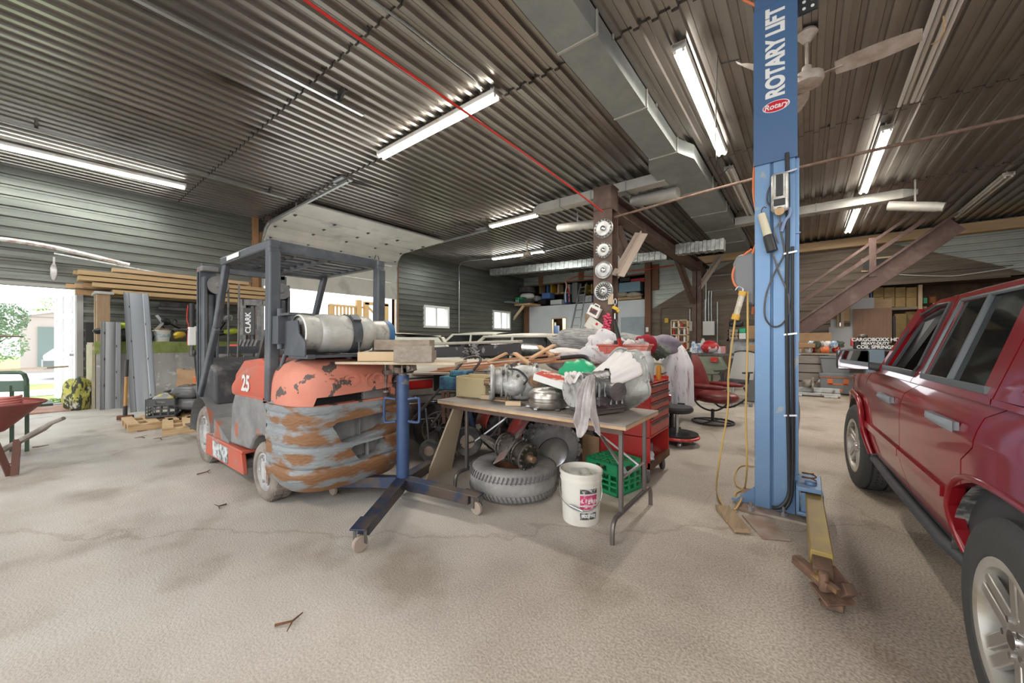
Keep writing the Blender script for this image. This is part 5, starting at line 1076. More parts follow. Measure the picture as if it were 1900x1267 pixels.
# big transmission
TR = Vector((-1.24, 2.69, TT+.175)); t = T('transmission', 'big dark grey automatic transmission draped with white cloth at the right of the table', 'gearbox', TR, R(66))
b = MB(); b.lathe([(0, -.25), (.08, -.25), (.105, -.24), (.11, -.22), (.12, -.2), (.13, -.05), (.14, .08), (.155, .12)], ax='x', n=32, caps=False); b.blob((-.02, 0, -.05), (.4, .3, .2), 21, .06, 20, 12); b.bx((-.2, -.13, -.13), (.14, .13, -.08)); part(t, 'casing', b, M_ALU2, .003, 35)
b = MB(); b.lathe([(.075, -.262), (.115, -.262), (.12, -.25), (.115, -.235), (.08, -.235)], ax='x', n=36); 
for k in range(9): a = k*2*pi/9; b.cyl((-.27, .1*cos(a), .1*sin(a)), (-.24, .1*cos(a), .1*sin(a)), .01, n=6)
part(t, 'rear_flange', b, M_ALU)
b = MB(); b.cyl((.0, -.1, .0), (-.04, -.24, .01), .055, .06); b.cyl((-.04, -.235, .01), (-.042, -.245, .01), .065); part(t, 'servo_housing', b, M_ALU2)
b = MB(); b.bx((-.2, -.145, -.135), (.15, .145, -.118)); b.bx((-.18, -.125, -.168), (.13, .125, -.13)); part(t, 'oil_pan', b, mat('pan_steel', (.28, .27, .26), .35, .8), .012)
b = MB()
for k in range(6): b.beam((-.18+k*.055, -.14, -.10+.0), (-.16+k*.055, -.12, .05), .012, .03)
for k in range(7): b.torus((-.2+k*.05, 0, 0), .125, .006, 'x', 28, 5)
b.box((-.12, -.16, -.06), (.08, .05, .05)); part(t, 'ribs', b, M_ALU2)
b = MB(); n = 30
def bell(u, v):
    a = 2*pi*u; k = 1+.07*cos(5*a+1)+.03*cos(9*a); x = .12+.15*v; r = .14+(.235*k-.14)*v**1.1; return (x, r*cos(a), r*sin(a)+.07*v)
b.grid(bell, 60, 8); b.grid(lambda u, v: Vector(bell(u, v))+Vector((.004, 0, 0)), 60, 8, True); b.tube([Vector(bell(k/60, 1))*1.0 for k in range(60)], .012, 6, closed=True)
part(t, 'bell_housing', b, mat('pale_cast', (.48, .5, .47), .5, .5, (.36, .37, .35), 8, bump=.2, bscale=40), smooth=50)
b = MB()
for k in range(8): a = k*pi/4; q = Vector(bell(k/8, 1)); b.cyl(q+Vector((-.02, 0, 0)), q+Vector((.012, 0, 0)), .014, n=8)
part(t, 'bolt_lug', b, M_ALU)
# cloths
def drape(name, label, cat, pts_fn, nu, nv, m, th=.004, loc=(0, 0, 0), sub=0, grp=None):
    b = MB(); b.grid(pts_fn, nu, nv); o = solo(name, label, cat, b, m, loc, smooth=70, group=grp); s = o.modifiers.new('thick', 'SOLIDIFY'); s.thickness = th
    return o
M_CLOTH = mat('stained_white_cloth', (.80, .77, .75), .9, 0, (.74, .66, .62), 7, .5, .75, .25, 14); M_RAG = mat('grey_rag', (.55, .52, .52), .95, 0, (.38, .34, .33), 9, .42, .65, .5, 16)
Mt = Matrix.Translation(TR) @ Matrix.Rotation(R(66), 4, 'Z')
def cl(u, v):
    a = pi*(.02+.98*u)+.15; x = .10+.14*v; k = 1+.07*cos(5*(pi/2-a+pi/2)+1)
    r = .15+(.07)*v+.008*sin(9*a+3*v)+.005*sin(23*a); x -= .04*sin(a*3)*(1-v)
    return Mt @ Vector((x-.06*(1-v)+.0, -r*cos(a)*1.0, r*sin(a)*1.0+.065*v))
drape('white_cloth', 'bloodshot-white shop cloth thrown over the big transmission bell', 'cloth', cl, 44, 16, M_CLOTH)['label'] = 'white shop cloth with pinkish stains thrown over the big transmission'
c0 = at(1090, 706, 2.50); 
def rg(u, v):
    top = at(1082+24*u, 706-10*sin(pi*u), 2.50); bot = at(1062+50*u, 772+40*abs(sin(u*4.2+.3)), 2.34); f_ = min(v*1.15, 1.15)/1.15
    p = top*(1-f_)+bot*f_; w_ = .018*sin(u*14+v*4)+.01*sin(u*27+v*9); p = p+Vector((0, -1, 0))*(w_*.6+.03*sin(pi*min(v*1.4, 1))); return p
drape('rag', 'dirty grey rag hanging over the front edge of the table', 'rag', rg, 26, 22, M_RAG)
def wc(u, v):
    p = at(1048+34*u, 700-10*u, 2.66+.2*v); p.z = TT+.27+.03*sin(u*9+v*5)+.02*sin(v*13)-.10*u*0; return p
drape('white_cloth', 'crumpled pinkish white cloth between the red-topped carton and the transmission', 'cloth', wc, 18, 14, M_CLOTH)
# ================================================================ UNDER AND BESIDE THE TABLE
t = T('tyre', 'big grey dusty tyre lying flat under the table', 'tyre', (-2.04, 2.66, 0))
b = MB(Matrix.Translation((0, 0, .125))); 
b.lathe([(.19, -.115), (.22, -.125), (.33, -.12), (.365, -.095), (.375, -.06), (.37, -.055), (.375, -.05), (.38, 0), (.375, .05), (.37, .055), (.375, .06), (.365, .095), (.33, .12), (.22, .125), (.19, .11), (.2, 0), (.19, -.115)], n=64, caps=False)
part(t, 'tread', b, M_DUSTRUB, smooth=40)
b = MB(Matrix.Translation((0, 0, .125)))
for k in range(64):
    a = 2*pi*k/64
    for s_ in (-1, 1): b.beam((.377*cos(a), .377*sin(a), s_*.05), (.368*cos(a+.05), .368*sin(a+.05), s_*.10), .02, .006)
part(t, 'tread_blocks', b, mat('dark_tread_rubber', (.13, .125, .12), .9))['kind'] = 'stuff'  # tread blocks in a darker rubber than the rest of the tyre
b = MB(); b.lathe([(.19, .17), (.2, .18), (.185, .2), (.16, .15), (.12, .14), (0, .14)], n=40, caps=False); part(t, 'rim', b, M_RUST)
t = housing('gearbox', 'grimy brown gearbox resting on the flat tyre', (-2.0, 2.60, .37), R(-155), .34, .115, M_GREASE, 31, rot=(R(0), R(-8), R(-190)))
b = MB(); b.lathe([(.05, -.2), (.10, -.2), (.108, -.19), (.10, -.1)], ax='x', n=32, caps=False); b.lathe([(.085, -.19), (.07, -.12), (0, -.12)], ax='x', n=32, caps=False); part(t, 'open_bearing_end', b, mat('oily_ring', (.2, .19, .16), .25, .8))
t.children[0]
b = MB(); b.beam((.1, .05, -.02), (.34, .08, .02), .09, .06, taper=.6); b.beam((-.12, -.05, -.1), (-.16, -.06, -.16), .05, .02); part(t, 'mount_arm', b, M_GREASE, .01)
# knobby tyre
t = T('knobby_tyre', 'knobby off-road tyre on a grey rim leaning behind the flat tyre', 'tyre', (-1.93, 3.08, .285), rot=(0, R(12), R(-38)))
b = MB(); tyre(b, .265, .2, 'x', 40, rim=.55, grooves=0); lugs(b, .268, .19, 'x', 22, .014, 4); part(t, 'tread', b, mat('knobby_rubber', (.13, .13, .13), .85, 0, (.22, .215, .21), 5), smooth=30)
b = MB(); b.lathe([(.15, -.1), (.14, -.09), (.12, -.03), (.06, -.03), (.055, -.06), (.03, -.06), (.03, -.03), (0, -.03)], ax='x', n=28, caps=False); [b.cyl((-.045, .085*cos(k*1.257), .085*sin(k*1.257)), (-.025, .085*cos(k*1.257), .085*sin(k*1.257)), .012, n=6) for k in range(5)]; b.lathe([(.15, .1), (.14, .09), (.0, .05)], ax='x', n=28, caps=False); part(t, 'rim', b, M_STEEL)
# quad bike carcass behind the table
Q = Vector((-2.35, 3.75, 0)); t = T('quad_bike', 'stripped red quad bike with bare frame behind the table legs', 'quad bike', Q, R(-20))
for x, y in ((-.38, -.4), (.38, -.42), (-.36, .65), (.4, .65)):
    g_ = T_part('wheel', t); b = MB(Matrix.Translation((x, y, .26))); tyre(b, .255, .2, 'x', 32, rim=.5, grooves=0); lugs(b, .256, .18, 'x', 20, .012, 3); part(g_, 'tyre', b, M_RUBBER, smooth=30)
    b = MB(Matrix.Translation((x, y, .26))); b.lathe([(.13, -.09), (.12, -.08), (.04, -.04), (0, -.06)], ax='x', n=24, caps=False)
    for k in range(5): a = k*2*pi/5; b.beam((-.06, .03*cos(a), .03*sin(a)), (-.08, .12*cos(a), .12*sin(a)), .03, .02, up=(1, 0, 0))
    part(g_, 'rim', b, M_ALU2)
b = MB()
for s_ in (-.13, .13): b.tube(spline([(s_, -.5, .4), (s_, -.3, .32), (s_, .2, .3), (s_, .6, .42), (s_, .3, .68), (s_, -.4, .62), (s_, -.5, .4)]), .016, 8)
b.tube([(-.38, -.4, .26), (.38, -.42, .26)], .03, 10); b.tube([(-.36, .65, .26), (.4, .65, .26)], .02, 8); b.tube(spline([(-.2, -.42, .3), (-.1, -.3, .45), (.1, -.3, .5), (.25, -.45, .3)]), .012, 6); part(t, 'frame', b, M_DARK)
b = MB(); b.blob((0, .1, .42), (.3, .4, .3), 40, .15); b.lathe([(.09, -.06), (.1, 0), (.08, .05), (0, .06)], (.16, .05, .42), 'x'); 
for k in range(6): b.bx((-.1, -.02, .5+k*.02), (.1, .18, .508+k*.02))
part(t, 'engine', b, M_ALU)
for x, y in ((-.36, -.4), (.36, -.42), (-.34, .62), (.38, .62)):
    b = MB(); b.grid(lambda u, v: (x-.13+.26*v, y+.31*cos(pi*u), .33+.27*sin(pi*u)+.03*sin(pi*v)), 12, 4); o = part(t, 'mudguard', b, mat('faded_red_plastic', (.42, .05, .04), .5, 0, (.3, .22, .2), 5, .5, .62)); s = o.modifiers.new('thick', 'SOLIDIFY'); s.thickness = .006
b = MB(); b.tube(spline([(-.35, .5, .85), (-.2, .52, .88), (0, .5, .84), (.2, .52, .88), (.35, .5, .85)]), .012, 8); b.tube([(0, .5, .84), (0, .6, .45)], .02); part(t, 'handlebar', b, M_DARK)
b = MB(); b.blob((0, -.15, .7), (.24, .6, .14), 41, .05); part(t, 'seat', b, M_BLACK)
# leaning faded red fender plate and board
b = MB(); b.beam(at(985, 766, 3.6), at(925, 855, 3.1), .16, .01, up=(-.3, -1, .2)); solo('fender_plate', 'worn red and bare metal fender plate leaning behind the gearbox', 'car panel', b, mat('worn_red_panel', (.4, .05, .05), .6, 0, (.22, .2, .19), 5, .42, .5))
P = [at(840, 757, 3.55), at(872, 757, 3.55), at(846, 872, 3.25), at(789, 893, 3.22)]
P = [at(843, 757, 3.5), at(873, 755, 3.62), G(838, 872), G(790, 893)]
P[1] = P[0]+(P[2]-P[3]).normalized()*.15; n_ = (P[1]-P[0]).cross(P[3]-P[0]).normalized()*.018
b = MB(); b.add(P+[p+n_ for p in P], [(0, 1, 2, 3), (7, 6, 5, 4), (0, 4, 5, 1), (1, 5, 6, 2), (2, 6, 7, 3), (3, 7, 4, 0)]); solo('leaning_board', 'pale board leaning against the left end of the table', 'board', b, mat('pale_plywood_clean', (.55, .46, .33), .6, 0, (.49, .4, .28), 3))
# hand truck
t = T('hand_truck', 'dark tubular hand truck tilted behind the jack and the pale board', 'hand truck', G(815, 858))
o = t.location.copy(); b = MB()
A1, A2 = at(868, 664, 3.9)-o, at(888, 662, 4.0)-o; L1, L2 = at(770, 790, 4.0)-o, at(812, 800, 4.15)-o
b.tube(spline([at(737, 812, 3.95)-o, at(800, 740, 3.95)-o, at(858, 672, 3.9)-o, at(870, 663, 3.9)-o, at(888, 662, 4.0)-o, at(890, 672, 4.0)-o, at(868, 700, 4.05)-o, at(800, 790, 4.1)-o], 5), .014, 8)
for a, c in (((800, 742, 3.95), (838, 742, 4.05)), ((775, 780, 3.95), (812, 775, 4.1))): b.tube([at(*a)-o, at(*c)-o], .01, 6)
b.tube([at(790, 757, 3.95)-o, at(797, 835, 3.9)-o], .012, 6); b.tube([at(797, 835, 3.85)-o, at(868, 822, 3.95)-o], .012, 6); part(t, 'frame', b, M_DARK)
for px, py, r, d in ((797, 835, .105, 3.86), (868, 818, .15, 3.95)):
    c = at(px, py, d)-o; b = MB(Matrix.Translation(c) @ Matrix.Rotation(R(-55), 4, 'Z')); tyre(b, r, .09, 'x', 28, rim=.5, grooves=1); wv = part(t, 'wheel', b, M_RUBBER)
    b = MB(Matrix.Translation(c) @ Matrix.Rotation(R(-55), 4, 'Z')); b.lathe([(r*.5, -.03), (r*.3, -.01), (r*.15, -.035), (0, -.04)], ax='x', n=20, caps=False); b.lathe([(r*.5, .03), (0, .02)], ax='x', n=20, caps=False); part(wv, 'hub', b, mat('rusty_hub', (.42, .36, .3), .7, .2, (.3, .2, .14), 6))
t = T('motorcycle_wheel', 'tall dark spoked wheel with a blue bar standing behind the hand truck', 'wheel', at(812, 785, 4.5)-Vector((0, 0, .05)), rot=(0, 0, R(-25)))
b = MB(); tyre(b, .28, .1, 'x', 40, rim=.72, grooves=1); part(t, 'tyre', b, M_RUBBER)
b = MB(); b.lathe([(.2, -.03), (.2, .03), (.185, .03), (.185, -.03), (.2, -.03)], ax='x', n=36, caps=False); b.lathe([(.03, -.05), (.03, .05)], ax='x', n=12)
for k in range(18): a = 2*pi*k/18; b.tube([(.03*(-1)**k, .03*cos(a), .03*sin(a)), (0, .19*cos(a+.2), .19*sin(a+.2))], .003, 4)
part(t, 'spoked_rim', b, M_STEEL)
b = MB(); b.tube([at(905, 690, 4.3), at(870, 760, 4.3), at(880, 800, 4.2)], .03, 10); solo('blue_hoist_leg', 'dull blue tube frame behind the leaning board', 'engine hoist', b, M_BLUE)
solo('vice', 'scuffed turquoise and blue machine box behind the beige case', 'machine', MB().bx((-.16, -.12, 0), (.12, .12, .14)).bx((-.05, -.1, .14), (.14, .1, .2)), mat('turquoise_machine', (.06, .22, .3), .5, .2, (.05, .08, .18), 6, .45, .55), at(850, 722, 3.95), R(20), bev=.015)
for px, hh in ((822, 60), (831, 50)): b = MB(); b.beam(at(px, 725, 3.7), at(px+2, 725+hh, 3.7), .03, .03); solo('jack_stand_post', 'thin rusty bar standing left of the table, '+('the taller' if hh == 60 else 'the shorter')+' of two', 'bar', b, M_RUST)
# bucket
c = G(1078, 962); t = T('bucket', 'white plaster bucket with a pink and black label under the table front', 'bucket', (c.x, c.y, 0)); print('bucket', c)
b = MB(); prof = [(0, 0), (.128, 0), (.132, .01), (.146, .30), (.152, .302), (.152, .315), (.147, .318), (.148, .345), (.156, .347), (.157, .368), (.148, .37), (.142, .34), (.126, .02), (0, .015)]; b.lathe(prof, n=48, caps=False); part(t, 'pail', b, mat('dirty_white_pail', (.74, .72, .66), .45, 0, (.6, .57, .5), 5, .5, .8), smooth=30)
b = MB(); b.tube(spline([(-.15, 0, .32), (-.13, -.09, .24), (-.06, -.155, .17), (.05, -.16, .13), (.13, -.09, .13), (.16, .0, .2), (.152, .01, .32)]), .003, 6); b.cyl((.0, -.166, .155), (.09, -.145, .13), .01); part(t, 'handle', b, M_STEEL)
def lab(u, v, z0, z1, a0, a1, off=.0012):
    a = a0+(a1-a0)*u; z = z0+(z1-z0)*v; r = .132+(z-.01)*.0483+off; return (r*cos(a), r*sin(a), z)
face = math.atan2(-c.y, -c.x)
a0, a1 = face-.05, face+.85
b = MB(); b.grid(lambda u, v: lab(u, v, .05, .27, a0, a1), 16, 2); lb = part(t, 'label', b, mat('pink_black_label', (.70, .66, .62), .6, 0, (.6, .55, .5), 30, .5, .6))
b = MB(); b.grid(lambda u, v: lab(u, v, .155, .225, a0, a1, .002), 16, 2); b.grid(lambda u, v: lab(u, v, .125, .145, a0, a1, .002), 16, 2); part(lb, 'pink_band', b, mat('pink_ink', (.55, .05, .16), .6, 0, (.75, .5, .55), 30, .5, .6))
b = MB(); b.grid(lambda u, v: lab(u, v, .235, .268, a0, a1, .002), 16, 2); b.grid(lambda u, v: lab(u, v, .052, .10, a0, a1, .002), 16, 2); part(lb, 'grey_band', b, mat('grey_ink', (.06, .06, .06), .6, 0, (.6, .58, .55), 28, .5, .6))
def ltext(s, z, size, m):
    n = len(s); o = []
    for i, ch in enumerate(s):
        a = a0+.06+(i+.5)*(size*.62/.145); r = .132+z*.0483+.0035
        text(lb, ch, m, size, fr((r*cos(a), r*sin(a), z), (-sin(a), cos(a), 0), (0, 0, 1)), 'lettering', .0005, bold=.001)
ltext('Lightw', .185, .036, M_WHITE); ltext('TOUPRE', .078, .03, M_WHITE)
b = MB(); b.blob((0, 0, .3), (.26, .26, .12), 50, .18, 26, 16, 6); part(t, 'crumpled_wrap', b, mat('wrap_plastic', (.62, .63, .6), .3, 0, (.3, .42, .2), 7, .55, .65), smooth=30)
# green crate
def crate(name, label, loc, rz, d, m, grp=None, solid_top=False):
    t = T(name, label, 'crate', loc, rz, grp); X, Y, Z = d; b = MB()
    for s_ in (-1, 1):
        for ax in (0, 1):
            L = (X, Y)[ax]; oth = (Y, X)[ax]/2-.006
            def P_(u, z0, z1, a0, a1):
                if ax == 0: b.bx((a0, s_*oth-.006, z0), (a1, s_*oth+.006, z1))
                else: b.bx((s_*oth-.006, a0, z0), (s_*oth+.006, a1, z1))
            P_(0, 0, .03, -L/2, L/2); P_(0, Z*.62, Z, -L/2, -L*.16); P_(0, Z*.62, Z, L*.16, L/2); P_(0, Z*.62, Z*.70, -L*.16, L*.16); P_(0, Z*.88, Z, -L*.16, L*.16)
            for k in range(5): a = -L/2+k*L/4; P_(0, .02, Z*.65, max(a-.009, -L/2), min(a+.009, L/2))
            for k in range(2): z = .03+(k+1)*(Z*.6-.03)/3; P_(0, z-.007, z+.007, -L/2, L/2)
    b.bx((-X/2, -Y/2, 0), (X/2, Y/2, .008)); 
    if solid_top:
        for k in range(7): b.bx((-X/2, -Y/2+k*Y/6.5, Z-.01), (X/2, -Y/2+k*Y/6.5+.008, Z))
        for k in range(7): b.bx((-X/2+k*X/6.5, -Y/2, Z-.01), (-X/2+k*X/6.5+.008, Y/2, Z))
    part(t, 'shell', b, m); return t
c = (G(1070, 895)+G(1165, 895))/2
t = crate('milk_crate', 'upturned green plastic crate behind the white bucket', (-1.36, 3.24, 0), R(-14), (.34, .34, .27), mat('green_plastic', (.02, .32, .13), .4), solid_top=True)
# red tool chest
CX0, CX1, CY0, CY1, CZ0, CZ1 = -1.60, -1.11, 3.47, 4.06, .14, .95
t = T('tool_chest', 'red rolling tool chest with drawers beside the table', 'tool chest', (-1.35, 3.76, 0)); TM = Matrix.Translation((1.35, -3.76, 0))
b = MB(TM); b.bx((CX0, CY0, CZ0), (CX1, CY0+.012, CZ1)); b.bx((CX0, CY1-.012, CZ0), (CX1, CY1, CZ1)); b.bx((CX0, CY0, CZ0), (CX0+.012, CY1, CZ1)); b.bx((CX0, CY0, CZ1-.04), (CX1, CY1, CZ1-.03)); b.bx((CX0, CY0, CZ0), (CX1, CY1, CZ0+.02)); b.bx((CX0, CY0, .42), (CX1, CY1, .435)); part(t, 'cabinet', b, M_RED, .004)
zz = [.44, .565, .66, .74, .82, .905]
for k in range(5):
    b = MB(TM); b.bx((CX1-.4, CY0+.016, zz[k]+.004), (CX1+.004, CY1-.016, zz[k+1]-.004)); dd_ = part(t, 'drawer', b, M_RED, .004)
    b = MB(TM); b.bx((CX1+.003, CY0+.03, zz[k+1]-.026), (CX1+.018, CY1-.03, zz[k+1]-.01)); part(dd_, 'pull_strip', b, M_DARK)
b = MB(TM); b.bx((CX1-.02, CY0, CZ0), (CX1+.01, CY1, CZ0+.06)); part(t, 'bottom_lip', b, M_RUST)
for x in (CX0+.06, CX1-.05):
    for y in (CY0+.06, CY1-.06):
        b = MB(TM); b.bx((x-.02, y-.03, .08), (x-.012, y+.03, .14)); b.bx((x+.012, y-.03, .08), (x+.02, y+.03, .14)); cs = part(t, 'caster_fork', b, M_STEEL)
        b = MB(TM @ Matrix.Translation((x, y, .06)) @ Matrix.Rotation(R(35), 4, 'Z')); b.lathe([(.03, -.014), (.055, -.014), (.06, -.008), (.06, .008), (.055, .014), (.03, .014)], ax='x', n=24); part(cs, 'caster_wheel', b, M_RUBBER)
b = MB(); b.bx((-1.5, 3.6, .17), (-1.2, 3.85, .3)); solo('tool_case', 'mauve-grey case on the open bottom shelf of the red chest', 'case', b, mat('mauve_case', (.35, .28, .34), .5), bev=.01)
crumple('parts_bag', 'clear bag of small parts on the bottom shelf of the red chest', 'plastic bag', (-1.17, 3.62, .16), (.1, .12, .12), 61, M_CLEAR)
# glass jar, tools on the chest
ctop = CZ1-.03
t = T('glass_jar', 'large clear jar full of clips on the red tool chest', 'jar', (-1.205, 3.60, ctop))
b = MB(); b.lathe([(0, 0), (.07, 0), (.085, .01), (.088, .2), (.075, .235), (.06, .25), (.06, .29), (.055, .29), (.055, .25), (.08, .2), (.078, .015), (0, .01)], n=32, caps=False); part(t, 'glass', b, mat('jar_glass', (.85, .88, .88), .08, 0, alpha=.35), smooth=50)
b = MB(); rj = random.Random(5)
for k in range(46): p = Vector((rj.uniform(-.05, .05), rj.uniform(-.05, .05), rj.uniform(.02, .2))); b.beam(p, p+Vector((rj.uniform(-.03, .03), rj.uniform(-.03, .03), rj.uniform(-.03, .03))), .008, .008)
o = part(t, 'clips', b, M_STEEL); o['kind'] = 'stuff'
b = MB(); b.bx((-.04, -.04, .3), (.04, .04, .33)); 
rs = random.Random(9)
nm_ = ['leftmost black-handled', 'second', 'third, grey-handled', 'fourth', 'middle green-handled', 'sixth', 'seventh', 'eighth', 'rightmost']
for k in range(9):
    c = Vector((-1.29+rs.uniform(0, .02)+k*.021, 3.49+rs.uniform(-.0, .05), ctop+.02)); t = T('screwdriver', nm_[k]+' screwdriver in the row hanging over the front edge of the red chest', 'screwdriver', c, group='screwdrivers at the edge of the red chest', rot=(R(-32+rs.uniform(-8, 8)), R(rs.uniform(-16, 16)), 0))
    b = MB(); b.cyl((0, -.02, .0), (0, .08, .0), .012, n=8); part(t, 'handle', b, mat(('black_grip', 'green_grip', 'grey_grip')[k % 3], ((.03, .03, .03), (.03, .12, .05), (.2, .2, .2))[k % 3], .5))
    b = MB(); b.cyl((0, -.14, 0), (0, -.02, 0), .004, n=6); part(t, 'blade', b, M_STEEL)
solo('spray_tin', 'lime-green tin between the jar and the transmission cloth', 'tin', MB().lathe([(0, 0), (.033, 0), (.033, .13), (.02, .15), (.012, .17), (0, .17)]), mat('lime_tin', (.25, .5, .02), .35), (-1.31, 3.62, ctop))
solo('marker_bottle', 'small orange bottle at the right corner of the red chest', 'bottle', MB().lathe([(0, 0), (.025, 0), (.025, .12), (.01, .15), (0, .15)]), mat('orange_plastic', (.75, .3, .03), .4), (-1.15, 3.86, ctop))
solo('plank_offcut', 'tan wooden plank behind the green crate', 'board', MB().box((0, 0, .16), (.3, .02, .32)), M_FRESH, (-1.72, 3.62, 0), R(-10))
# ================================================================ LEFT WALL: bench, rack, lumber, machines
M_GREENT = mat('olive_green_paint', (.20, .26, .05), .6, 0, (.3, .34, .12), 6)
M_SCUFF = mat('scuffed_grey_board', (.38, .37, .35), .7, 0, (.48, .47, .45), 3, .4, .65, col3=(.62, .6, .58), lo3=.6, hi3=.64, sc3=7)
BXF = -10.8; BY0_, BY1_ = .84, 3.9
t = T('workbench', 'long grey-fronted bench with an olive green top rail against the left wall', 'workbench', (BXF, BY0_, 0)); WM = Matrix.Translation((-BXF, -BY0_, 0))
b = MB(WM); b.bx((BXF-.03, BY0_+.05, 0), (BXF, BY1_, 1.06)); part(t, 'front_panel', b, M_SCUFF)
b = MB(WM); b.bx((BXF-.04, BY0_+.03, 1.06), (BXF+.01, BY1_, 1.30)); part(t, 'top_rail', b, M_GREENT)
b = MB(WM); b.bx((XL+.08, BY0_+.01, 1.24), (BXF-.04, BY1_, 1.28)); part(t, 'bench_top', b, M_OLDWOOD)
b = MB(WM); b.bx((XL+.2, BY0_, 0), (BXF-.03, BY0_+.04, 1.24)); part(t, 'end_panel', b, mat('tan_scuffed_board', (.45, .36, .26), .8, 0, (.3, .33, .2), 3, col3=(.6, .45, .35), lo3=.6, hi3=.65))
t = T('lumber_rack', 'rough timber post with a top bracket standing on the bench end', 'timber post', (-11.0, 1.0, 1.3))
for dy, dx, m in ((0, 0, M_OLDWOOD), (-.0, -.35, M_OLDWOOD)):
    b = MB(); b.bx((dx-.07, dy-.09, -.02), (dx+.07, dy+.09, .93)); part(t, 'post', b, wood('rough_post', (.42, .3, .18), (.3, .2, .12), 2))
b = MB(); b.bx((-.55, -.12, .93), (.14, .14, .98)); b.prism([(-.09, .93), (.14, .93), (.1, .80), (-.09, .80)], -.14, -.12, 'yz'); part(t, 'bracket', b, M_SCUFF)
rl = random.Random(3); names = ['left end stepped back', 'with a pale sawn face', 'with a split end', 'darker and thinner', 'with a bright new edge', 'thick and square', 'half hidden', 'weathered grey']
k = 0
for row in range(5):
    for c_ in range(4):
        z = 2.29+row*.11; x = -11.55+c_*.19; y0 = .62+rl.choice((0, .05, .3, .5, .8)) if row != 1 else .55+c_*.1; y1 = rl.uniform(4.6, 5.2)-row*.3
        if row == 4 and c_ < 2: continue
        b = MB(); b.bx((x-.085, y0, z-.05+rl.uniform(0, .02)), (x+.085, min(y1, 4.0), z+.035+rl.uniform(0, .012)))
        solo('lumber_board', ('%s board in the %s layer of the lumber rack, %s' % (('plain', 'rough', 'knotty', 'pale')[c_], ('bottom', 'second', 'third', 'fourth', 'top')[row], names[(row*3+c_*5) % 8])), 'lumber', b, wood('lumber_%d' % (k % 4), ((.50, .32, .17), (.6, .42, .25), (.42, .27, .15), (.55, .38, .2))[k % 4], ((.38, .23, .11), (.5, .33, .18), (.3, .19, .1), (.45, .3, .15))[k % 4], 1), group='boards on the lumber rack'); k += 1
for y in (3.7,): b = MB(); b.bx((-11.7, y-.05, 1.28), (-11.6, y+.05, 2.26)); b.bx((-11.7, y-.05, 2.2), (-10.85, y+.05, 2.255)); solo('rack_bracket', 'dark bracket holding up the far end of the lumber', 'bracket', b, M_DARK)
b = MB(); b.beam(PX(100, 470, -11.6), PX(435, 533, -11.6), .05, .03); solo('pale_strip', 'long pale metal strip lying over the lumber', 'strip', b, M_ALU)
wire('wrapped_pipe', 'pipe wrapped in torn foil above the walk-in door', 'pipe', [PX(-30, 440, -11.8), PX(60, 452, -11.8), PX(140, 468, -11.8), PX(240, 492, -11.8)], .05, mat('torn_foil', (.6, .58, .55), .5, .5, (.4, .3, .28), 9, .5, .6, .6, 20))
b = MB(); b.blob((0, 0, -.14), (.1, .1, .3), 3, .25); b.beam((0, 0, 0), (.02, 0, .16), .03, .03); solo('hanging_rag', 'grey string rag hanging from the wrapped pipe', 'rag', b, M_RAG, PX(100, 492, -11.75))
# leaning steel channels
def channel(lab, p0, p1, q, w_, m):
    p0, p1 = Vector(p0), Vector(p1); t = T('steel_channel', lab, 'steel channel', p0, group='steel channels leaning on the bench')
    b = MB(); d = p1-p0; up = Vector((1, 0, 0)) ; s = Vector((0, 1, 0)); nd = d.normalized(); o_ = nd.cross(s).normalized()
    prof = [(-w_/2, .05), (-w_/2, 0), (-w_*.3, 0), (-w_*.26, -.012), (-w_*.18, 0), (w_*.18, 0), (w_*.26, -.012), (w_*.3, 0), (w_/2, 0), (w_/2, .05)]
    sg = 1 if o_.x > 0 else -1
    vs = []; 
    for e in (Vector((0, 0, 0)), d):
        for a, h in prof: vs.append(e+s*a+o_*h*sg)
    for e in (Vector((0, 0, 0)), d):
        for a, h in prof: vs.append(e+s*a+o_*(h-.004)*sg)
    n = len(prof)
    b.add(vs, [(i, i+1, n+i+1, n+i) for i in range(n-1)]+[(2*n+i+1, 2*n+i, 3*n+i, 3*n+i+1) for i in range(n-1)]+[(0, n, 3*n, 2*n), (n-1, 3*n-1, 4*n-1, 2*n-1)]); part(t, 'web', b, m)
    b = MB()
    for k in range(6): e = d*(.12+.15*k); b.box(e+o_*sg*.003+s*(w_*.3*(-1)**k), (.004, .012, .05))
    part(t, 'punched_slots', b, M_BLACK)
a = G(262, 760); channel('taller grey steel channel leaning on the bench up to the lumber', (a.x+.25, a.y, .0), (-10.72, a.y+.02, 2.28), 0, .36, mat('primer_grey', (.29, .31, .34), .45, .3))
a = G(214, 760); channel('shorter ribbed grey steel channel leaning on the bench', (-10.6, a.y-.05, 0), (-10.72, a.y-.03, 1.68), 0, .27, mat('ribbed_grey', (.33, .34, .35), .45, .4))
# sledge hammer
a = G(232, 780); t = T('sledgehammer', 'long wooden-handled sledgehammer standing on its head before the channels', 'hammer', a)
b = MB(); b.cyl((0, 0, .1), (.0, .02, .95), .022, .02, 10); part(t, 'handle', b, mat('varnished_handle', (.45, .22, .06), .4)); b = MB(); b.cyl((0, .014, .72), (0, .021, 1.0), .025, n=10); b.cyl((0, 0.0, .06), (0, .004, .24), .028, n=10); part(t, 'grip_tape', b, M_BLACK)
b = MB(); b.beam((-.06, -.08, .05), (.05, .09, .05), .075, .075); part(t, 'head', b, M_RUST, .012)
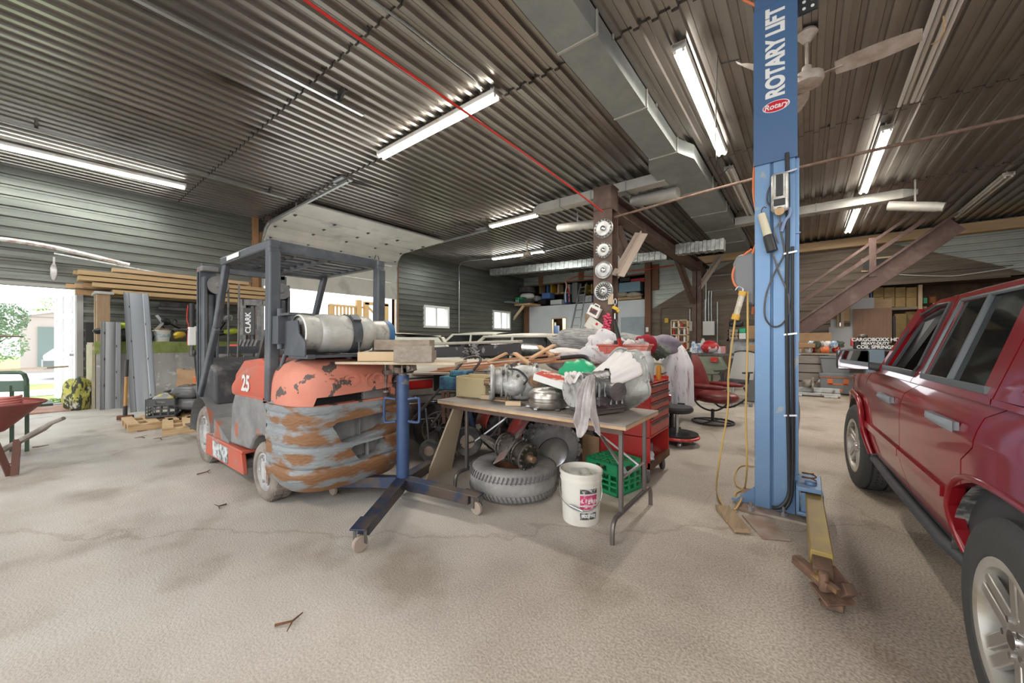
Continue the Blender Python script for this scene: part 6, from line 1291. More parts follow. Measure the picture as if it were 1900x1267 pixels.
# bag, mat, wall box
crumple('refuse_sack', 'yellow and black patterned sack slumped at the end of the bench', 'sack', (-11.0, .66, .0), (.38, .38, .66), 71, mat('yellow_black_sack', (.5, .48, .12), .6, 0, (.05, .06, .04), 11, .5, .54, .5, 9, stretch=(1, 1, .4), col3=(.6, .6, .5), lo3=.6, hi3=.64, sc3=8), fr_=5, amp=.22)
bb = MB(); bb.bx((-11.95, -.1, .005), (-10.9, .58, .02)); solo('door_mat', 'worn reddish mat on the floor inside the walk-in door', 'mat', bb, mat('red_mat', (.38, .19, .14), .95, 0, (.45, .3, .24), 4), rz=0)
bb = MB(); bb.bx((XL+.06, .84-.0, 1.0), (XL+.16, 1.05, 1.35)) if 0 else bb.bx((-12.0, .83, .9), (-11.9, .95, 1.7)); solo('wall_box', 'black box behind the door handle at the jamb', 'box', bb, M_BLACK)
# clutter on the bench
tb = 1.28
def junk(lab, y, x, L, a, b_, m, z=tb+.12, name='trimmer', cat='garden tool'):
    c = Vector((x, y, z)); t = T(name, lab, cat, c, a)
    b = MB(Euler((0, b_, 0)).to_matrix().to_4x4()); b.cyl((-L/2, 0, 0), (L/2, 0, 0), .02, n=8); part(t, 'shaft', b, M_BLACK)
    b = MB(Euler((0, b_, 0)).to_matrix().to_4x4()); b.blob((L/2-.1, 0, 0), (.32, .16, .15), int(y*10), .1); part(t, 'motor', b, m)
    b = MB(Euler((0, b_, 0)).to_matrix().to_4x4()); b.tube(spline([(0, 0, 0), (-.02, .02, .12), (-.14, .02, .12), (-.16, 0, 0)]), .014, 6); part(t, 'handle', b, M_DARK)
M_LIME = mat('lime_yellow', (.5, .6, .05), .45); M_YEL = mat('tool_yellow', (.65, .42, .03), .45)
rj = random.Random(8)
for i in range(9):
    y = 1.35+i*.24; junk(['black and yellow trimmer lying on the bench, pointing at the wall', 'lime-trimmed power tool between two others', 'dark pole tool propped up on the heap', 'black trimmer with a bent guard', 'yellow-motored saw on the heap', 'black garden tool under the chainsaw', 'grey-black machine nearest the forklift', 'dark blower lying crosswise', 'small black tool at the near end of the bench'][i]+(' beside the channels' if i < 3 else ' right of the tall channel'), y, -11.2+rj.uniform(-.1, .15), rj.uniform(.7, 1.1), rj.uniform(-1.3, 1.3), rj.uniform(-.5, .2), (M_BLACK, M_LIME, M_GREYP, M_BLACK, M_YEL)[i % 5], tb+.2+rj.uniform(0, .22))
for i, y in enumerate((1.25, 1.42, 1.62)): b = MB(); b.blob((0, 0, .12), (.4, .26, .34), 80+i, .3, fr=5); solo('black_parts_heap', ('black crumpled housing at the near end of the bench', 'black plastic shroud leaning on the short channel', 'torn black cover between the two channels')[i], 'plastic part', b, M_BLACK, (-11.0, y, tb+.02))
b = MB(); b.beam((0, 0, 0), (0, .22, .32), .06, .05); b.beam((0, .22, .32), (0, .12, .48), .06, .05); solo('metal_bracket', 'bent grey-yellow bracket on the bench left of the tall channel', 'bracket', b, M_GALV, (-10.95, 1.65, tb+.1))
c = PX(299, 640, -10.95); t = T('white_pail', 'small white pail with pale green print on the bench', 'pail', (c.x, c.y, tb+.01)); b = MB(); b.lathe([(0, 0), (.13, 0), (.155, .23), (.165, .235), (.165, .25), (.15, .25), (.125, .01), (0, .01)], n=28, caps=False); part(t, 'pail', b, M_WHITE)
b = MB(); b.lathe([(.149, .1), (.155, .17), (.155, .171), (.148, .1)], n=28, caps=False); part(t, 'printed_band', b, mat('pale_teal_print', (.4, .6, .65), .5, 0, (.75, .78, .76), 14, .5, .55)); b = MB(); b.box((0, 0, .25), (.22, .18, .07), (0, .1, .3)); part(t, 'cardboard_scrap', b, M_CARD)
# dark upright machine column with white arm
c = G(384, 770); c = at(384, 640, 8.3); t = T('drill_press', 'black upright column machine with a glossy tube, beside the forklift mast', 'machine', (c.x, c.y, 0))
b = MB(); b.bx((-.12, -.16, 0), (.12, .16, 2.0)); part(t, 'column', b, M_BLACK, .01); b = MB(); b.cyl((.14, .0, .4), (.14, 0, 1.95), .055, n=20); part(t, 'glossy_tube', b, mat('gloss_black', (.02, .02, .022), .12, .3)); b = MB(); b.bx((-.1, -.2, 2.0), (.1, -.02, 2.1)); b.bx((-.1, .05, 2.0), (.12, .2, 2.06)); part(t, 'top_bracket', b, M_STEEL)
b = MB(); b.bx((.125, .05, .62), (.135, .17, .98)); part(t, 'warning_card', b, mat('white_red_card', (.75, .73, .7), .5)); b = MB(); b.bx((.126, .05, .95), (.139, .17, .98)); part(t, 'red_stripe', b, mat('red_card', (.6, .05, .04), .5))
c = at(356, 640, 8.0); t = T('boom_arm', 'black and white articulated arm hanging left of the black column', 'machine arm', (c.x, c.y, 1.1)); b = MB(); b.cyl((0, 0, .35), (0, 0, 1.0), .05, n=16); part(t, 'upper_tube', b, M_BLACK); b = MB(); b.bx((-.06, -.06, .12), (.06, .06, .5)); b.bx((-.04, .0, .42), (.04, .32, .52)); part(t, 'white_housing', b, M_WHITE, .01); b = MB(); b.cyl((0, 0, -.12), (0, 0, .15), .045, .03); b.cyl((0, -.3, .45), (0, .0, .45), .012); part(t, 'lower_joint', b, M_DARK)
wire('tangled_string', 'tangled red cord hanging beside the black and white arm', 'cord', [at(349, 566, 8.0), at(347, 590, 8.0), at(351, 610, 8.0), at(348, 640, 8.0), at(350, 600, 7.98)], .012, M_REDH)
b = MB(); b.bx((-11.7, 1.95, 2.1), (-11.58, 3.66, 2.19)); b.bx((-11.6, 1.9, 2.02), (-11.5, 3.1, 2.08)); solo('black_rail', 'black rail under the lumber beside the tall channel', 'rail', b, M_DARK)
# second forklift mast behind
c = at(463, 600, 8.6); t = T('forklift_mast', 'black second forklift mast with white vertical lettering behind the orange forklift', 'forklift mast', (c.x, c.y, 0), R(50))
b = MB(); b.bx((-.22, -.05, .1), (-.12, .1, 2.25)); b.bx((.16, -.05, .1), (.26, .1, 2.25)); b.bx((-.22, -.02, 2.12), (.26, .05, 2.25)); b.cyl((.05, .05, .2), (.05, .05, 2.1), .05); part(t, 'uprights', b, M_DARK)
b = MB(); b.bx((-.1, -.06, 1.45), (.12, -.04, 2.05)); pl = part(t, 'name_plate', b, M_BLACK)
text(pl, 'CLARK', M_WHITE, .15, fr((.0, -.063, 1.72), (0, 0, 1), (-1, 0, 0)), bold=.004)
b = MB(); b.bx((-.35, -.45, .5), (.35, .1, .95)); b.bx((-.3, -.5, .95), (.3, -.2, 1.2)); part(t, 'cowl', b, M_BLACK, .03); b = MB(); b.bx((-.2, -.52, 1.2), (.25, -.45, 1.24)); part(t, 'red_label', b, MATS['red_card'])
# paper bag, milk crate, pallets, mower deck, seat cushions
c = at(366, 712, 6.6); t = T('paper_bag', 'crumpled brown paper bag with an orange print standing on the engine heap', 'paper bag', (c.x, c.y, .36), R(50))
b = MB()
def pb(u, v):
    a = 2*pi*u; k = .9+.12*v; x = .24*k*max(-1, min(1, 1.5*cos(a))); y = .12*k*max(-1, min(1, 1.5*sin(a))); n_ = .012*sin(7*a+6*v)+.01*sin(13*v+3*a); return (x+n_, y+n_*.7, .46*v+.02*sin(5*a)*v)
b.grid(pb, 36, 12); b.add([pb(u/36, 0) for u in range(36)], [tuple(range(36))]); part(t, 'bag', b, M_CARD, smooth=30); b = MB(); b.add([(.02, -.139, .13), (.21, -.139, .16), (.2, -.142, .36), (.0, -.142, .34)], [(0, 1, 2, 3)]); part(t, 'orange_square', b, mat('orange_print', (.7, .17, .05), .7, 0, (.75, .35, .2), 9, .5, .6))
c = G(300, 800); 
def pallet(lab, loc, rz):
    t = T('pallet', lab, 'pallet', loc, rz)
    for k in range(3): b = MB(); b.bx((-.5, -.4+k*.35, 0), (.5, -.3+k*.35, .09)); part(t, 'runner', b, M_PINEX)
    for k in range(5): b = MB(); b.bx((-.5+k*.22, -.42, .09), (-.38+k*.22, .42, .11)); part(t, 'slat', b, M_PINEX)
    return t
a = G(272, 800); pallet('low wooden pallet under the grey milk crate', (-8.05, 1.45, 0), R(88)); pallet('second wooden pallet by the forklift front wheel', (-7.3, 1.75, 0), R(80))
crate('milk_crate', 'dark grey milk crate full of parts at the pallet edge', (-8.15, 1.42, .115), R(65), (.36, .40, .29), mat('dark_grey_plastic', (.09, .095, .1), .5))
b = MB(); 
crumple('yellow_cloth', 'yellow and grey cloths stuffed in the dark grey crate', 'cloth', (-8.15, 1.42, .28), (.3, .3, .2), 91, mat('yellow_grey_cloth', (.55, .5, .1), .8, 0, (.35, .36, .38), 4, .45, .5))
t = T('mower_deck', 'worn metal engine tub with a black gear lever behind the grey crate', 'machine', (-8.3, 1.95, .11), R(10))
b = MB(); b.lathe([(.25, 0), (.42, .12), (.5, .3), (.52, .36), (.48, .35), (.4, .15), (.2, .04), (0, .04)], n=30, caps=False); part(t, 'tub', b, M_GREASE, smooth=50); b = MB(); b.tube([(.1, -.1, .1), (.05, -.15, .95)], .014); b.blob((.05, -.15, 1.0), (.06, .06, .12), 2, .05); part(t, 'gear_lever', b, M_BLACK)
b = MB()
for k in range(14): b.blob((rj.uniform(-.3, .3), rj.uniform(-.3, .3), .25+rj.uniform(0, .18)), (rj.uniform(.1, .28), rj.uniform(.1, .25), rj.uniform(.1, .2)), k, .2, 10, 7)
o = part(t, 'loose_parts', b, M_GREASE); o['kind'] = 'stuff'
t = T('engine_block', 'dark engine with levers heaped behind the paper bag', 'engine', (-7.75, 2.1, .11), R(20)); b = MB(); b.bx((-.25, -.25, 0), (.25, .25, .45)); b.blob((0, 0, .55), (.5, .4, .4), 4, .25, fr=5); b.blob((-.1, .2, .9), (.35, .3, .3), 5, .3, fr=5); part(t, 'block', b, M_GREASE, .02)
b = MB(); b.beam((-.35, -.2, .95), (.3, -.1, .97), .03, .03); b.cyl((0, 0, .6), (0, 0, 1.05), .03); 
for k in range(5): b.cyl((.1+k*.09, .15, 1.0), (.15+k*.09, .2, 1.22), .04, n=8)
part(t, 'levers', b, M_DARK)
for i, (px, py, z, s_, lab) in enumerate(((352, 752, .38, (.42, .3, .18), 'grey vinyl seat cushion on top of the pallet pile'), (356, 765, .2, (.5, .36, .18), 'grey vinyl seat base lying under the other cushion'), (378, 748, .42, (.28, .26, .16), 'small grey headrest beside the seat cushions'))):
    p = at(px, py, 6.25); b = MB(); b.box((0, 0, s_[2]/2), s_); o = solo('seat_cushion', lab, 'seat cushion', b, mat('grey_vinyl', (.12, .125, .13), .4), (p.x, p.y, z), R(30), bev=.06)
# ================================================================ WHEELBARROW and chair at the left edge
M_BARROW = mat('faded_red_steel', (.28, .05, .04), .5, .2, (.2, .06, .05), 4, .4, .6, col3=(.15, .1, .08), lo3=.62, hi3=.7)
Wo = at(0, 800, 3.9); Wo.z = 0; t = T('wheelbarrow', 'faded red wheelbarrow with grey wooden handles at the left edge', 'wheelbarrow', Wo)
b = MB(); tip = at(84, 750, 3.85)-Wo; z1 = tip.z; ux = (at(84, 752, 3.85)-at(0, 752, 3.85)).normalized(); uy = Vector((-ux.y, ux.x, 0))
def pan(u, v):
    a = 2*pi*u; X_ = -.34+.70*cos(a)*(1 if cos(a) < 0 else .98); Y_ = .36*sin(a); k = .52+.48*v
    p = ux*(X_*k-.42*(1-k))+uy*(Y_*k); return Vector((p.x, p.y, z1-.30+.30*v+.0))
b.grid(pan, 36, 8); b.add([pan(u/36, 0) for u in range(36)], [tuple(range(36))]); b.tube([pan(u/36, 1) for u in range(36)], .012, 6, closed=True); tipx = pan(0, 1); o = part(t, 'pan', b, M_BARROW, smooth=40)
for s_ in (0, 1):
    q = uy*(-.5*s_); b = MB(); b.tube([at(-60, 868, 3.85)-Wo+q, at(0, 838, 3.8)-Wo+q, at(80, 795, 3.7)-Wo+q, at(95, 785, 3.68)-Wo+q, at(118, 776, 3.66)-Wo+q], [.03, .028, .028, .02, .018], 8); part(t, 'handle', b, mat('grey_weathered_handle', (.17, .14, .12), .8, 0, (.25, .22, .19), 7))
for s_ in (0, 1):
    q = uy*(-.5*s_); b = MB(); b.beam(at(32, 815, 3.72)-Wo+q, G(27, 884)-Wo+q+Vector((0, 0, .01)), .05, .02); b.beam(at(-8, 822, 3.72)-Wo+q, G(18, 884)-Wo+q+Vector((0, 0, .01)), .05, .015); b.beam(at(-2, 862, 3.7)-Wo+q, at(24, 860, 3.7)-Wo+q, .02, .01); part(t, 'leg', b, mat('rust_brown_leg', (.12, .05, .035), .7))
b = MB(Matrix.Translation(ux*(-1.15)+Vector((0, 0, .19))) @ Matrix.Rotation(math.atan2(uy.y, uy.x), 4, 'Z')); tyre(b, .19, .09, 'x', 28, rim=.5, grooves=0); part(t, 'wheel', b, M_RUBBER)
b = MB()
hc = at(8, 752, 3.95)
b.tube([hc+Vector((.11*cos(k*.55)*(1-k*.004), .11*sin(k*.55), -.02+.0022*k)) for k in range(50)], .014, 6); solo('garden_hose', 'coil of pink-red hose lying in the wheelbarrow', 'hose', b, mat('pink_hose', (.6, .22, .2), .5))
# green steel chair
Co = at(25, 752, 4.5); Co.z = 0; t = T('steel_chair', 'green tubular steel chair standing behind the wheelbarrow', 'chair', Co)
M_CHG = mat('dark_green_steel', (.05, .10, .06), .45, .1)
def cpt(x, y, d=4.5): return at(x, y, d)-Co
b = MB(); b.tube([cpt(50, 760), cpt(49, 705), cpt(45, 695), cpt(38, 691), cpt(-40, 691)]+[cpt(-60, 700)], .022, 8); part(t, 'back_frame', b, M_CHG)
b = MB(); b.beam(cpt(-40, 718), cpt(48, 716), .02, .13, up=(0, 0, 1)); part(t, 'back_panel', b, M_CHG, .01); 
for x in (50, 22, -30):
    b = MB(); b.beam(cpt(x, 715), Vector((cpt(x, 715).x, cpt(x, 715).y, 0)), .035, .035); part(t, 'leg', b, M_CHG)
b = MB(); b.bx((-.5, -.05, .5), (.0, .3, .53)); part(t, 'seat', b, M_CHG)
b = MB(); b.beam(at(-60, 690, 4.2), at(108, 681, 4.35), .25, .018); solo('thin_board', 'thin pale board laid across the green chair', 'board', b, M_PLY)
p = at(-8, 684, 4.25); t = T('iron_stand', 'small black scrolled iron stand on the board', 'stand', (p.x, p.y, p.z+.012)); b = MB(); b.torus((0, 0, 0), .06, .012, 'y', 20, 6); part(t, 'scroll', b, M_DARK, loc=(.12, 0, .13)); b = MB(); b.torus((0, 0, 0), .045, .01, 'y', 20, 6); part(t, 'small_scroll', b, M_DARK, loc=(.05, 0, .19)); b = MB(); b.tube(spline([(0, 0, 0), (.07, 0, .02), (.02, 0, .08), (.0, 0, .2), (.06, 0, .26), (.0, 0, .34)]), .012, 6); b.cyl((0, 0, .28), (0, 0, .34), .03); part(t, 'post', b, M_DARK)
b = MB(); b.lathe([(0, .34), (.19, .34), (.2, .35), (.18, .36), (0, .365)], n=30); part(t, 'round_top', b, M_OLDWOOD)
# ================================================================ OUTSIDE
def tree(loc, h, r, lab, m, seed, n=1500, trunk=True):
    t = T('garden_tree', lab, 'tree', loc); rr = random.Random(seed)
    if trunk:
        b = MB(); b.tube([(0, 0, 0), (.05, 0, h*.4), (.0, .05, h*.7)], [.14, .1, .04], 8)
        for k in range(6): a = k*1.1; b.tube([(0, 0, h*.3+k*.05*h*.5), (r*.6*cos(a), r*.6*sin(a), h*.55+k*.04*h)], [.05, .015], 6)
        part(t, 'trunk', b, M_RUST if 0 else M_BROWN)
    b = MB(); cl = [(Vector((rr.uniform(-.6, .6)*r, rr.uniform(-.6, .6)*r, h*(.45+.45*rr.random()))), r*rr.uniform(.35, .6)) for _ in range(11)]
    for k in range(n):
        c, q = cl[k % 11]; d = Vector((rr.gauss(0, 1), rr.gauss(0, 1), rr.gauss(0, 1))).normalized()*q*rr.uniform(.75, 1.05); p = c+d; s = rr.uniform(.035, .075)
        u_ = Vector((rr.gauss(0, 1), rr.gauss(0, 1), rr.gauss(0, 1))).normalized()*s; v_ = u_.orthogonal().normalized()*s*.5
        b.add([p-u_, p-v_, p+u_, p+v_], [(0, 1, 2, 3)])
    part(t, 'crown', b, m, smooth=0)
M_LEAFS = mat('silvery_leaves', (.18, .26, .16), .8, 0, (.3, .38, .26), 3); M_LEAFB = mat('bright_leaves', (.16, .3, .04), .8, 0, (.28, .42, .08), 3)
def o2(px, X): return PX(px, 640, X)
a = PX(20, 620, -21); tree((a.x, a.y-.75, -.1), 2.6, 1.3, 'broad silvery-leaved tree outside the walk-in door', M_LEAFS, 1, 5200)
a = PX(103, 600, -30); tree((a.x, a.y+.4, -.1), 3.9, 1.3, 'bright green tree behind the white outbuilding', M_LEAFB, 2, 4200)
a0, a1 = PX(58, 620, -27), PX(135, 600, -27)
t = T('outbuilding', 'low pale outbuilding across the lawn beyond the open door', 'building', (-27, a0.y, 0)); b = MB(); b.bx((-4, -.3, -.1), (0, 9, 2.4)); b.prism([(-.4, 2.4), (9.1, 2.4), (4.4, 3.6)], -4, .05, 'yz'); part(t, 'wall', b, mat('pale_siding', (.40, .345, .30), .8)); b = MB(); wq = [PX(x, 620, -26.95).y-a0.y for x in (70, 100)]; b.bx((0, wq[0], .2), (.06, wq[1], 1.95)); part(t, 'window', b, mat('outside_pane', (.16, .2, .18), .2)); b = MB(); b.bx((0, wq[1]+.2, 1.5), (.06, wq[1]+1.3, 1.95)); part(t, 'window', b, MATS['outside_pane']); b = MB(); b.beam((.1, -.5, 2.4), (.1, 4.4, 3.62), .1, .12); part(t, 'eave', b, M_WHITE)
a = PX(100, 640, -22.5); t = T('parked_van', 'white covered car parked across the drive outside', 'car', (a.x, a.y+.9, 0), 0)
b = MB(); b.prism([(-1.1, .35), (-1.15, .75), (-.9, 1.0), (-.2, 1.5), (.6, 1.65), (3, 1.6), (3, .35)], -.9, .9, 'yz'); part(t, 'body', b, M_WHITE, .06); b = MB(); b.prism([(-1.18, .3), (-1.18, .6), (3, .6), (3, .3)], -.92, .92, 'yz'); part(t, 'lower_skirt', b, M_GREYP)
for y in (-.4, 2.2): b = MB(); b.lathe([(.3, -.12), (.3, .12)], (.82, y, .3), 'x'); part(t, 'wheel', b, M_RUBBER)
b = MB(); rr = random.Random(4)
for k in range(500):
    p = Vector((XL-.35+rr.uniform(-.25, .1), rr.uniform(-.6, .65), rr.uniform(-.08, .1))); s = .05; b.add([p+Vector((-s, 0, 0)), p+Vector((0, -s, .03)), p+Vector((s, 0, 0)), p+Vector((0, s, .03))], [(0, 1, 2, 3)])
solo('door_plants', 'low green weeds growing along the outside of the door sill', 'plants', b, M_LEAFB, kind='stuff', smooth=0)
# timber stairs structure outside the overhead door
a = PX(610, 600, -17.5); a2 = PX(722, 600, -17.5); t = T('timber_deck', 'new timber framed deck stairs outside the overhead door', 'deck', (-17.5, a.y, 0)); L = a2.y-a.y; M_NEW = mat('new_yellow_timber', (.38, .22, .08), .7)
b = MB(); b.bx((-.05, 0, 1.95), (.05, L, 2.1)); b.bx((-.05, 0, 2.95), (.05, L*.6, 3.05)); b.bx((-.08, 0, -.1), (.08, L*.05, 3.0)); b.bx((-.08, L*.42, -.1), (.08, L*.5, 3.35)); b.bx((-.1, L*.55, -.1), (.1, L*.62, 3.25)); b.bx((-.1, L*.9, -.1), (.1, L*.97, 3.25)); b.beam((0, L*.6, 1.4), (0, L*.95, 2.7), .1, .2); b.beam((0, L*.6, 3.1), (0, L*.95, 2.1), .06, .1); b.bx((-.1, L*.55, 3.15), (.1, L*.97, 3.3)); part(t, 'frame', b, M_NEW)
for k in range(9): b = MB(); b.bx((-.03, k*L*.055, 2.1), (.03, k*L*.055+.09, 2.95)); part(t, 'baluster', b, M_NEW)
a = PX(560, 600, -20); t = T('yellow_machine', 'yellow machine parked outside the overhead door', 'machine', (-20, a.y, 0)); b = MB(); b.bx((-.6, -.8, .5), (.6, .8, 2.2)); b.bx((-.5, -.7, -.1), (.5, -.3, .5)); b.bx((-.5, .3, -.1), (.5, .7, .5)); part(t, 'body', b, M_YEL, .05); b = MB(); b.bx((-.5, -.9, 2.2), (.5, .3, 2.7)); b.cyl((.2, .5, 2.2), (.2, .7, 2.9), .08); part(t, 'exhaust', b, M_BLACK)
# ================================================================ BLUE VEHICLE LIFT POST
LX0_, LX1_, LY, = -.315, -.06, 3.50
M_LIFT = mat('lift_blue', (.15, .27, .46), .38, .35, (.19, .31, .47), 2.5, .3, .75, col3=(.3, .34, .36), lo3=.62, hi3=.68, sc3=11)
M_SIGNB = mat('sign_blue', (.065, .135, .27), .4)
lp = T('lift_post', 'tall blue vehicle lift post with white lettering down its top cover', 'vehicle lift', (-.19, LY, 0)); PM = Matrix.Translation((.19, -LY, 0))
b = MB(PM); x0, x1 = LX0_, LX1_; y0, y1 = LY, LY+.26
b.prism([(x0, y0), (x0+.10, y0), (x0+.11, y0+.012), (x0+.12, y0), (x1, y0), (x1, y0+.02), (x1-.06, y0+.03), (x1-.06, y1-.03), (x1, y1-.02), (x1, y1), (x0, y1)], .02, 2.68, 'xy'); part(lp, 'post', b, M_LIFT, .003)
b = MB(PM); b.bx((x0-.006, y0-.014, 2.66), (x1+.012, y0-.002, 3.86)); b.bx((x0-.006, y0-.014, 2.66), (x0+.006, y1, 3.86)); b.bx((x1, y0-.014, 2.66), (x1+.012, y0+.04, 3.86)); b.bx((x0, y1-.02, 2.6), (x1, y1, 3.86)); cv = part(lp, 'sign_cover', b, M_SIGNB, .004)
xc = (x0+x1)/2+.01
b = MB(PM); b.bx((x0-.007, y0-.0145, 2.66), (x1+.0125, y0-.0145+.001, 3.15)); 
text(cv, 'ROTARY LIFT', M_WHITE, .158, PM @ fr((xc, y0-.0155, 3.485), (0, 0, 1), (-1, 0, 0)), depth=.0008, bold=.007, sx=.72)
b = MB(PM @ Matrix.Translation((xc, y0-.016, 3.075)) @ Matrix.Rotation(pi/2, 4, 'X') @ Matrix.Diagonal((1.0, .5, 1, 1))); b.lathe([(.085, 0), (.085, .002), (0, .002)], n=40); ov = part(cv, 'oval_badge', b, mat('badge_white', (.8, .8, .8), .4)); b = MB(PM @ Matrix.Translation((xc, y0-.018, 3.075)) @ Matrix.Rotation(pi/2, 4, 'X') @ Matrix.Diagonal((1.0, .48, 1, 1))); b.lathe([(.079, 0), (.079, .001), (0, .001)], n=40); part(cv, 'oval_red', b, mat('badge_red', (.55, .01, .03), .4))
text(cv, 'Rotary', M_WHITE, .055, PM @ fr((xc, y0-.0195, 3.075), (1, 0, 0), (0, 0, 1)), depth=.0008, shear=.2, bold=.001)
b = MB(PM); b.bx((x1+.02, y0+.06, 3.74), (x1+.13, y0+.075, 3.95)); plt = part(lp, 'top_plate', b, M_BLACK)
b = MB(PM)
for i in range(2):
    for j in range(4): b.cyl((x1+.05+i*.05, y0+.058, 3.77+j*.05), (x1+.05+i*.05, y0+.062, 3.77+j*.05), .011)
part(plt, 'hole', b, M_WHITE)
b = MB(PM); b.bx((x1+.02, y0+.04, 3.9), (x1+.3, y0+.08, 3.98)); b.bx((x0, y0, 3.86), (x1+.1, y1, 3.95)); part(lp, 'crossbeam_stub', b, M_SIGNB)
b = MB(PM)
for z in (.3, 1.2, 2.1): b.bx((x1-.004, y0+.01, z), (x1+.03, y0+.02, z+.01))
b.bx((x1-.002, y0+.025, .1), (x1+.018, y0+.05, 1.3)); b.bx((x1-.002, y0+.025, 1.3), (x1+.022, y0+.05, 2.66)); part(lp, 'edge_channel', b, M_LIFT)
b = MB(PM); b.tube(spline([(x1-.05, y0-.02, 2.7), (x1-.045, y0-.025, 2.3), (x1-.05, y0-.024, 1.6), (x1-.045, y0-.024, .9), (x1-.035, y0-.028, .35), (x1-.04, y0-.03, .16), (x1-.09, y0-.05, .07), (x1-.14, y0-.06, .06)], 8), .014, 8); part(lp, 'hydraulic_hose', b, M_BLACK)
b = MB(PM); b.tube(spline([(x1-.018, y0-.02, 2.0), (x1-.018, y0-.024, 1.4), (x1-.014, y0-.022, .7), (x1-.02, y0-.028, .2), (x1-.06, y0-.04, .06)], 8), .011, 8); part(lp, 'second_hose', b, M_BLACK)
b = MB(PM)
for z in (.75, 1.35, 1.95, 2.55): b.beam((x1-.07, y0-.03, z), (x1+.01, y0-.03, z+.01), .012, .012)
part(lp, 'hose_clamp', b, M_STEEL)
b = MB(PM); b.bx((x0-.12, y0-.12, 0), (x1+.08, y1+.12, .022)); part(lp, 'base_plate', b, mat('rust_dust_steel', (.3, .2, .15), .8, .2, (.38, .32, .27), 4), .003)
for px, py in ((1393, 952), (1454, 963)):
    c = G(px, py); b = MB(Matrix.Translation(Vector((.19, -LY, 0)))); b.cyl((c.x, c.y, .02), (c.x, c.y, .05), .022, n=6); b.cyl((c.x, c.y, .05), (c.x, c.y, .09), .010, n=8); part(lp, 'anchor_bolt', b, M_STEEL)
b = MB(PM); b.prism([(x0-.16, y0+.02), (x0, y0+.02), (x0, y0+.05), (x0-.16, y0+.05)], .02, .03, 'xy'); b.prism([(x0-.14, .02), (x0, .02), (x0, .16)], y0+.03, y0+.045, 'xz'); part(lp, 'gusset', b, M_LIFT)
c1, c2, c3 = G(1435, 945), G(1387, 955), G(1425, 997); b = MB(); b.beam(G(1400, 958, .008), G(1440, 1000, .008), .17, .012); solo('steel_plate', 'flat rusty steel plate on the floor in front of the blue post', 'plate', b, MATS['rust_dust_steel'])
b = MB(); b.beam(G(1340, 940, .02), G(1378, 985, .02), .10, .03); o = solo('wood_offcut', 'weathered wood offcut on the floor left of the blue post', 'wood block', b, wood('offcut', (.42, .3, .18), (.26, .18, .11), 1, 4), bev=.003)
b = MB(); a_ = G(1376, 978, .02); b.beam(a_+Vector((-.055, -.055, 0)), a_+Vector((.055, -.035, 0)), .012, .03)
# carriage and yellow arm
t = T_part('swing_arm', lp); AM = PM
b = MB(AM); b.bx((-.03, LY+.02, .05), (.10, LY-.08, .22)); b.bx((-.05, LY-.12, .24), (.09, LY+.24, .27)); b.bx((-.05, LY-.12, .07), (.09, LY+.24, .09)); b.bx((-.055, LY-.1, .06), (-.035, LY+.24, .27)); b.cyl((.03, LY, .05), (.03, LY, .29), .035); part(t, 'hinge_block', b, M_LIFT, .004)
b = MB(AM); b.tube([(.02+.04*cos(k*.3), LY+.03+.03*sin(k*.3), .285+.0015*k) for k in range(40)], .005, 5); part(t, 'return_spring', b, M_RUST)
M_ARMY = mat('scuffed_yellow_paint', (.42, .32, .05), .5, .1, (.34, .24, .1), 4, .4, .6, col3=(.16, .08, .05), lo3=.6, hi3=.68, sc3=5)
M_ARMR = mat('arm_rust', (.24, .14, .09), .75, .2, (.14, .085, .06), 9, .4, .6, .4, 40)
s0 = Vector((.045, LY-.05, .17)); s1 = G(1526, 1052, .16); s1.z = .155; d = (s1-s0).normalized(); sd = Vector((d.y, -d.x, 0)).normalized()
b = MB(AM); b.beam(s0, s1-d*.06, .095, .11); part(t, 'outer_arm', b, M_ARMY, .006)
b = MB(AM); b.beam(s1-d*.2, s1+d*.05+Vector((0, 0, -.02)), .08, .085); part(t, 'inner_arm', b, M_ARMR, .004)
k0 = G(1502, 1045, .14); k1 = G(1562, 1100, .10)
b = MB(AM); b.beam(s1-d*.02+Vector((0, 0, .0)), k1+Vector((0, 0, .01)), .12, .016); b.beam(s1+d*.02+Vector((0, 0, -.06)), k1+d*.02+Vector((0, 0, -.05)), .15, .012); b.cyl(s1+d*.1+Vector((0, 0, -.06)), s1+d*.1+Vector((0, 0, .03)), .02); b.beam(k1-d*.05+Vector((.0, 0, -.03)), k1+Vector((.03, 0, .03)), .05, .05); part(t, 'end_bracket', b, M_ARMR, .004)
b = MB(AM); b.beam(G(1476, 1036, .15), G(1540, 1092, .12), .045, .045); part(t, 'cross_arm', b, M_ARMR, .004)
b = MB(AM); b.beam(G(1508, 1062, .15), G(1556, 1098, .13), .03, .02); part(t, 'yellow_flap', b, M_ARMY)
b = MB(AM); b.beam(G(1524, 1106, .02), G(1562, 1122, .02), .1, .008); b.beam(G(1526, 1100, .05), G(1526, 1118, .02), .015, .06); b.beam(G(1566, 1105, .05), G(1566, 1124, .02), .012, .06); b.beam(G(1524, 1118, .035), G(1564, 1130, .035), .012, .03); part(t, 'foot_plate', b, M_ARMR)
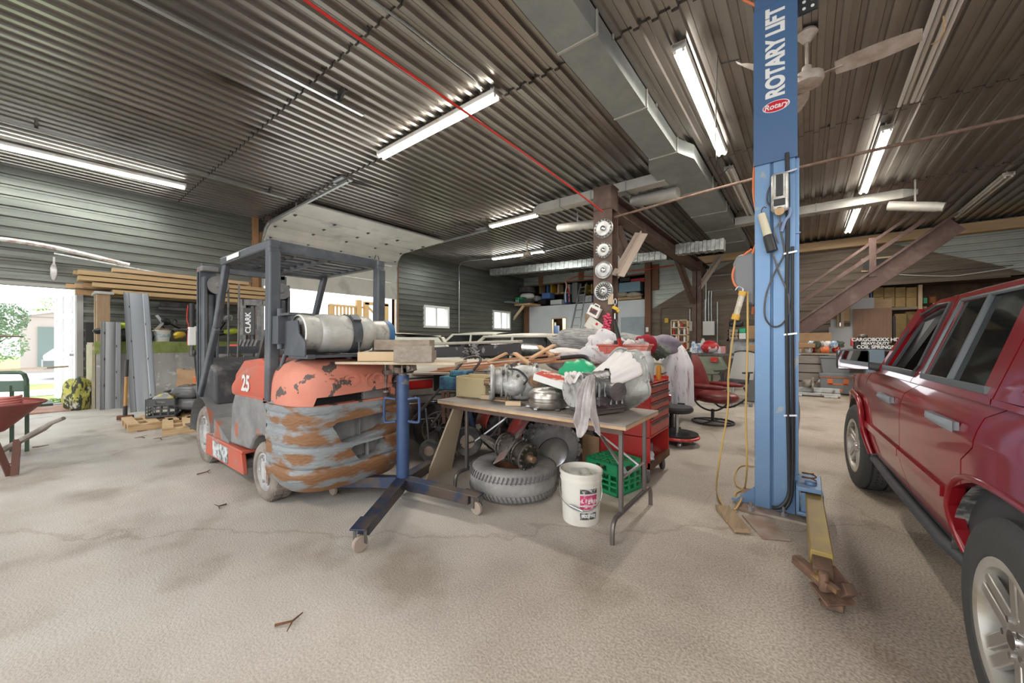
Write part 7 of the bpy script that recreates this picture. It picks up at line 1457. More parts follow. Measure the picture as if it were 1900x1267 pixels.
# things hanging on the post
yf = LY-.016
def lpt(px, py, Y=LY-.03): return PY(px, py, Y)
a = lpt(1447, 360); t = T('cord_reel', 'scuffed white and black retractable cord reel strapped to the blue post', 'cord reel', (a.x, LY-.05, a.z))
b = MB(); b.bx((-.055, -.03, -.14), (.055, .035, .15)); part(t, 'case', b, mat('scuffed_chrome_case', (.6, .6, .57), .35, .4, (.4, .37, .32), 7, .5, .6), .025); b = MB(); b.bx((-.022, -.038, -.03), (.022, -.03, .13)); b.bx((-.035, -.04, -.1), (.035, -.03, -.05)); part(t, 'black_stripe', b, M_BLACK, .01); b = MB(); b.lathe([(0, 0), (.03, .0), (.03, .02), (.015, .03), (0, .03)], (0, -.03, -.14), 'y'); part(t, 'cord_outlet', b, M_PINE)
wire('blue_rag', 'twisted pale blue rag tied beside the cord reel', 'rag', [lpt(1466, 385), lpt(1465, 398), lpt(1456, 412), lpt(1450, 430)], .012, mat('blue_rag', (.25, .32, .5), .9))
p0, p1 = lpt(1413, 397, LY-.06), lpt(1433, 466, LY-.06); pm = p0+(p1-p0)*.58
t = T('work_light', 'ivory and black hand-held work light hanging on the blue post', 'work light', p0); b = MB(); b.cyl((0, 0, 0), pm-p0, .026, .028, 16); part(t, 'lens_tube', b, mat('ivory_lens', (.68, .62, .45), .4)); b = MB(); b.tube([pm-p0, pm-p0+(p1-pm)*.2, p1-p0], [.032, .036, .036], 16); part(t, 'grip', b, M_BLACK); b = MB(); b.tube(spline([(0, 0, .0), (.0, 0, .03), (.015, 0, .05), (.03, 0, .04)]), .004, 6); part(t, 'hook', b, M_DARK)
wire('power_lead', 'thin dark cord looping down the front of the blue post', 'cord', [lpt(1446, 400), lpt(1449, 430), lpt(1455, 470), lpt(1440, 500), lpt(1422, 545), lpt(1419, 585), lpt(1432, 605), lpt(1450, 602), lpt(1463, 580), lpt(1462, 545), lpt(1445, 505), lpt(1434, 470)], .006, M_DARK)
wire('power_lead', 'short dark cord coiled from the cord reel to the plug', 'cord', [lpt(1432, 340), lpt(1425, 355), lpt(1424, 375), lpt(1432, 380), lpt(1430, 360)], .006, M_DARK)
wire('plug_lead', 'grey plug lead dangling beside the work light', 'cord', [lpt(1458, 415), lpt(1447, 412), lpt(1438, 425), lpt(1440, 437), lpt(1444, 450)], .005, M_GREYP)
wire('extension_lead', 'bright orange extension cord running down the left edge of the blue post', 'cord', [lpt(x, y, LY+.02) for x, y in ((1340, -60), (1375, -5), (1405, 15), (1410, 60), (1408, 200), (1398, 340), (1404, 400), (1406, 440), (1400, 460), (1388, 490), (1372, 530), (1362, 525), (1360, 505), (1374, 480), (1395, 462))], .009, mat('orange_cord', (.75, .2, .07), .45))
# grey hose reel box on the post's left side
a = lpt(1400, 500, LY+.1); t = T('hose_reel', 'dark grey moulded hose reel on the left side of the blue post', 'hose reel', (LX0_, LY+.1, 0)); ex = [(0, 2.01), (-.12, 1.99), (-.15, 1.93), (-.145, 1.77), (-.06, 1.60), (0, 1.58)]
b = MB(); b.prism([(x+.0, z) for x, z in ex], -.09, .08, 'xz'); part(t, 'case', b, M_GREYP, .02); b = MB(); b.cyl((-.02, 0, 1.52), (-.015, 0, 1.58), .012); part(t, 'orange_end', b, MATS['orange_cord'])
# yellow trouble light
p0, p1 = lpt(1378, 542, LY-.05), lpt(1364, 592, LY-.05); t = T('trouble_light', 'clear tube trouble light with yellow ends hanging left of the blue post', 'work light', p0); dv = p1-p0
b = MB(); b.cyl(dv*.08, dv*.86, .022, n=16); part(t, 'clear_tube', b, mat('frosted_tube', (.7, .68, .6), .3, 0, (.5, .45, .3), 12)); b = MB(); b.cyl(dv*-.03, dv*.12, .027, n=12); b.cyl(dv*.82, dv*1.02, .028, n=12); part(t, 'yellow_cap', b, mat('yellow_rubber', (.75, .42, .05), .5)); b = MB(); b.tube(spline([(0, 0, 0), (.0, 0, .03), (-.03, 0, .045), (-.05, 0, .02)]), .003, 6); part(t, 'hook', b, M_STEEL)
M_YC = mat('yellow_cord', (.62, .42, .14), .5)
wire('extension_lead', 'yellow power cord dropping from the trouble light to the wood offcut', 'cord', [p1]+[PY(x, y, Y_) for x, y, Y_ in ((1352, 690, 3.45), (1350, 760, 3.4), (1334, 860, 3.35))]+[G(1329, 905, .01), G(1333, 922, .01), G(1345, 945, .02), G(1350, 968, .015)], .007, M_YC)
wire('extension_lead', 'second yellow cord hanging straight down beside the blue post', 'cord', [lpt(1387, 541, LY-.02), lpt(1387, 640, LY-.02), lpt(1384, 760, LY-.04), lpt(1386, 860, LY-.05), G(1382, 905, .02), G(1376, 925, .05), G(1368, 940, .03), G(1362, 946, .02)], .007, M_YC)
wire('extension_lead', 'loop of yellow cord lying on the floor left of the post', 'cord', [G(1403, 866, .01), G(1375, 864, .01), G(1364, 880, .01), G(1367, 900, .01), G(1378, 908, .01), G(1366, 914, .01), G(1364, 926, .02), G(1380, 930, .01)], .006, M_YC)
b = MB(); b.grid(lambda u, v: PY(1466+16*u*(1-v*.3)+3*sin(v*5), 742+88*v, LY+.16-.05*u)+Vector((0, .02*sin(u*9+v*3), 0)), 10, 14); o = solo('grey_towel', 'dusty grey-blue towel hanging behind the lower right of the blue post', 'towel', b, mat('dusty_towel', (.2, .24, .25), .95, 0, (.32, .36, .37), 4)); s = o.modifiers.new('thick', 'SOLIDIFY'); s.thickness = .006
b = MB(); b.grid(lambda u, v: PY(1477+6*u+2*sin(v*4), 745+60*v, LY+.2)+Vector((0, .01*sin(u*9), 0)), 5, 10); o = solo('white_cloth', 'narrow white cloth hanging beside the grey-blue towel', 'cloth', b, M_CLOTH); s = o.modifiers.new('thick', 'SOLIDIFY'); s.thickness = .005
# ================================================================ PILE BEHIND THE TABLE
t = T('workbench', 'rough timber bench buried under cloths and crates behind the folding table', 'workbench', (-2.45, 4.7, 0)); b = MB(); b.bx((-.75, -.35, .82), (.8, .6, .87)); part(t, 'bench_top', b, M_OLDWOOD)
for x in (-.7, .75):
    for y in (-.3, .55): b = MB(); b.bx((x-.04, y-.04, 0), (x+.04, y+.04, .82)); part(t, 'leg', b, M_OLDWOOD)
M_STRIPE = mat('grey_striped_quilt', (.36, .36, .35), .9, 0, (.2, .2, .2), 30, .45, .55, .3, 8, stretch=(.3, .3, 2.5)); M_STRV = mat('white_striped_sheet', (.68, .66, .68), .9, 0, (.30, .29, .3), 16, .58, .66, .3, 8, stretch=(2.2, 2.2, .15), col3=(.42, .03, .06), lo3=.66, hi3=.68, sc3=2.2)
M_PURP = mat('mauve_coat', (.30, .26, .32), .9, 0, (.2, .17, .21), 6, bump=.4)
def mound(lab, px, py, d, dm, seed, m, name='quilt', cat='blanket', amp=.14, frq=4, rz=0):
    p = at(px, py, d); return solo(name, lab, cat, MB().blob((0, 0, 0), dm, seed, amp, 36, 22, frq), m, p, rz, smooth=45)
mound('grey striped quilt heaped to the left of the brown post', 1078, 636, 5.4, (.85, .6, .42), 101, M_STRIPE, rz=.2)
mound('grey striped quilt heaped over the bench right of the brown post', 1172, 642, 5.0, (.55, .4, .34), 102, M_STRIPE, rz=-.3)
mound('white sheet with dark stripes spilling over the back of the bench', 1122, 640, 4.6, (.5, .35, .36), 103, M_STRV, 'sheet', 'sheet')
mound('white and red striped cloth heaped beside the black angled pipe', 1105, 668, 4.3, (.42, .3, .34), 104, M_STRV, 'sheet', 'sheet', .2)
mound('grey rags heaped low behind the green bag', 1060, 672, 4.3, (.6, .4, .24), 105, M_RAG, 'rag_pile', 'rags', .2)
mound('white padded cloth lying behind the orange-brown boards', 1052, 655, 4.7, (.6, .3, .13), 106, M_CLOTH, 'cloth', 'cloth')
mound('dark red cloth poking up behind the red basket', 1196, 640, 4.8, (.3, .2, .26), 107, mat('dark_red_cloth', (.25, .01, .02), .85), 'cloth', 'cloth')
mound('mauve-grey coat heaped behind the glass jar', 1224, 640, 5.3, (.5, .36, .3), 108, M_PURP, 'coat', 'coat', .22, 4)
mound('dark green cloth bundled under the mauve coat', 1222, 652, 4.9, (.26, .24, .18), 109, mat('camo_cloth', (.05, .07, .05), .9, 0, (.15, .17, .14), 9), 'cloth', 'cloth', .25, 6)
p = at(1160, 652, 4.2); t = T('plastic_basket', 'dusty salmon-red plastic basket on top of the heap', 'basket', (p.x, p.y, p.z-.05), R(8)); b = MB(); M_SAL = mat('salmon_plastic', (.62, .13, .09), .5, 0, (.66, .35, .28), 5, .5, .65)
b.prism([(-.22, 0), (.22, 0), (.27, .12), (-.27, .12)], -.13, -.12, 'xz'); b.prism([(-.22, 0), (.22, 0), (.27, .12), (-.27, .12)], .12, .13, 'xz'); b.beam((-.245, 0, .06), (-.22, 0, .0), .26, .01); b.beam((-.27, 0, .125), (-.22, 0, .0), .26, .01); b.beam((.27, 0, .125), (.22, 0, 0), .26, .01); b.bx((-.22, -.13, 0), (.22, .13, .01)); b.bx((-.28, -.15, .11), (.28, -.13, .13)); b.bx((-.28, .13, .11), (.28, .15, .13)); part(t, 'shell', b, M_SAL, .004)
b = MB()
for k in range(7): b.bx((-.2+k*.065, -.136, .02), (-.17+k*.065, -.13, .09))
part(t, 'side_slots', b, M_SAL)
rj = random.Random(12)
for k in range(4): solo('mop_bundle', ('white knitted mop head at the left end of the basket', 'black and white cap lying in the basket', 'white rope bundle in the basket middle', 'black strap bundle at the right of the basket')[k], 'bundle', MB().blob((0, 0, 0), (.13, .12, .1), 120+k, .3, 18, 12, 6), (M_CLOTH, M_BLACK, M_CLOTH, M_RAG)[k], (p.x-.19+k*.12, p.y, p.z+.08))
a0, a1 = at(1141, 595, 4.1), at(1158, 672, 3.9); t = T('bolt_cutter', 'long bolt cutters with red arms and black grips standing in the heap', 'bolt cutters', a1); b = MB(); b.tube([a0-a1+(a1-a0)*.45, Vector((0, 0, 0))], [.022, .03], 8); part(t, 'red_arm', b, M_RED); b = MB(); b.cyl(a0-a1+Vector((0, 0, 0)), a0-a1+(a1-a0)*.45, .02, .024, 10); part(t, 'black_grip', b, M_BLACK); b = MB(); b.cyl(a0-a1+Vector((0, 0, .02)), a0-a1+Vector((-.0, 0, .08)), .008); part(t, 'jaw', b, M_STEEL)
wire('exhaust_pipe', 'black bent pipe with a threaded end lying over the heap', 'pipe', [at(1040, 664, 4.0), at(1075, 661, 3.95), at(1090, 665, 3.9), at(1100, 680, 3.8)], .022, M_BLACK)
# things on the brown post
yp = BY1-.17
def pp(px, py): return PY(px, py, yp)
a = pp(1105, 578); t = T('first_aid_case', 'white plastic case with black print hung slanting on the brown post', 'case', (a.x, yp-.05, a.z), rot=(0, R(28), 0)); b = MB(); b.box((0, 0, 0), (.24, .08, .2)); b.tube([(-.06, 0, .1), (-.05, 0, .14), (.05, 0, .14), (.06, 0, .1)], .014, 8); part(t, 'shell', b, M_WHITE, .012); b = MB(); b.bx((-.08, -.044, -.05), (.08, -.041, .05)); lb_ = part(t, 'print', b, mat('black_red_print', (.04, .04, .04), .5, 0, (.7, .1, .08), 40, .55, .6)); 
a = pp(1107, 607); t = T('paper_sign', 'white card with a small red emblem pinned slanting to the brown post', 'sign', (a.x, yp-.03, a.z), rot=(0, R(36), 0)); b = MB(); b.box((0, 0, 0), (.46, .006, .24)); part(t, 'card', b, mat('cream_card', (.72, .7, .64), .7), .001); b = MB(); b.box((-.02, -.004, .06), (.05, .003, .05)); part(t, 'red_emblem', b, MATS['badge_red']); b = MB()
for k in range(4): b.box((.02+.01*k, -.004, -.02-k*.022), (.26-.03*k, .003, .007))
part(t, 'printed_lines', b, mat('grey_print', (.35, .33, .32), .6))
b = MB()
for k in range(60): 
    a = pp(1128+5*sin(k*.9), 583+k*.75); b.blob((a.x+.02*cos(k*2), yp-.05+.02*sin(k*1.7), a.z), (.05, .05, .045), k, .1, 8, 6)
o = solo('pink_rope', 'hank of knotted pink rope hanging on the brown post', 'rope', b, mat('pink_rope', (.65, .08, .16), .8))
a = pp(1143, 572); t = T('yellow_lock', 'yellow clamp hanging from a hook at the right edge of the post', 'clamp', (a.x, yp-.04, a.z)); b = MB(); b.box((0, 0, 0), (.12, .03, .06), (0, .5, 0)); b.box((.06, 0, -.06), (.05, .03, .05), (0, .5, 0)); part(t, 'body', b, M_YEL, .01); b = MB(); b.tube(spline([(0, 0, .03), (-.03, 0, .12), (.0, 0, .18), (.03, 0, .12), (0, 0, .05)]), .008, 6); part(t, 'hook', b, M_STEEL)
a = pp(1133, 555); b = MB(); b.box((0, 0, 0), (.1, .02, .2)); solo('wood_plate', 'tan wooden plate screwed to the post below the lowest hubcap', 'plate', b, M_PLY, (a.x, yp, a.z))
# ================================================================ SEATS
p = G(1250, 800); t = T('draped_chair', 'chair hidden under a white sheet with dark stripes and red patches', 'chair', (-1.52, 5.7, 0))
b = MB()
def sheet(u, v):
    a = 2*pi*u; z = .40+.88*(1-v)**.8; r = .02+.20*min(1, (v*2.2))**.6+.07*v; f_ = .035*sin(6*a)*v+.02*sin(11*a+2)*v
    return (r*.95*cos(a)+f_*cos(a)+.05*(1-v), r*.8*sin(a)+f_*sin(a)+.1*(1-v), z+.03*sin(3*a)*v)
b.grid(sheet, 60, 20); part(t, 'sheet', b, M_STRV, smooth=60); b = MB(); b.bx((-.2, -.2, .4), (.22, .2, .46)); b.cyl((0, 0, .05), (0, 0, .42), .03); b.bx((-.2, .15, .46), (.22, .2, 1.15)); [b.beam((0, 0, .06), (.2*cos(k*1.257), .2*sin(k*1.257), .03), .04, .04) for k in range(5)]; part(t, 'frame', b, M_BLACK)
t = T('work_stool', 'round black stool with a red ring base on casters beside the red chest', 'stool', (-1.30, 5.12, 0)); b = MB(); b.lathe([(0, .40), (.16, .40), (.19, .42), (.195, .45), (.18, .475), (0, .48)], n=32); part(t, 'seat', b, M_BLACK); b = MB(); b.cyl((0, 0, .12), (0, 0, .4), .022); part(t, 'post', b, M_STEEL); b = MB(); b.lathe([(0, .1), (.2, .09), (.24, .1), (.25, .14), (.2, .13), (0, .14)], n=32); part(t, 'tray', b, M_BLACK); b = MB(); b.torus((0, 0, .10), .25, .02); part(t, 'red_ring', b, M_RED)
for k in range(4): a = k*pi/2+.4; b = MB(Matrix.Translation((.2*cos(a), .2*sin(a), .035))); b.lathe([(0, -.02), (.03, -.02), (.035, 0), (.03, .02), (0, .02)], ax='x', n=16); b.bx((-.01, -.01, .0), (.01, .01, .06)); part(t, 'caster', b, M_STEEL)
M_BURG = mat('burgundy_leather', (.13, .012, .014), .42, 0, (.2, .03, .03), 6, bump=.15, bscale=9)
p = G(1312, 783); t = T('recliner', 'burgundy leather swivel recliner on a black hoop base', 'armchair', (p.x+.08, p.y, 0), R(-15))
b = MB(); b.torus((0, 0, .02), .3, .014); b.beam((-.3, 0, .03), (.3, 0, .03), .03, .015); b.beam((0, -.3, .03), (0, .3, .03), .03, .015); b.cyl((0, 0, .03), (0, 0, .22), .025); part(t, 'hoop_base', b, M_BLACK)
b = MB(); b.blob((.05, 0, .42), (.66, .56, .22), 201, .03, 28, 16, flat=-.08); part(t, 'seat', b, M_BURG); b = MB(); b.grid(lambda u, v: (-.28-.22*v+.06*sin(pi*u)*-1, -.27+.54*u, .35+.72*v+.01*sin(v*26)), 14, 26); b.grid(lambda u, v: (-.14-.24*v+.05*sin(pi*v)+.04*sin(pi*u), -.27+.54*u, .36+.72*v), 14, 20, True); part(t, 'backrest', b, M_BURG, smooth=50); 
for s_ in (-1, 1): b = MB(); b.blob((.05, s_*.3, .6), (.6, .1, .09), 203, .03, 20, 10); ar = part(t, 'armrest', b, M_BURG); b = MB(); b.tube(spline([(-.2, s_*.3, .58), (-.12, s_*.3, .35), (0, s_*.22, .24), (.2, s_*.26, .26), (.38, s_*.3, .42), (.34, s_*.3, .58)]), .014, 8); part(ar, 'arm_frame', b, M_BLACK)
b = MB(); b.beam((-.25, -.28, .4), (-.5, -.28, 1.06), .06, .04); b.beam((-.25, .28, .4), (-.5, .28, 1.06), .06, .04); part(t, 'back_side', b, M_BURG, .01)
p = G(1385, 755); t = T('office_chair', 'grey mesh-back office chair behind the yellow cords', 'office chair', (p.x-.25, p.y+.1, 0), R(-25)); M_MESH = mat('grey_mesh', (.42, .41, .4), .8)
b = MB()
for k in range(5): a = k*2*pi/5+.3; b.beam((0, 0, .12), (.32*cos(a), .32*sin(a), .07), .05, .03, taper=.6)
b.cyl((0, 0, .1), (0, 0, .42), .025); part(t, 'star_base', b, M_STEEL, .004)
for k in range(5): a = k*2*pi/5+.3; b = MB(Matrix.Translation((.32*cos(a), .32*sin(a), .035))); b.lathe([(0, -.025), (.033, -.025), (.033, .025), (0, .025)], ax='x', n=14); part(t, 'caster', b, M_GREYP)
b = MB(); b.blob((0, 0, .47), (.54, .52, .13), 5, .02, 24, 12); part(t, 'seat', b, M_BLACK); b = MB(); b.grid(lambda u, v: ((-.25+.5*u)*(1-.12*v), .26-.06*sin(pi*u)+.16*v, .52+.56*v), 12, 10); b.grid(lambda u, v: ((-.25+.5*u)*(1-.12*v), .275-.06*sin(pi*u)+.16*v, .52+.56*v), 12, 10, True); part(t, 'mesh_back', b, M_MESH, smooth=60)
b = MB(); b.tube(spline([(-.22, .40, 1.07), (-.1, .37, 1.1), (.1, .37, 1.1), (.22, .4, 1.07)]), .012); part(t, 'top_rail', b, M_BLACK)
for s_ in (-1, 1): b = MB(); b.tube([(s_*.27, .05, .45), (s_*.3, .05, .66)], .018); b.box((s_*.3, .0, .68), (.07, .26, .03)); part(t, 'armrest', b, M_BLACK, .01)
# ================================================================ BACK RIGHT: benches, shelves, panels
def pbox(name, lab, cat, x0, x1, y0, y1, Y, dep, m, grp=None, bev=.01, zb_=None):
    a, c = PY(x0, y1, Y), PY(x1, y0, Y); z0 = a.z if zb_ is None else zb_
    X0, X1, Z1 = a.x, c.x, (PY((x0+x1)/2, y0, Y)).z; z0 = PY((x0+x1)/2, y1, Y).z if zb_ is None else zb_
    o = Vector(((X0+X1)/2, Y+dep/2, z0)); b = MB(); b.bx((X0-o.x, -dep/2, 0), (X1-o.x, dep/2, Z1-z0)); return solo(name, lab, cat, b, m, o, group=grp, bev=bev)
YBk = 11.6
t = T('back_bench', 'long cluttered workbench with a dark frame far behind the office chair', 'workbench', (-1.7, YBk, 0)); a, c = PY(1278, 657, YBk).x+1.7, PY(1408, 657, YBk).x+1.7; b = MB(); b.bx((a, 0, .92), (c, .7, .97)); part(t, 'bench_top', b, M_DARK)
for x in (a+.05, c-.05, (a+c)/2): b = MB(); b.bx((x-.04, 0, 0), (x+.04, .08, .92)); part(t, 'leg', b, M_DARK)
pbox('red_helmet', 'red and white full-face helmet on the far workbench', 'helmet', 1298, 1330, 630, 655, YBk+.1, .3, M_RED) if 0 else solo('helmet', 'scuffed red and white full-face helmet on the far workbench', 'helmet', MB().blob((0, 0, .18), (.46, .36, .36), 6, .06, 24, 16), mat('red_white_shell', (.5, .02, .03), .35, 0, (.75, .65, .65), 5, .52, .56), (PY(1316, 650, YBk+.2).x, YBk+.25, .97))
solo('green_machine', 'grey-green hooded machine under the far bench', 'machine', MB().prism([(-.5, .55), (-.35, .9), (.35, .9), (.5, .6), (.3, .45), (-.3, .45)], -.2, .2, 'xz').bx((-.15, -.15, 0), (.15, .15, .5)), mat('grey_green_metal', (.16, .2, .15), .5, .2, (.24, .26, .2), 5), (PY(1308, 670, YBk-.6).x, YBk-.5, 0), bev=.02)
pbox('red_toolbox', 'small red box standing on the grey-green machine', 'box', 1318, 1331, 663, 672, YBk-.8, .2, M_RED); pbox('grey_cabinet', 'dark grey wheeled cabinet half hidden by the blue post', 'cabinet', 1385, 1412, 668, 732, 9.6, .5, M_GREYP, zb_=.01)
cl_ = [('jar', 'pale jar of screws left of the red helmet'), ('tin', 'white paint tin left of the helmet'), ('box', 'white and blue carton stacked by the helmet'), ('bottle', 'clear bottle right of the helmet'), ('carton', 'small pink and white carton at the right bench end'), ('can', 'grey can behind the helmet'), ('spray_can', 'blue-capped can on the far bench'), ('bag', 'white paper bag on the far bench')]
for k, (n_, lab) in enumerate(cl_):
    px = (1284, 1290, 1296, 1334, 1340, 1303, 1287, 1328)[k]; h = (.16, .2, .28, .18, .2, .42, .34, .22)[k]; x = PY(px, 650, YBk+.3).x
    b = MB(); (b.bx((-.07, -.07, 0), (.07, .07, h)) if k in (2, 4, 7) else b.lathe([(0, 0), (.06, 0), (.06, h*.8), (.04, h*.9), (.035, h), (0, h)], n=14)); solo(n_, lab, n_, b, (M_WHITE, M_WHITE, mat('blue_white', (.2, .35, .6), .5, 0, (.8, .8, .8), 12, .48, .52), M_CLEAR, mat('pinkish', (.6, .3, .3), .6), M_ALU, MATS['blue_white'], M_WHITE)[k], (x, YBk+.3+.05*(k % 3), .97))
# shelf cabinet with bottles
a, c = PY(1243, 593, 14.6), PY(1275, 645, 14.6); t = T('shelf_cabinet', 'open pine shelf full of small bottles beside the far brown post', 'shelf', ((a.x+c.x)/2, 14.7, 1.0)); w2 = (c.x-a.x)/2; h = PY(1260, 593, 14.6).z-1.0
b = MB(); b.bx((-w2, .2, 0), (w2, .22, h)); b.bx((-w2, 0, 0), (-w2+.03, .2, h)); b.bx((w2-.03, 0, 0), (w2, .2, h)); b.bx((-.05, 0, 0), (-.0, .2, h))
for k in range(5): b.bx((-w2, 0, k*(h-.03)/4), (w2, .2, k*(h-.03)/4+.03))
part(t, 'carcass', b, M_LWOOD)
rj = random.Random(33)
for r_ in range(4):
    for k in range(5):
        x = a.x+.1+k*(2*w2-.2)/4.3; z = 1.03+r_*(h-.03)/4; hh = rj.uniform(.12, .26); b = MB(); b.lathe([(0, 0), (.04, 0), (.04, hh*.7), (.015, hh*.85), (.015, hh), (0, hh)], n=10); solo('bottle', '%s bottle, number %s from the left on the %s shelf of the pine cabinet' % (('brown', 'white', 'dark', 'pale', 'red')[(k+r_*2) % 5], ('one', 'two', 'three', 'four', 'five')[k], ('bottom', 'second', 'third', 'top')[r_]), 'bottle', b, (M_BROWN, M_WHITE, M_BLACK, M_CLOTH, M_RED)[(k+r_*2) % 5], (x, 14.76, z), group='bottles in the pine cabinet')
# electrical box and conduits
yb_ = YB-.1
o = pbox('electrical_panel', 'pale grey electrical panel on the board wall with conduits above', 'electrical box', 1300, 1325, 596, 622, yb_-.15, .15, M_WHITE)
for k, (px, y1, y0, bend) in enumerate(((1309, 555, 596, 0), (1315, 545, 596, 1), (1320, 545, 596, 1), (1331, 560, 640, 0), (1310, 520, 560, 2), (1280, 573, 600, 0))): wire('conduit', ('short white pipe above the electrical panel', 'curved conduit rising left from the electrical panel', 'conduit rising close beside the curved one', 'thick conduit running down right of the electrical panel', 'bent conduit reaching right along the boards', 'small conduit left of the electrical panel')[k], 'conduit', [PY(px, y0, yb_)]+[PY(px, y1, yb_)]+([PY(px+5, y1-5, yb_), PY(px+40, y1-8, yb_)] if bend == 1 else [PY(px+2, y1-3, yb_), PY(px+12, y1-8, yb_), PY(px+60, y1-12, yb_)] if bend == 2 else []), .035 if k == 0 else .025, M_GALV)
# frame shelf with boxes
ZS_ = 14.0; a, c = PY(1345, 586, ZS_), PY(1412, 629, ZS_); t = T('open_shelf', 'brown framed open shelf of boxes with a whitish panel, left of the blue post', 'shelf', (a.x, ZS_, 0)); w2 = c.x-a.x; zs_ = c.z
for x in (0, w2-.08): b = MB(); b.bx((x, 0, 0), (x+.12, .1, a.z)); part(t, 'upright', b, M_BROWN)
b = MB(); b.bx((.05, .0, zs_-.06), (w2, .5, zs_-.005)); part(t, 'shelf_board', b, M_DARK); b = MB(); b.bx((0, .1, .75), (w2, .4, zs_-.06)); part(t, 'lower_panel', b, mat('whitish_panel', (.5, .52, .53), .6, 0, (.3, .31, .32), 4))
pbox('cardboard_box', 'cardboard box on the shelf just left of the blue post', 'box', 1385, 1406, 604, 629, ZS_, .4, M_CARD); pbox('white_bin', 'small white bin with green cloth on the shelf', 'bin', 1371, 1384, 618, 629, ZS_, .3, M_WHITE); pbox('dark_roll', 'black rolled bag on top of the firewood', 'bag', 1352, 1378, 595, 606, ZS_, .35, M_BLACK, bev=.06); pbox('green_cloth', 'bright green cloth on the white bin', 'cloth', 1371, 1384, 609, 618, ZS_, .3, M_GREENB, bev=.03); pbox('cardboard_box', 'smaller low cardboard box under the shelf board', 'box', 1390, 1406, 640, 657, YBk+.2, .3, M_CARD)
for k in range(9): a = PY(1354+(k % 3)*6, 627-(k//3)*6.5, ZS_); b = MB(); b.cyl((0, 0, 0), (0, .4, 0), .055, n=8); solo('firewood_log', ('lower', 'middle', 'upper')[k//3]+' '+('left', 'centre', 'right')[k % 3]+' log end in the small stack on the shelf', 'log', b, M_OLDWOOD, a, group='log ends on the shelf')
# right: board front, cardboard, clutter
YR = 12.4
t = T('plank_bench', 'low grey front of four weathered planks right of the blue post', 'planking', (0, YR, 0)); a, c = PY(1455, 700, YR).x, PY(1541, 700, YR).x
for k in range(4): b = MB(); b.bx((a, 0, .06+k*.225), (c+.03*(k % 2), .05, .26+k*.225)); part(t, 'plank', b, wood('grey_plank', (.33, .29, .26), (.2, .17, .15), 0, 3), .004)
b = MB(); b.bx((a, .0, .96), (c+.6, 1.2, 1.0)); part(t, 'shelf_top', b, M_OLDWOOD); b = MB(); b.bx((a, .1, 0), (c-.1, 1.1, .95)); part(t, 'backing', b, M_BROWN)
pbox('cardboard_box', 'long flat cardboard box on the plank front', 'box', 1452, 1513, 637, 646, YR+.1, .3, M_CARD, zb_=1.14); pbox('cardboard_box', 'wide cardboard box standing behind the long flat one', 'box', 1482, 1543, 618, 645, YR+.9, .3, M_CARD, zb_=1.0); pbox('wood_crate', 'low wood crate under the long flat cardboard box', 'crate', 1455, 1488, 647, 655, YR+.1, .3, M_OLDWOOD, zb_=1.0)
rj = random.Random(44); cols = [('white', M_WHITE), ('blue', MATS['blue_white']), ('red', M_RED), ('green', MATS['camo_cloth']), ('brown', M_CARD), ('grey', M_RAG), ('orange', MATS['orange_cord']), ('pale', M_CLOTH)]
for k in range(12): px = 1500+k*5.2; a = PY(px, 645, YR+.3+.1*(k % 3)); solo('clutter_bag', '%s crumpled packet, %s in the heap on the planks right of the flat box' % (cols[k % 8][0], ('low', 'high')[k % 2] + (' left', ' middle', ' right')[k//4]), 'packet', MB().blob((0, 0, .08), (.18, .16, .18), 300+k, .28, 12, 8, 5), cols[k % 8][1], (a.x, a.y, 1.0+.14*(k % 2)), group='packets heaped on the planks')
# panels leaning
YP = 15.2
pbox('osb_sheet', 'strand board sheet behind the white sheets', 'board', 1541, 1582, 553, 596, YP+.2, .03, M_PINEX, bev=0); pbox('osb_sheet', 'strand board sheet to the right of the pale sheets', 'board', 1618, 1655, 555, 575, YP+.2, .03, M_PINEX, bev=0)
M_WSH = mat('white_sheet', (.62, .63, .64), .6); pbox('white_board', 'tall white board beside the brown plywood', 'board', 1578, 1622, 553, 650, YP+.15, .02, M_WSH, bev=0); pbox('white_board', 'lower white board with a notched top edge', 'board', 1538, 1600, 606, 664, YP+.1, .02, M_WSH, bev=0); pbox('white_board', 'small white board above the notched one', 'board', 1541, 1566, 592, 607, YP+.12, .02, M_WSH, bev=0)
pbox('brown_plywood', 'brown woodgrain plywood sheet leaning above the spring box', 'board', 1583, 1655, 572, 629, YP, .02, wood('brown_ply', (.36, .22, .15), (.3, .18, .12), 2, 3), bev=0, zb_=1.25)
t0 = pbox('pine_stud', 'pine stud with an outlet box on the white boards', 'post', 1553, 1566, 556, 608, YP-.0, .06, M_LWOOD, bev=0); pbox('outlet_box', 'metal outlet box at the foot of the pine stud', 'outlet', 1557, 1561, 598, 606, YP-.05, .05, M_STEEL); wire('outlet_cable', 'cable curving down the pine stud to the outlet box', 'cable', [PY(1568, 548, YP-.05), PY(1560, 560, YP-.05), PY(1559, 580, YP-.05), PY(1559, 598, YP-.05)], .012, M_DARK)
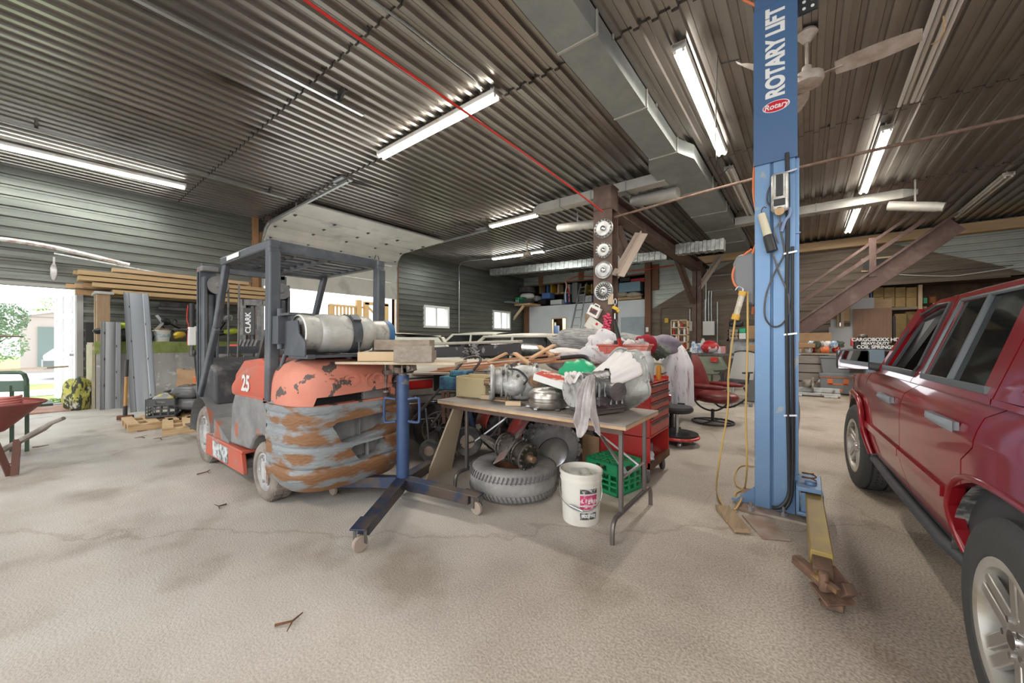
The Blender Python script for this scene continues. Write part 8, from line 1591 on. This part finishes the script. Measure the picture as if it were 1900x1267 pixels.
# coil spring box with lettering
YC = 11.5; a, c = PY(1597, 648, YC), PY(1651, 628, YC); zc_ = PY(1624, 638, YC).z; t = T('spring_box', 'black carton with white bold lettering behind the wing mirror', 'carton', ((a.x+c.x)/2, YC, 0)); w2 = (c.x-a.x)/2; z0, z1 = PY(1624, 648, YC).z, PY(1624, 628, YC).z
b = MB(); b.bx((-w2, 0, z0), (w2, .4, z1)); bx_ = part(t, 'box', b, M_BLACK, .004)
for s_, dz, sz in (('CARGOBOXX HD', .093, .10), ('HEAVY-DUTY', .01, .078), ('COIL SPRINGS', -.072, .10)): text(bx_, s_, M_WHITE, sz, fr((0, -.004, zc_+dz), (1, 0, 0), (0, 0, 1)), bold=.003, sx=.95)
pbox('dark_machine_part', 'round dark machine part on the left of the lettered carton', 'machine part', 1592, 1611, 620, 628, YC, .2, M_GREASE, bev=.05); pbox('red_plastic_wedge', 'red plastic wedge left of the lettered carton', 'plastic part', 1579, 1584, 628, 642, YC, .2, M_RED); pbox('striped_carton', 'smaller black carton with pale marks left of the lettered one', 'carton', 1585, 1597, 630, 648, YC+.1, .3, M_BLACK, zb_=z0)
pbox('storage_bin', 'blue-grey storage bin under the lettered carton', 'bin', 1606, 1642, 648, 690, YC, .4, mat('blue_grey_bin', (.14, .2, .25), .5), zb_=0, bev=.02); pbox('low_shelf', 'dark shelf carrying the lettered carton', 'shelf', 1575, 1655, 648, 652, YC+.05, .5, M_DARK)
t = T('storage_tub', 'dark grey lidded storage tub on the orange-latched box', 'storage tub', (PY(1551, 690, 12.3).x, 12.5, 0)); zt_, zb2 = PY(1551, 661, 12.3).z, PY(1551, 694, 12.3).z; b = MB(); b.prism([(-.30, zt_-.05), (.30, zt_-.05), (.26, zb2), (-.26, zb2)], -.2, .2, 'xz'); part(t, 'tub', b, M_GREYP, .02); b = MB(); b.bx((-.32, -.22, zt_-.05), (.32, .22, zt_)); part(t, 'lid', b, M_GREYP, .01)
t = T('tool_box', 'grey tool box with bright orange latches on the floor', 'tool box', (PY(1557, 720, 12.2).x, 12.4, 0)); b = MB(); b.bx((-.36, -.2, .02), (.36, .2, .42)); b.bx((-.38, -.22, .42), (.38, .22, .52)); part(t, 'body', b, M_GREYP, .02); b = MB(); b.bx((-.37, -.222, .415), (.37, -.2, .43)); b.bx((-.22, -.212, .25), (-.12, -.2, .38)); b.bx((.08, -.212, .25), (.18, -.2, .38)); b.bx((-.2, -.212, .24), (.16, -.2, .27)); b.bx((-.06, -.212, .08), (.06, -.2, .14)); part(t, 'orange_latch', b, mat('latch_orange', (.75, .18, .04), .45))
t = T('mitre_saw', 'dusty silver mitre saw standing on the floor before the planks', 'mitre saw', G(1508, 735)); b = MB(); b.bx((-.45, -.1, .03), (.5, .12, .09)); b.bx((-.42, -.2, .0), (-.2, .2, .05)); b.bx((.2, -.2, 0), (.45, .2, .05)); b.bx((-.5, .08, .09), (.5, .12, .2)); part(t, 'table', b, M_ALU, .01); b = MB(); b.lathe([(0, -.02), (.17, -.02), (.18, 0), (.17, .02), (0, .02)], (0, 0, .27), 'x', 28); b.blob((-.1, .02, .3), (.25, .2, .2), 7, .1); b.tube(spline([(.05, 0, .3), (.12, -.1, .4), (.1, -.2, .35)]), .02); part(t, 'saw_head', b, mat('dusty_saw', (.2, .16, .13), .6, .3, (.4, .37, .33), 7))
# store-room shelves with boxes
YSb = YB+.4; M_CARD2 = mat('yellowish_carton', (.42, .30, .13), .8, 0, (.36, .24, .1), 5)
pbox('store_shelf', 'long plank shelf in the store room behind the vehicle', 'shelf', 1610, 1720, 570, 575, YSb, .5, M_OLDWOOD)
pbox('store_upright', 'pine upright post at the end of the store shelf', 'post', 1704, 1712, 528, 590, YSb-.1, .1, M_LWOOD); pbox('blue_pipe', 'blue pipe standing left of the stacked cartons', 'pipe', 1614, 1619, 536, 556, YSb, .08, M_BLUE)
for r_ in range(2):
    for k in range(4): x0 = 1620+k*20.5; y0 = 533+r_*18.5; pbox('carton', '%s carton with green print, %s row on the store shelf' % (('first', 'second', 'third', 'fourth')[k], ('top', 'bottom')[r_]), 'carton', x0, x0+19.5, y0, y0+18, YSb, .4, M_CARD2, 'cartons on the store shelf', .004)
pbox('green_tub', 'bright green tub on the store shelf right of the pine upright', 'tub', 1713, 1721, 552, 563, YSb+.1, .2, M_GREENB); pbox('orange_drum', 'orange-brown drum in the store room', 'drum', 1722, 1740, 548, 563, YSb+.3, .4, mat('orange_drum', (.35, .12, .04), .6), bev=.05); pbox('cardboard_box', 'tilted cardboard box below the store shelf', 'box', 1660, 1682, 582, 614, YSb, .4, M_CARD2, zb_=1.4); pbox('cardboard_box', 'wide cardboard box right of the tilted one', 'box', 1680, 1712, 578, 604, YSb+.2, .4, M_CARD2, zb_=1.6); pbox('black_bag', 'black bag hanging at the edge of the brown plywood', 'bag', 1656, 1662, 586, 618, YSb-.6, .2, M_BLACK, zb_=1.4)
# ================================================================ STORAGE LOFT
YL = YB+.25
def lb(name, lab, cat, x0, x1, y0, y1, m, dY=0, bev=.02, dep=.5): return pbox(name, lab, cat, x0, x1, y0, y1, YL+dY, dep, m, bev=bev)
t = T('ladder', 'aluminium ladder leaning against the front of the storage loft', 'ladder', (0, 0, 0)); A0, A1 = PY(1058, 617, 15.4), PY(1078, 527, YB-.25); B0, B1 = PY(1074, 617, 15.4), PY(1089, 525, YB-.25)
e = (A1-A0).normalized()
def toz(P_, dn): return P_+dn*(-(P_.z)/dn.z)
A00, B00 = toz(A0, (A1-A0)), toz(B0, (B1-B0))
for P_, Q_ in ((A00, A1), (B00, B1)): b = MB(); b.beam(P_, Q_, .045, .08); part(t, 'side_rail', b, M_GALV)
for k in range(11): f_ = (k+.5)/11; b = MB(); b.tube([A00+(A1-A00)*f_, B00+(B1-B00)*f_], .018, 8); part(t, 'rung', b, M_GALV)
a, c = PY(922, 562, YB-.9), PY(1004, 566, YB-.1); t = T('loft_ledge', 'pine ledge and diagonal prop at the left end of the loft', 'ledge', (0, 0, 0)); b = MB(); b.bx((max(PY(924, 560, YB-1.0).x, XL+.1), YB-1.0, 3.16), (PY(1004, 563, YB).x, YB-.02, 3.24)); part(t, 'plank', b, M_PINE); b = MB(); b.beam(PY(949, 597, YB-.9), PY(972, 567, YB-.9), .1, .1); part(t, 'prop', b, M_LWOOD)
for k, (y0, y1) in enumerate(((521, 532), (546, 560))):
    p = PY(966, (y0+y1)/2, YB-.4); b = MB(); tyre(b, .42, .26, 'z', 30, rim=.55, grooves=2); solo('stacked_tyre', ('upper', 'lower')[k]+' black tyre of the stack at the left end of the loft', 'tyre', b, M_RUBBER, (max(p.x, XL+.52), YB-.45, 3.24+.13+(1-k)*.62))
p = PY(966, 540, YB-.4); solo('white_bundle', 'white wrapped bundle between the two loft tyres', 'bundle', MB().blob((0, 0, 0), (.85, .6, .34), 400, .12, 24, 14), M_CLOTH, (max(p.x, XL+.55), YB-.45, 3.24+.43))
p = PY(954, 559, YB-.8); crate('green_crate', 'green plastic crate on the pine ledge of the loft', (max(p.x, XL+.4), YB-.8, 3.24), 0, (.5, .35, .34), MATS['green_plastic']); solo('grey_board', 'small pale tilted board left of the green loft crate', 'board', MB().box((0, 0, .17), (.22, .03, .34)), M_WSH, (XL+.25, YB-.93, 3.24)); solo('scrap_sheet', 'dark sheet sticking out of the loft ledge in front of the green crate', 'sheet', MB().box((0, -.25, .03), (.3, 1.2, .06)), M_GREYP, (XL+.3, YB-1.05, 3.24))
items = [('white_crate', 'small white slatted crate beside the lower loft tyre', 980, 995, 549, 559, M_WHITE), ('blue_tub', 'blue tub on a stand in the loft', 1005, 1020, 543, 554, mat('blue_tub', (.12, .22, .5), .5)), ('long_white_box', 'long white box low in the loft', 1021, 1042, 556, 565, M_WHITE), ('blue_bottle', 'tall blue container in the loft', 1046, 1051, 544, 563, MATS['blue_tub']), ('grey_bin', 'grey ribbed bin behind the ladder', 1083, 1098, 548, 561, M_ALU), ('grey_bin', 'second grey bin right of the ladder', 1074, 1084, 546, 561, M_GREYP), ('blue_bin', 'small blue bin left of the brown post in the loft', 1099, 1106, 548, 560, M_BLUE), ('large_blue_tub', 'large blue-grey ribbed tub on the sacks in the loft', 1148, 1188, 523, 541, mat('steel_blue_tub', (.2, .33, .42), .5)), ('red_case', 'red case on top of the large blue tub', 1170, 1196, 516, 524, M_RED), ('black_case', 'black case left of the red case in the loft', 1150, 1169, 515, 522, M_BLACK), ('loft_pallet', 'pallet under the sacks in the loft', 1140, 1190, 551, 556, M_PINEX), ('dark_stack', 'dark box stack at the left of the loft', 998, 1012, 556, 565, M_BLACK), ('hanging_shirt', 'tall grey-green panel in the loft beside the ladder', 1061, 1071, 524, 561, M_GREYP)]
for nm, lab, x0, x1, y0, y1, m in items: lb(nm, lab, nm.replace('_', ' ').split()[-1], x0, x1, y0, y1, m, .1 if 'large' not in nm else .0)
for k, px in enumerate((1150, 1178)): p = PY(px, 547, YL+.2); solo('sack', ('left', 'right')[k]+' pale tan sack lying on the loft pallet', 'sack', MB().blob((0, 0, 0), (.75, .5, .3), 420+k, .1, 20, 12), mat('tan_sack', (.42, .36, .26), .8, 0, (.5, .45, .36), 5), p)
for k, px in enumerate((1000, 1014, 1021, 1034, 1054, 1085, 1096)): lb('upright_pole', ('short tan pole', 'blue cylinder', 'yellow tin', 'pale pole', 'white pole', 'yellow stick', 'pine stud')[k]+' standing in the loft, '+('leftmost', 'by the blue tub', 'above the blue tub', 'above the long white box', 'near the tall blue container', 'right of the ladder top', 'left of the hubcap post')[k], 'pole', px, px+3, 527, 545, (M_PINE, MATS['blue_tub'], M_YEL, M_LWOOD, M_WHITE, M_YEL, M_PINE)[k], .6)
lb('loft_shelf', 'yellowish shelf board at mid height in the loft', 'shelf', 1005, 1105, 541, 544, M_PINE, .8)
wire('red_white_pole', 'red and white bent pole hanging in the loft', 'pole', [PY(x, y, YB-.05) for x, y in ((1050, 522), (1054, 535), (1056, 548), (1056, 560))], .03, mat('pink_white', (.7, .4, .4), .5, 0, (.7, .03, .03), 3, .48, .52)); wire('red_white_pole', 'white bent pole left of the red one in the loft', 'pole', [PY(x, y, YB-.06) for x, y in ((1049, 522), (1051, 530), (1049, 545), (1050, 560))], .03, M_WHITE)
t = T('water_heater', 'blue cylinder tank seen through the washroom doorway', 'tank', (PY(1030, 620, YB+.5).x, YB+.5, 0)); b = MB(); b.cyl((0, 0, 0), (0, 0, PY(1030, 601, YB+.5).z-.1), .22, n=20); part(t, 'tank', b, MATS['blue_tub']); b = MB(); b.cyl((0, 0, 2.0), (0, 0, 2.3), .05); part(t, 'pipe', b, M_STEEL)
li = bpy.data.lights.new('washroom_lamp', 'POINT'); li.energy = 60; li.color = (1, .85, .6); li.shadow_soft_size = .1; lo = bpy.data.objects.new('washroom_lamp', li); COL.objects.link(lo); lo.location = ((PDx0+PDx1)/2, YB+.7, 2.8)
wire('wall_conduit', 'thin rusty pipe running up the boards right of the partition', 'pipe', [PY(x, y, YB-.1) for x, y in ((1226, 625), (1226, 580), (1230, 572), (1262, 570), (1290, 572))], .022, M_RUSTPIPE); pbox('switch_box', 'small pale switch box on the brown post beside the partition', 'switch', 1198, 1203, 607, 616, YB-.25, .05, M_WHITE); pbox('yellow_tag', 'yellow cloth bag hanging on the board wall', 'bag', 1233, 1240, 590, 599, YB-.15, .06, M_YEL); pbox('hanging_towel', 'pale towel on the right face of the far brown post', 'towel', 1277, 1284, 596, 614, 14.9, .04, M_RAG)
# ================================================================ LITTER ON THE FLOOR
rr = random.Random(77)
tw = [(420, 935, 'bent dry twig by the forklift rear wheel'), (365, 880, 'dry twig in front of the forklift step'), (255, 800, 'splinter of wood beside the sledgehammer'), (268, 812, 'dark bark scrap left of the pallet'), (510, 1160, 'rusty curled metal scrap on the bare floor at the front'), (300, 815, 'thin straw lying by the pallet'), (1418, 745, 'short curved wire behind the yellow cord'), (60, 830, 'long thin straw on the floor near the wheelbarrow')]
for px, py, lab_ in tw:
    c = G(px, py, .008); a = rr.uniform(0, 6.28); L_ = rr.uniform(.04, .09)
    b = MB(); b.tube([(0, 0, 0), (L_*cos(a), L_*sin(a), .006), (L_*1.6*cos(a+.5), L_*1.6*sin(a+.5), .002)], [.006, .005, .003], 5); b.tube([(L_*cos(a), L_*sin(a), .006), (L_*1.4*cos(a-.8), L_*1.4*sin(a-.8), .012)], [.004, .002], 5)
    solo('floor_scrap', lab_, 'scrap', b, M_RUST, c)
# ================================================================ separate the pieces of parts that are several things
SPLIT = {'overhead_guard', 'front_fender', 'roof_rail', 'windscreen_pillar', 'bumper', 'seam_strip', 'socket', 'caster_fork', 'lug_nut', 'bolt_lug', 'mounting_lug', 'hole', 'slot', 'panel_hinge', 'treads', 'chain_pulley', 'hose_clamp', 'bolt_head', 'handle', 'arch_flare', 'levers', 'lift_chain', 'punched_slots', 'inner_pillar_trim', 'guide_track', 'side_moulding', 'mast', 'uprights', 'wheel_liner', 'rubber_foot', 'printed_lines', 'jack_pad', 'side_slots', 'apron', 'back_side', 'orange_latch', 'clip', 'grey_band', 'yellow_cap', 'pink_band', 'duct_run'}
RENAME = {'treads': 'tread', 'levers': 'lever', 'punched_slots': 'punched_slot', 'uprights': 'upright', 'printed_lines': 'printed_line', 'side_slots': 'side_slot'}
def split(o):
    me = o.data; n = len(me.vertices); par = list(range(n))
    def find(a):
        while par[a] != a: par[a] = par[par[a]]; a = par[a]
        return a
    for e in me.edges:
        a, b_ = find(e.vertices[0]), find(e.vertices[1])
        if a != b_: par[a] = b_
    isl = {}
    for v in me.vertices: isl.setdefault(find(v.index), []).append(v.index)
    boxes = [[[min(me.vertices[i].co[k] for i in L)-.004 for k in range(3)], [max(me.vertices[i].co[k] for i in L)+.004 for k in range(3)], [r_]] for r_, L in isl.items()]
    ch = True
    while ch:
        ch = False
        for i in range(len(boxes)):
            for j in range(i+1, len(boxes)):
                A, B = boxes[i], boxes[j]
                if all(A[0][k] <= B[1][k] and B[0][k] <= A[1][k] for k in range(3)):
                    boxes[i] = [[min(A[0][k], B[0][k]) for k in range(3)], [max(A[1][k], B[1][k]) for k in range(3)], A[2]+B[2]]; boxes.pop(j); ch = True; break
            if ch: break
    if not 1 < len(boxes) <= 60: return
    own = {}
    for ci, bx_ in enumerate(boxes):
        for r_ in bx_[2]: own[r_] = ci
    cid = [own[find(i)] for i in range(n)]
    for ci in range(len(boxes)):
        m2 = me.copy(); bm = bmesh.new(); bm.from_mesh(m2); bm.verts.ensure_lookup_table()
        bmesh.ops.delete(bm, geom=[v for v in bm.verts if cid[v.index] != ci], context='VERTS'); bm.to_mesh(m2); bm.free(); m2.name = o.name
        if ci == 0: keep = m2
        else:
            base = o.name.split(".")[0]; c = o.copy(); c.data = m2; c.name = RENAME.get(base, base); COL.objects.link(c)
            c.parent = o.parent
    o.data = keep
    if (bn := o.name.split('.')[0]) in RENAME: o.name = RENAME[bn]
for o in list(COL.objects):
    if o.type == 'MESH' and o.parent and not o.children and o.name.split('.')[0] in SPLIT: split(o)
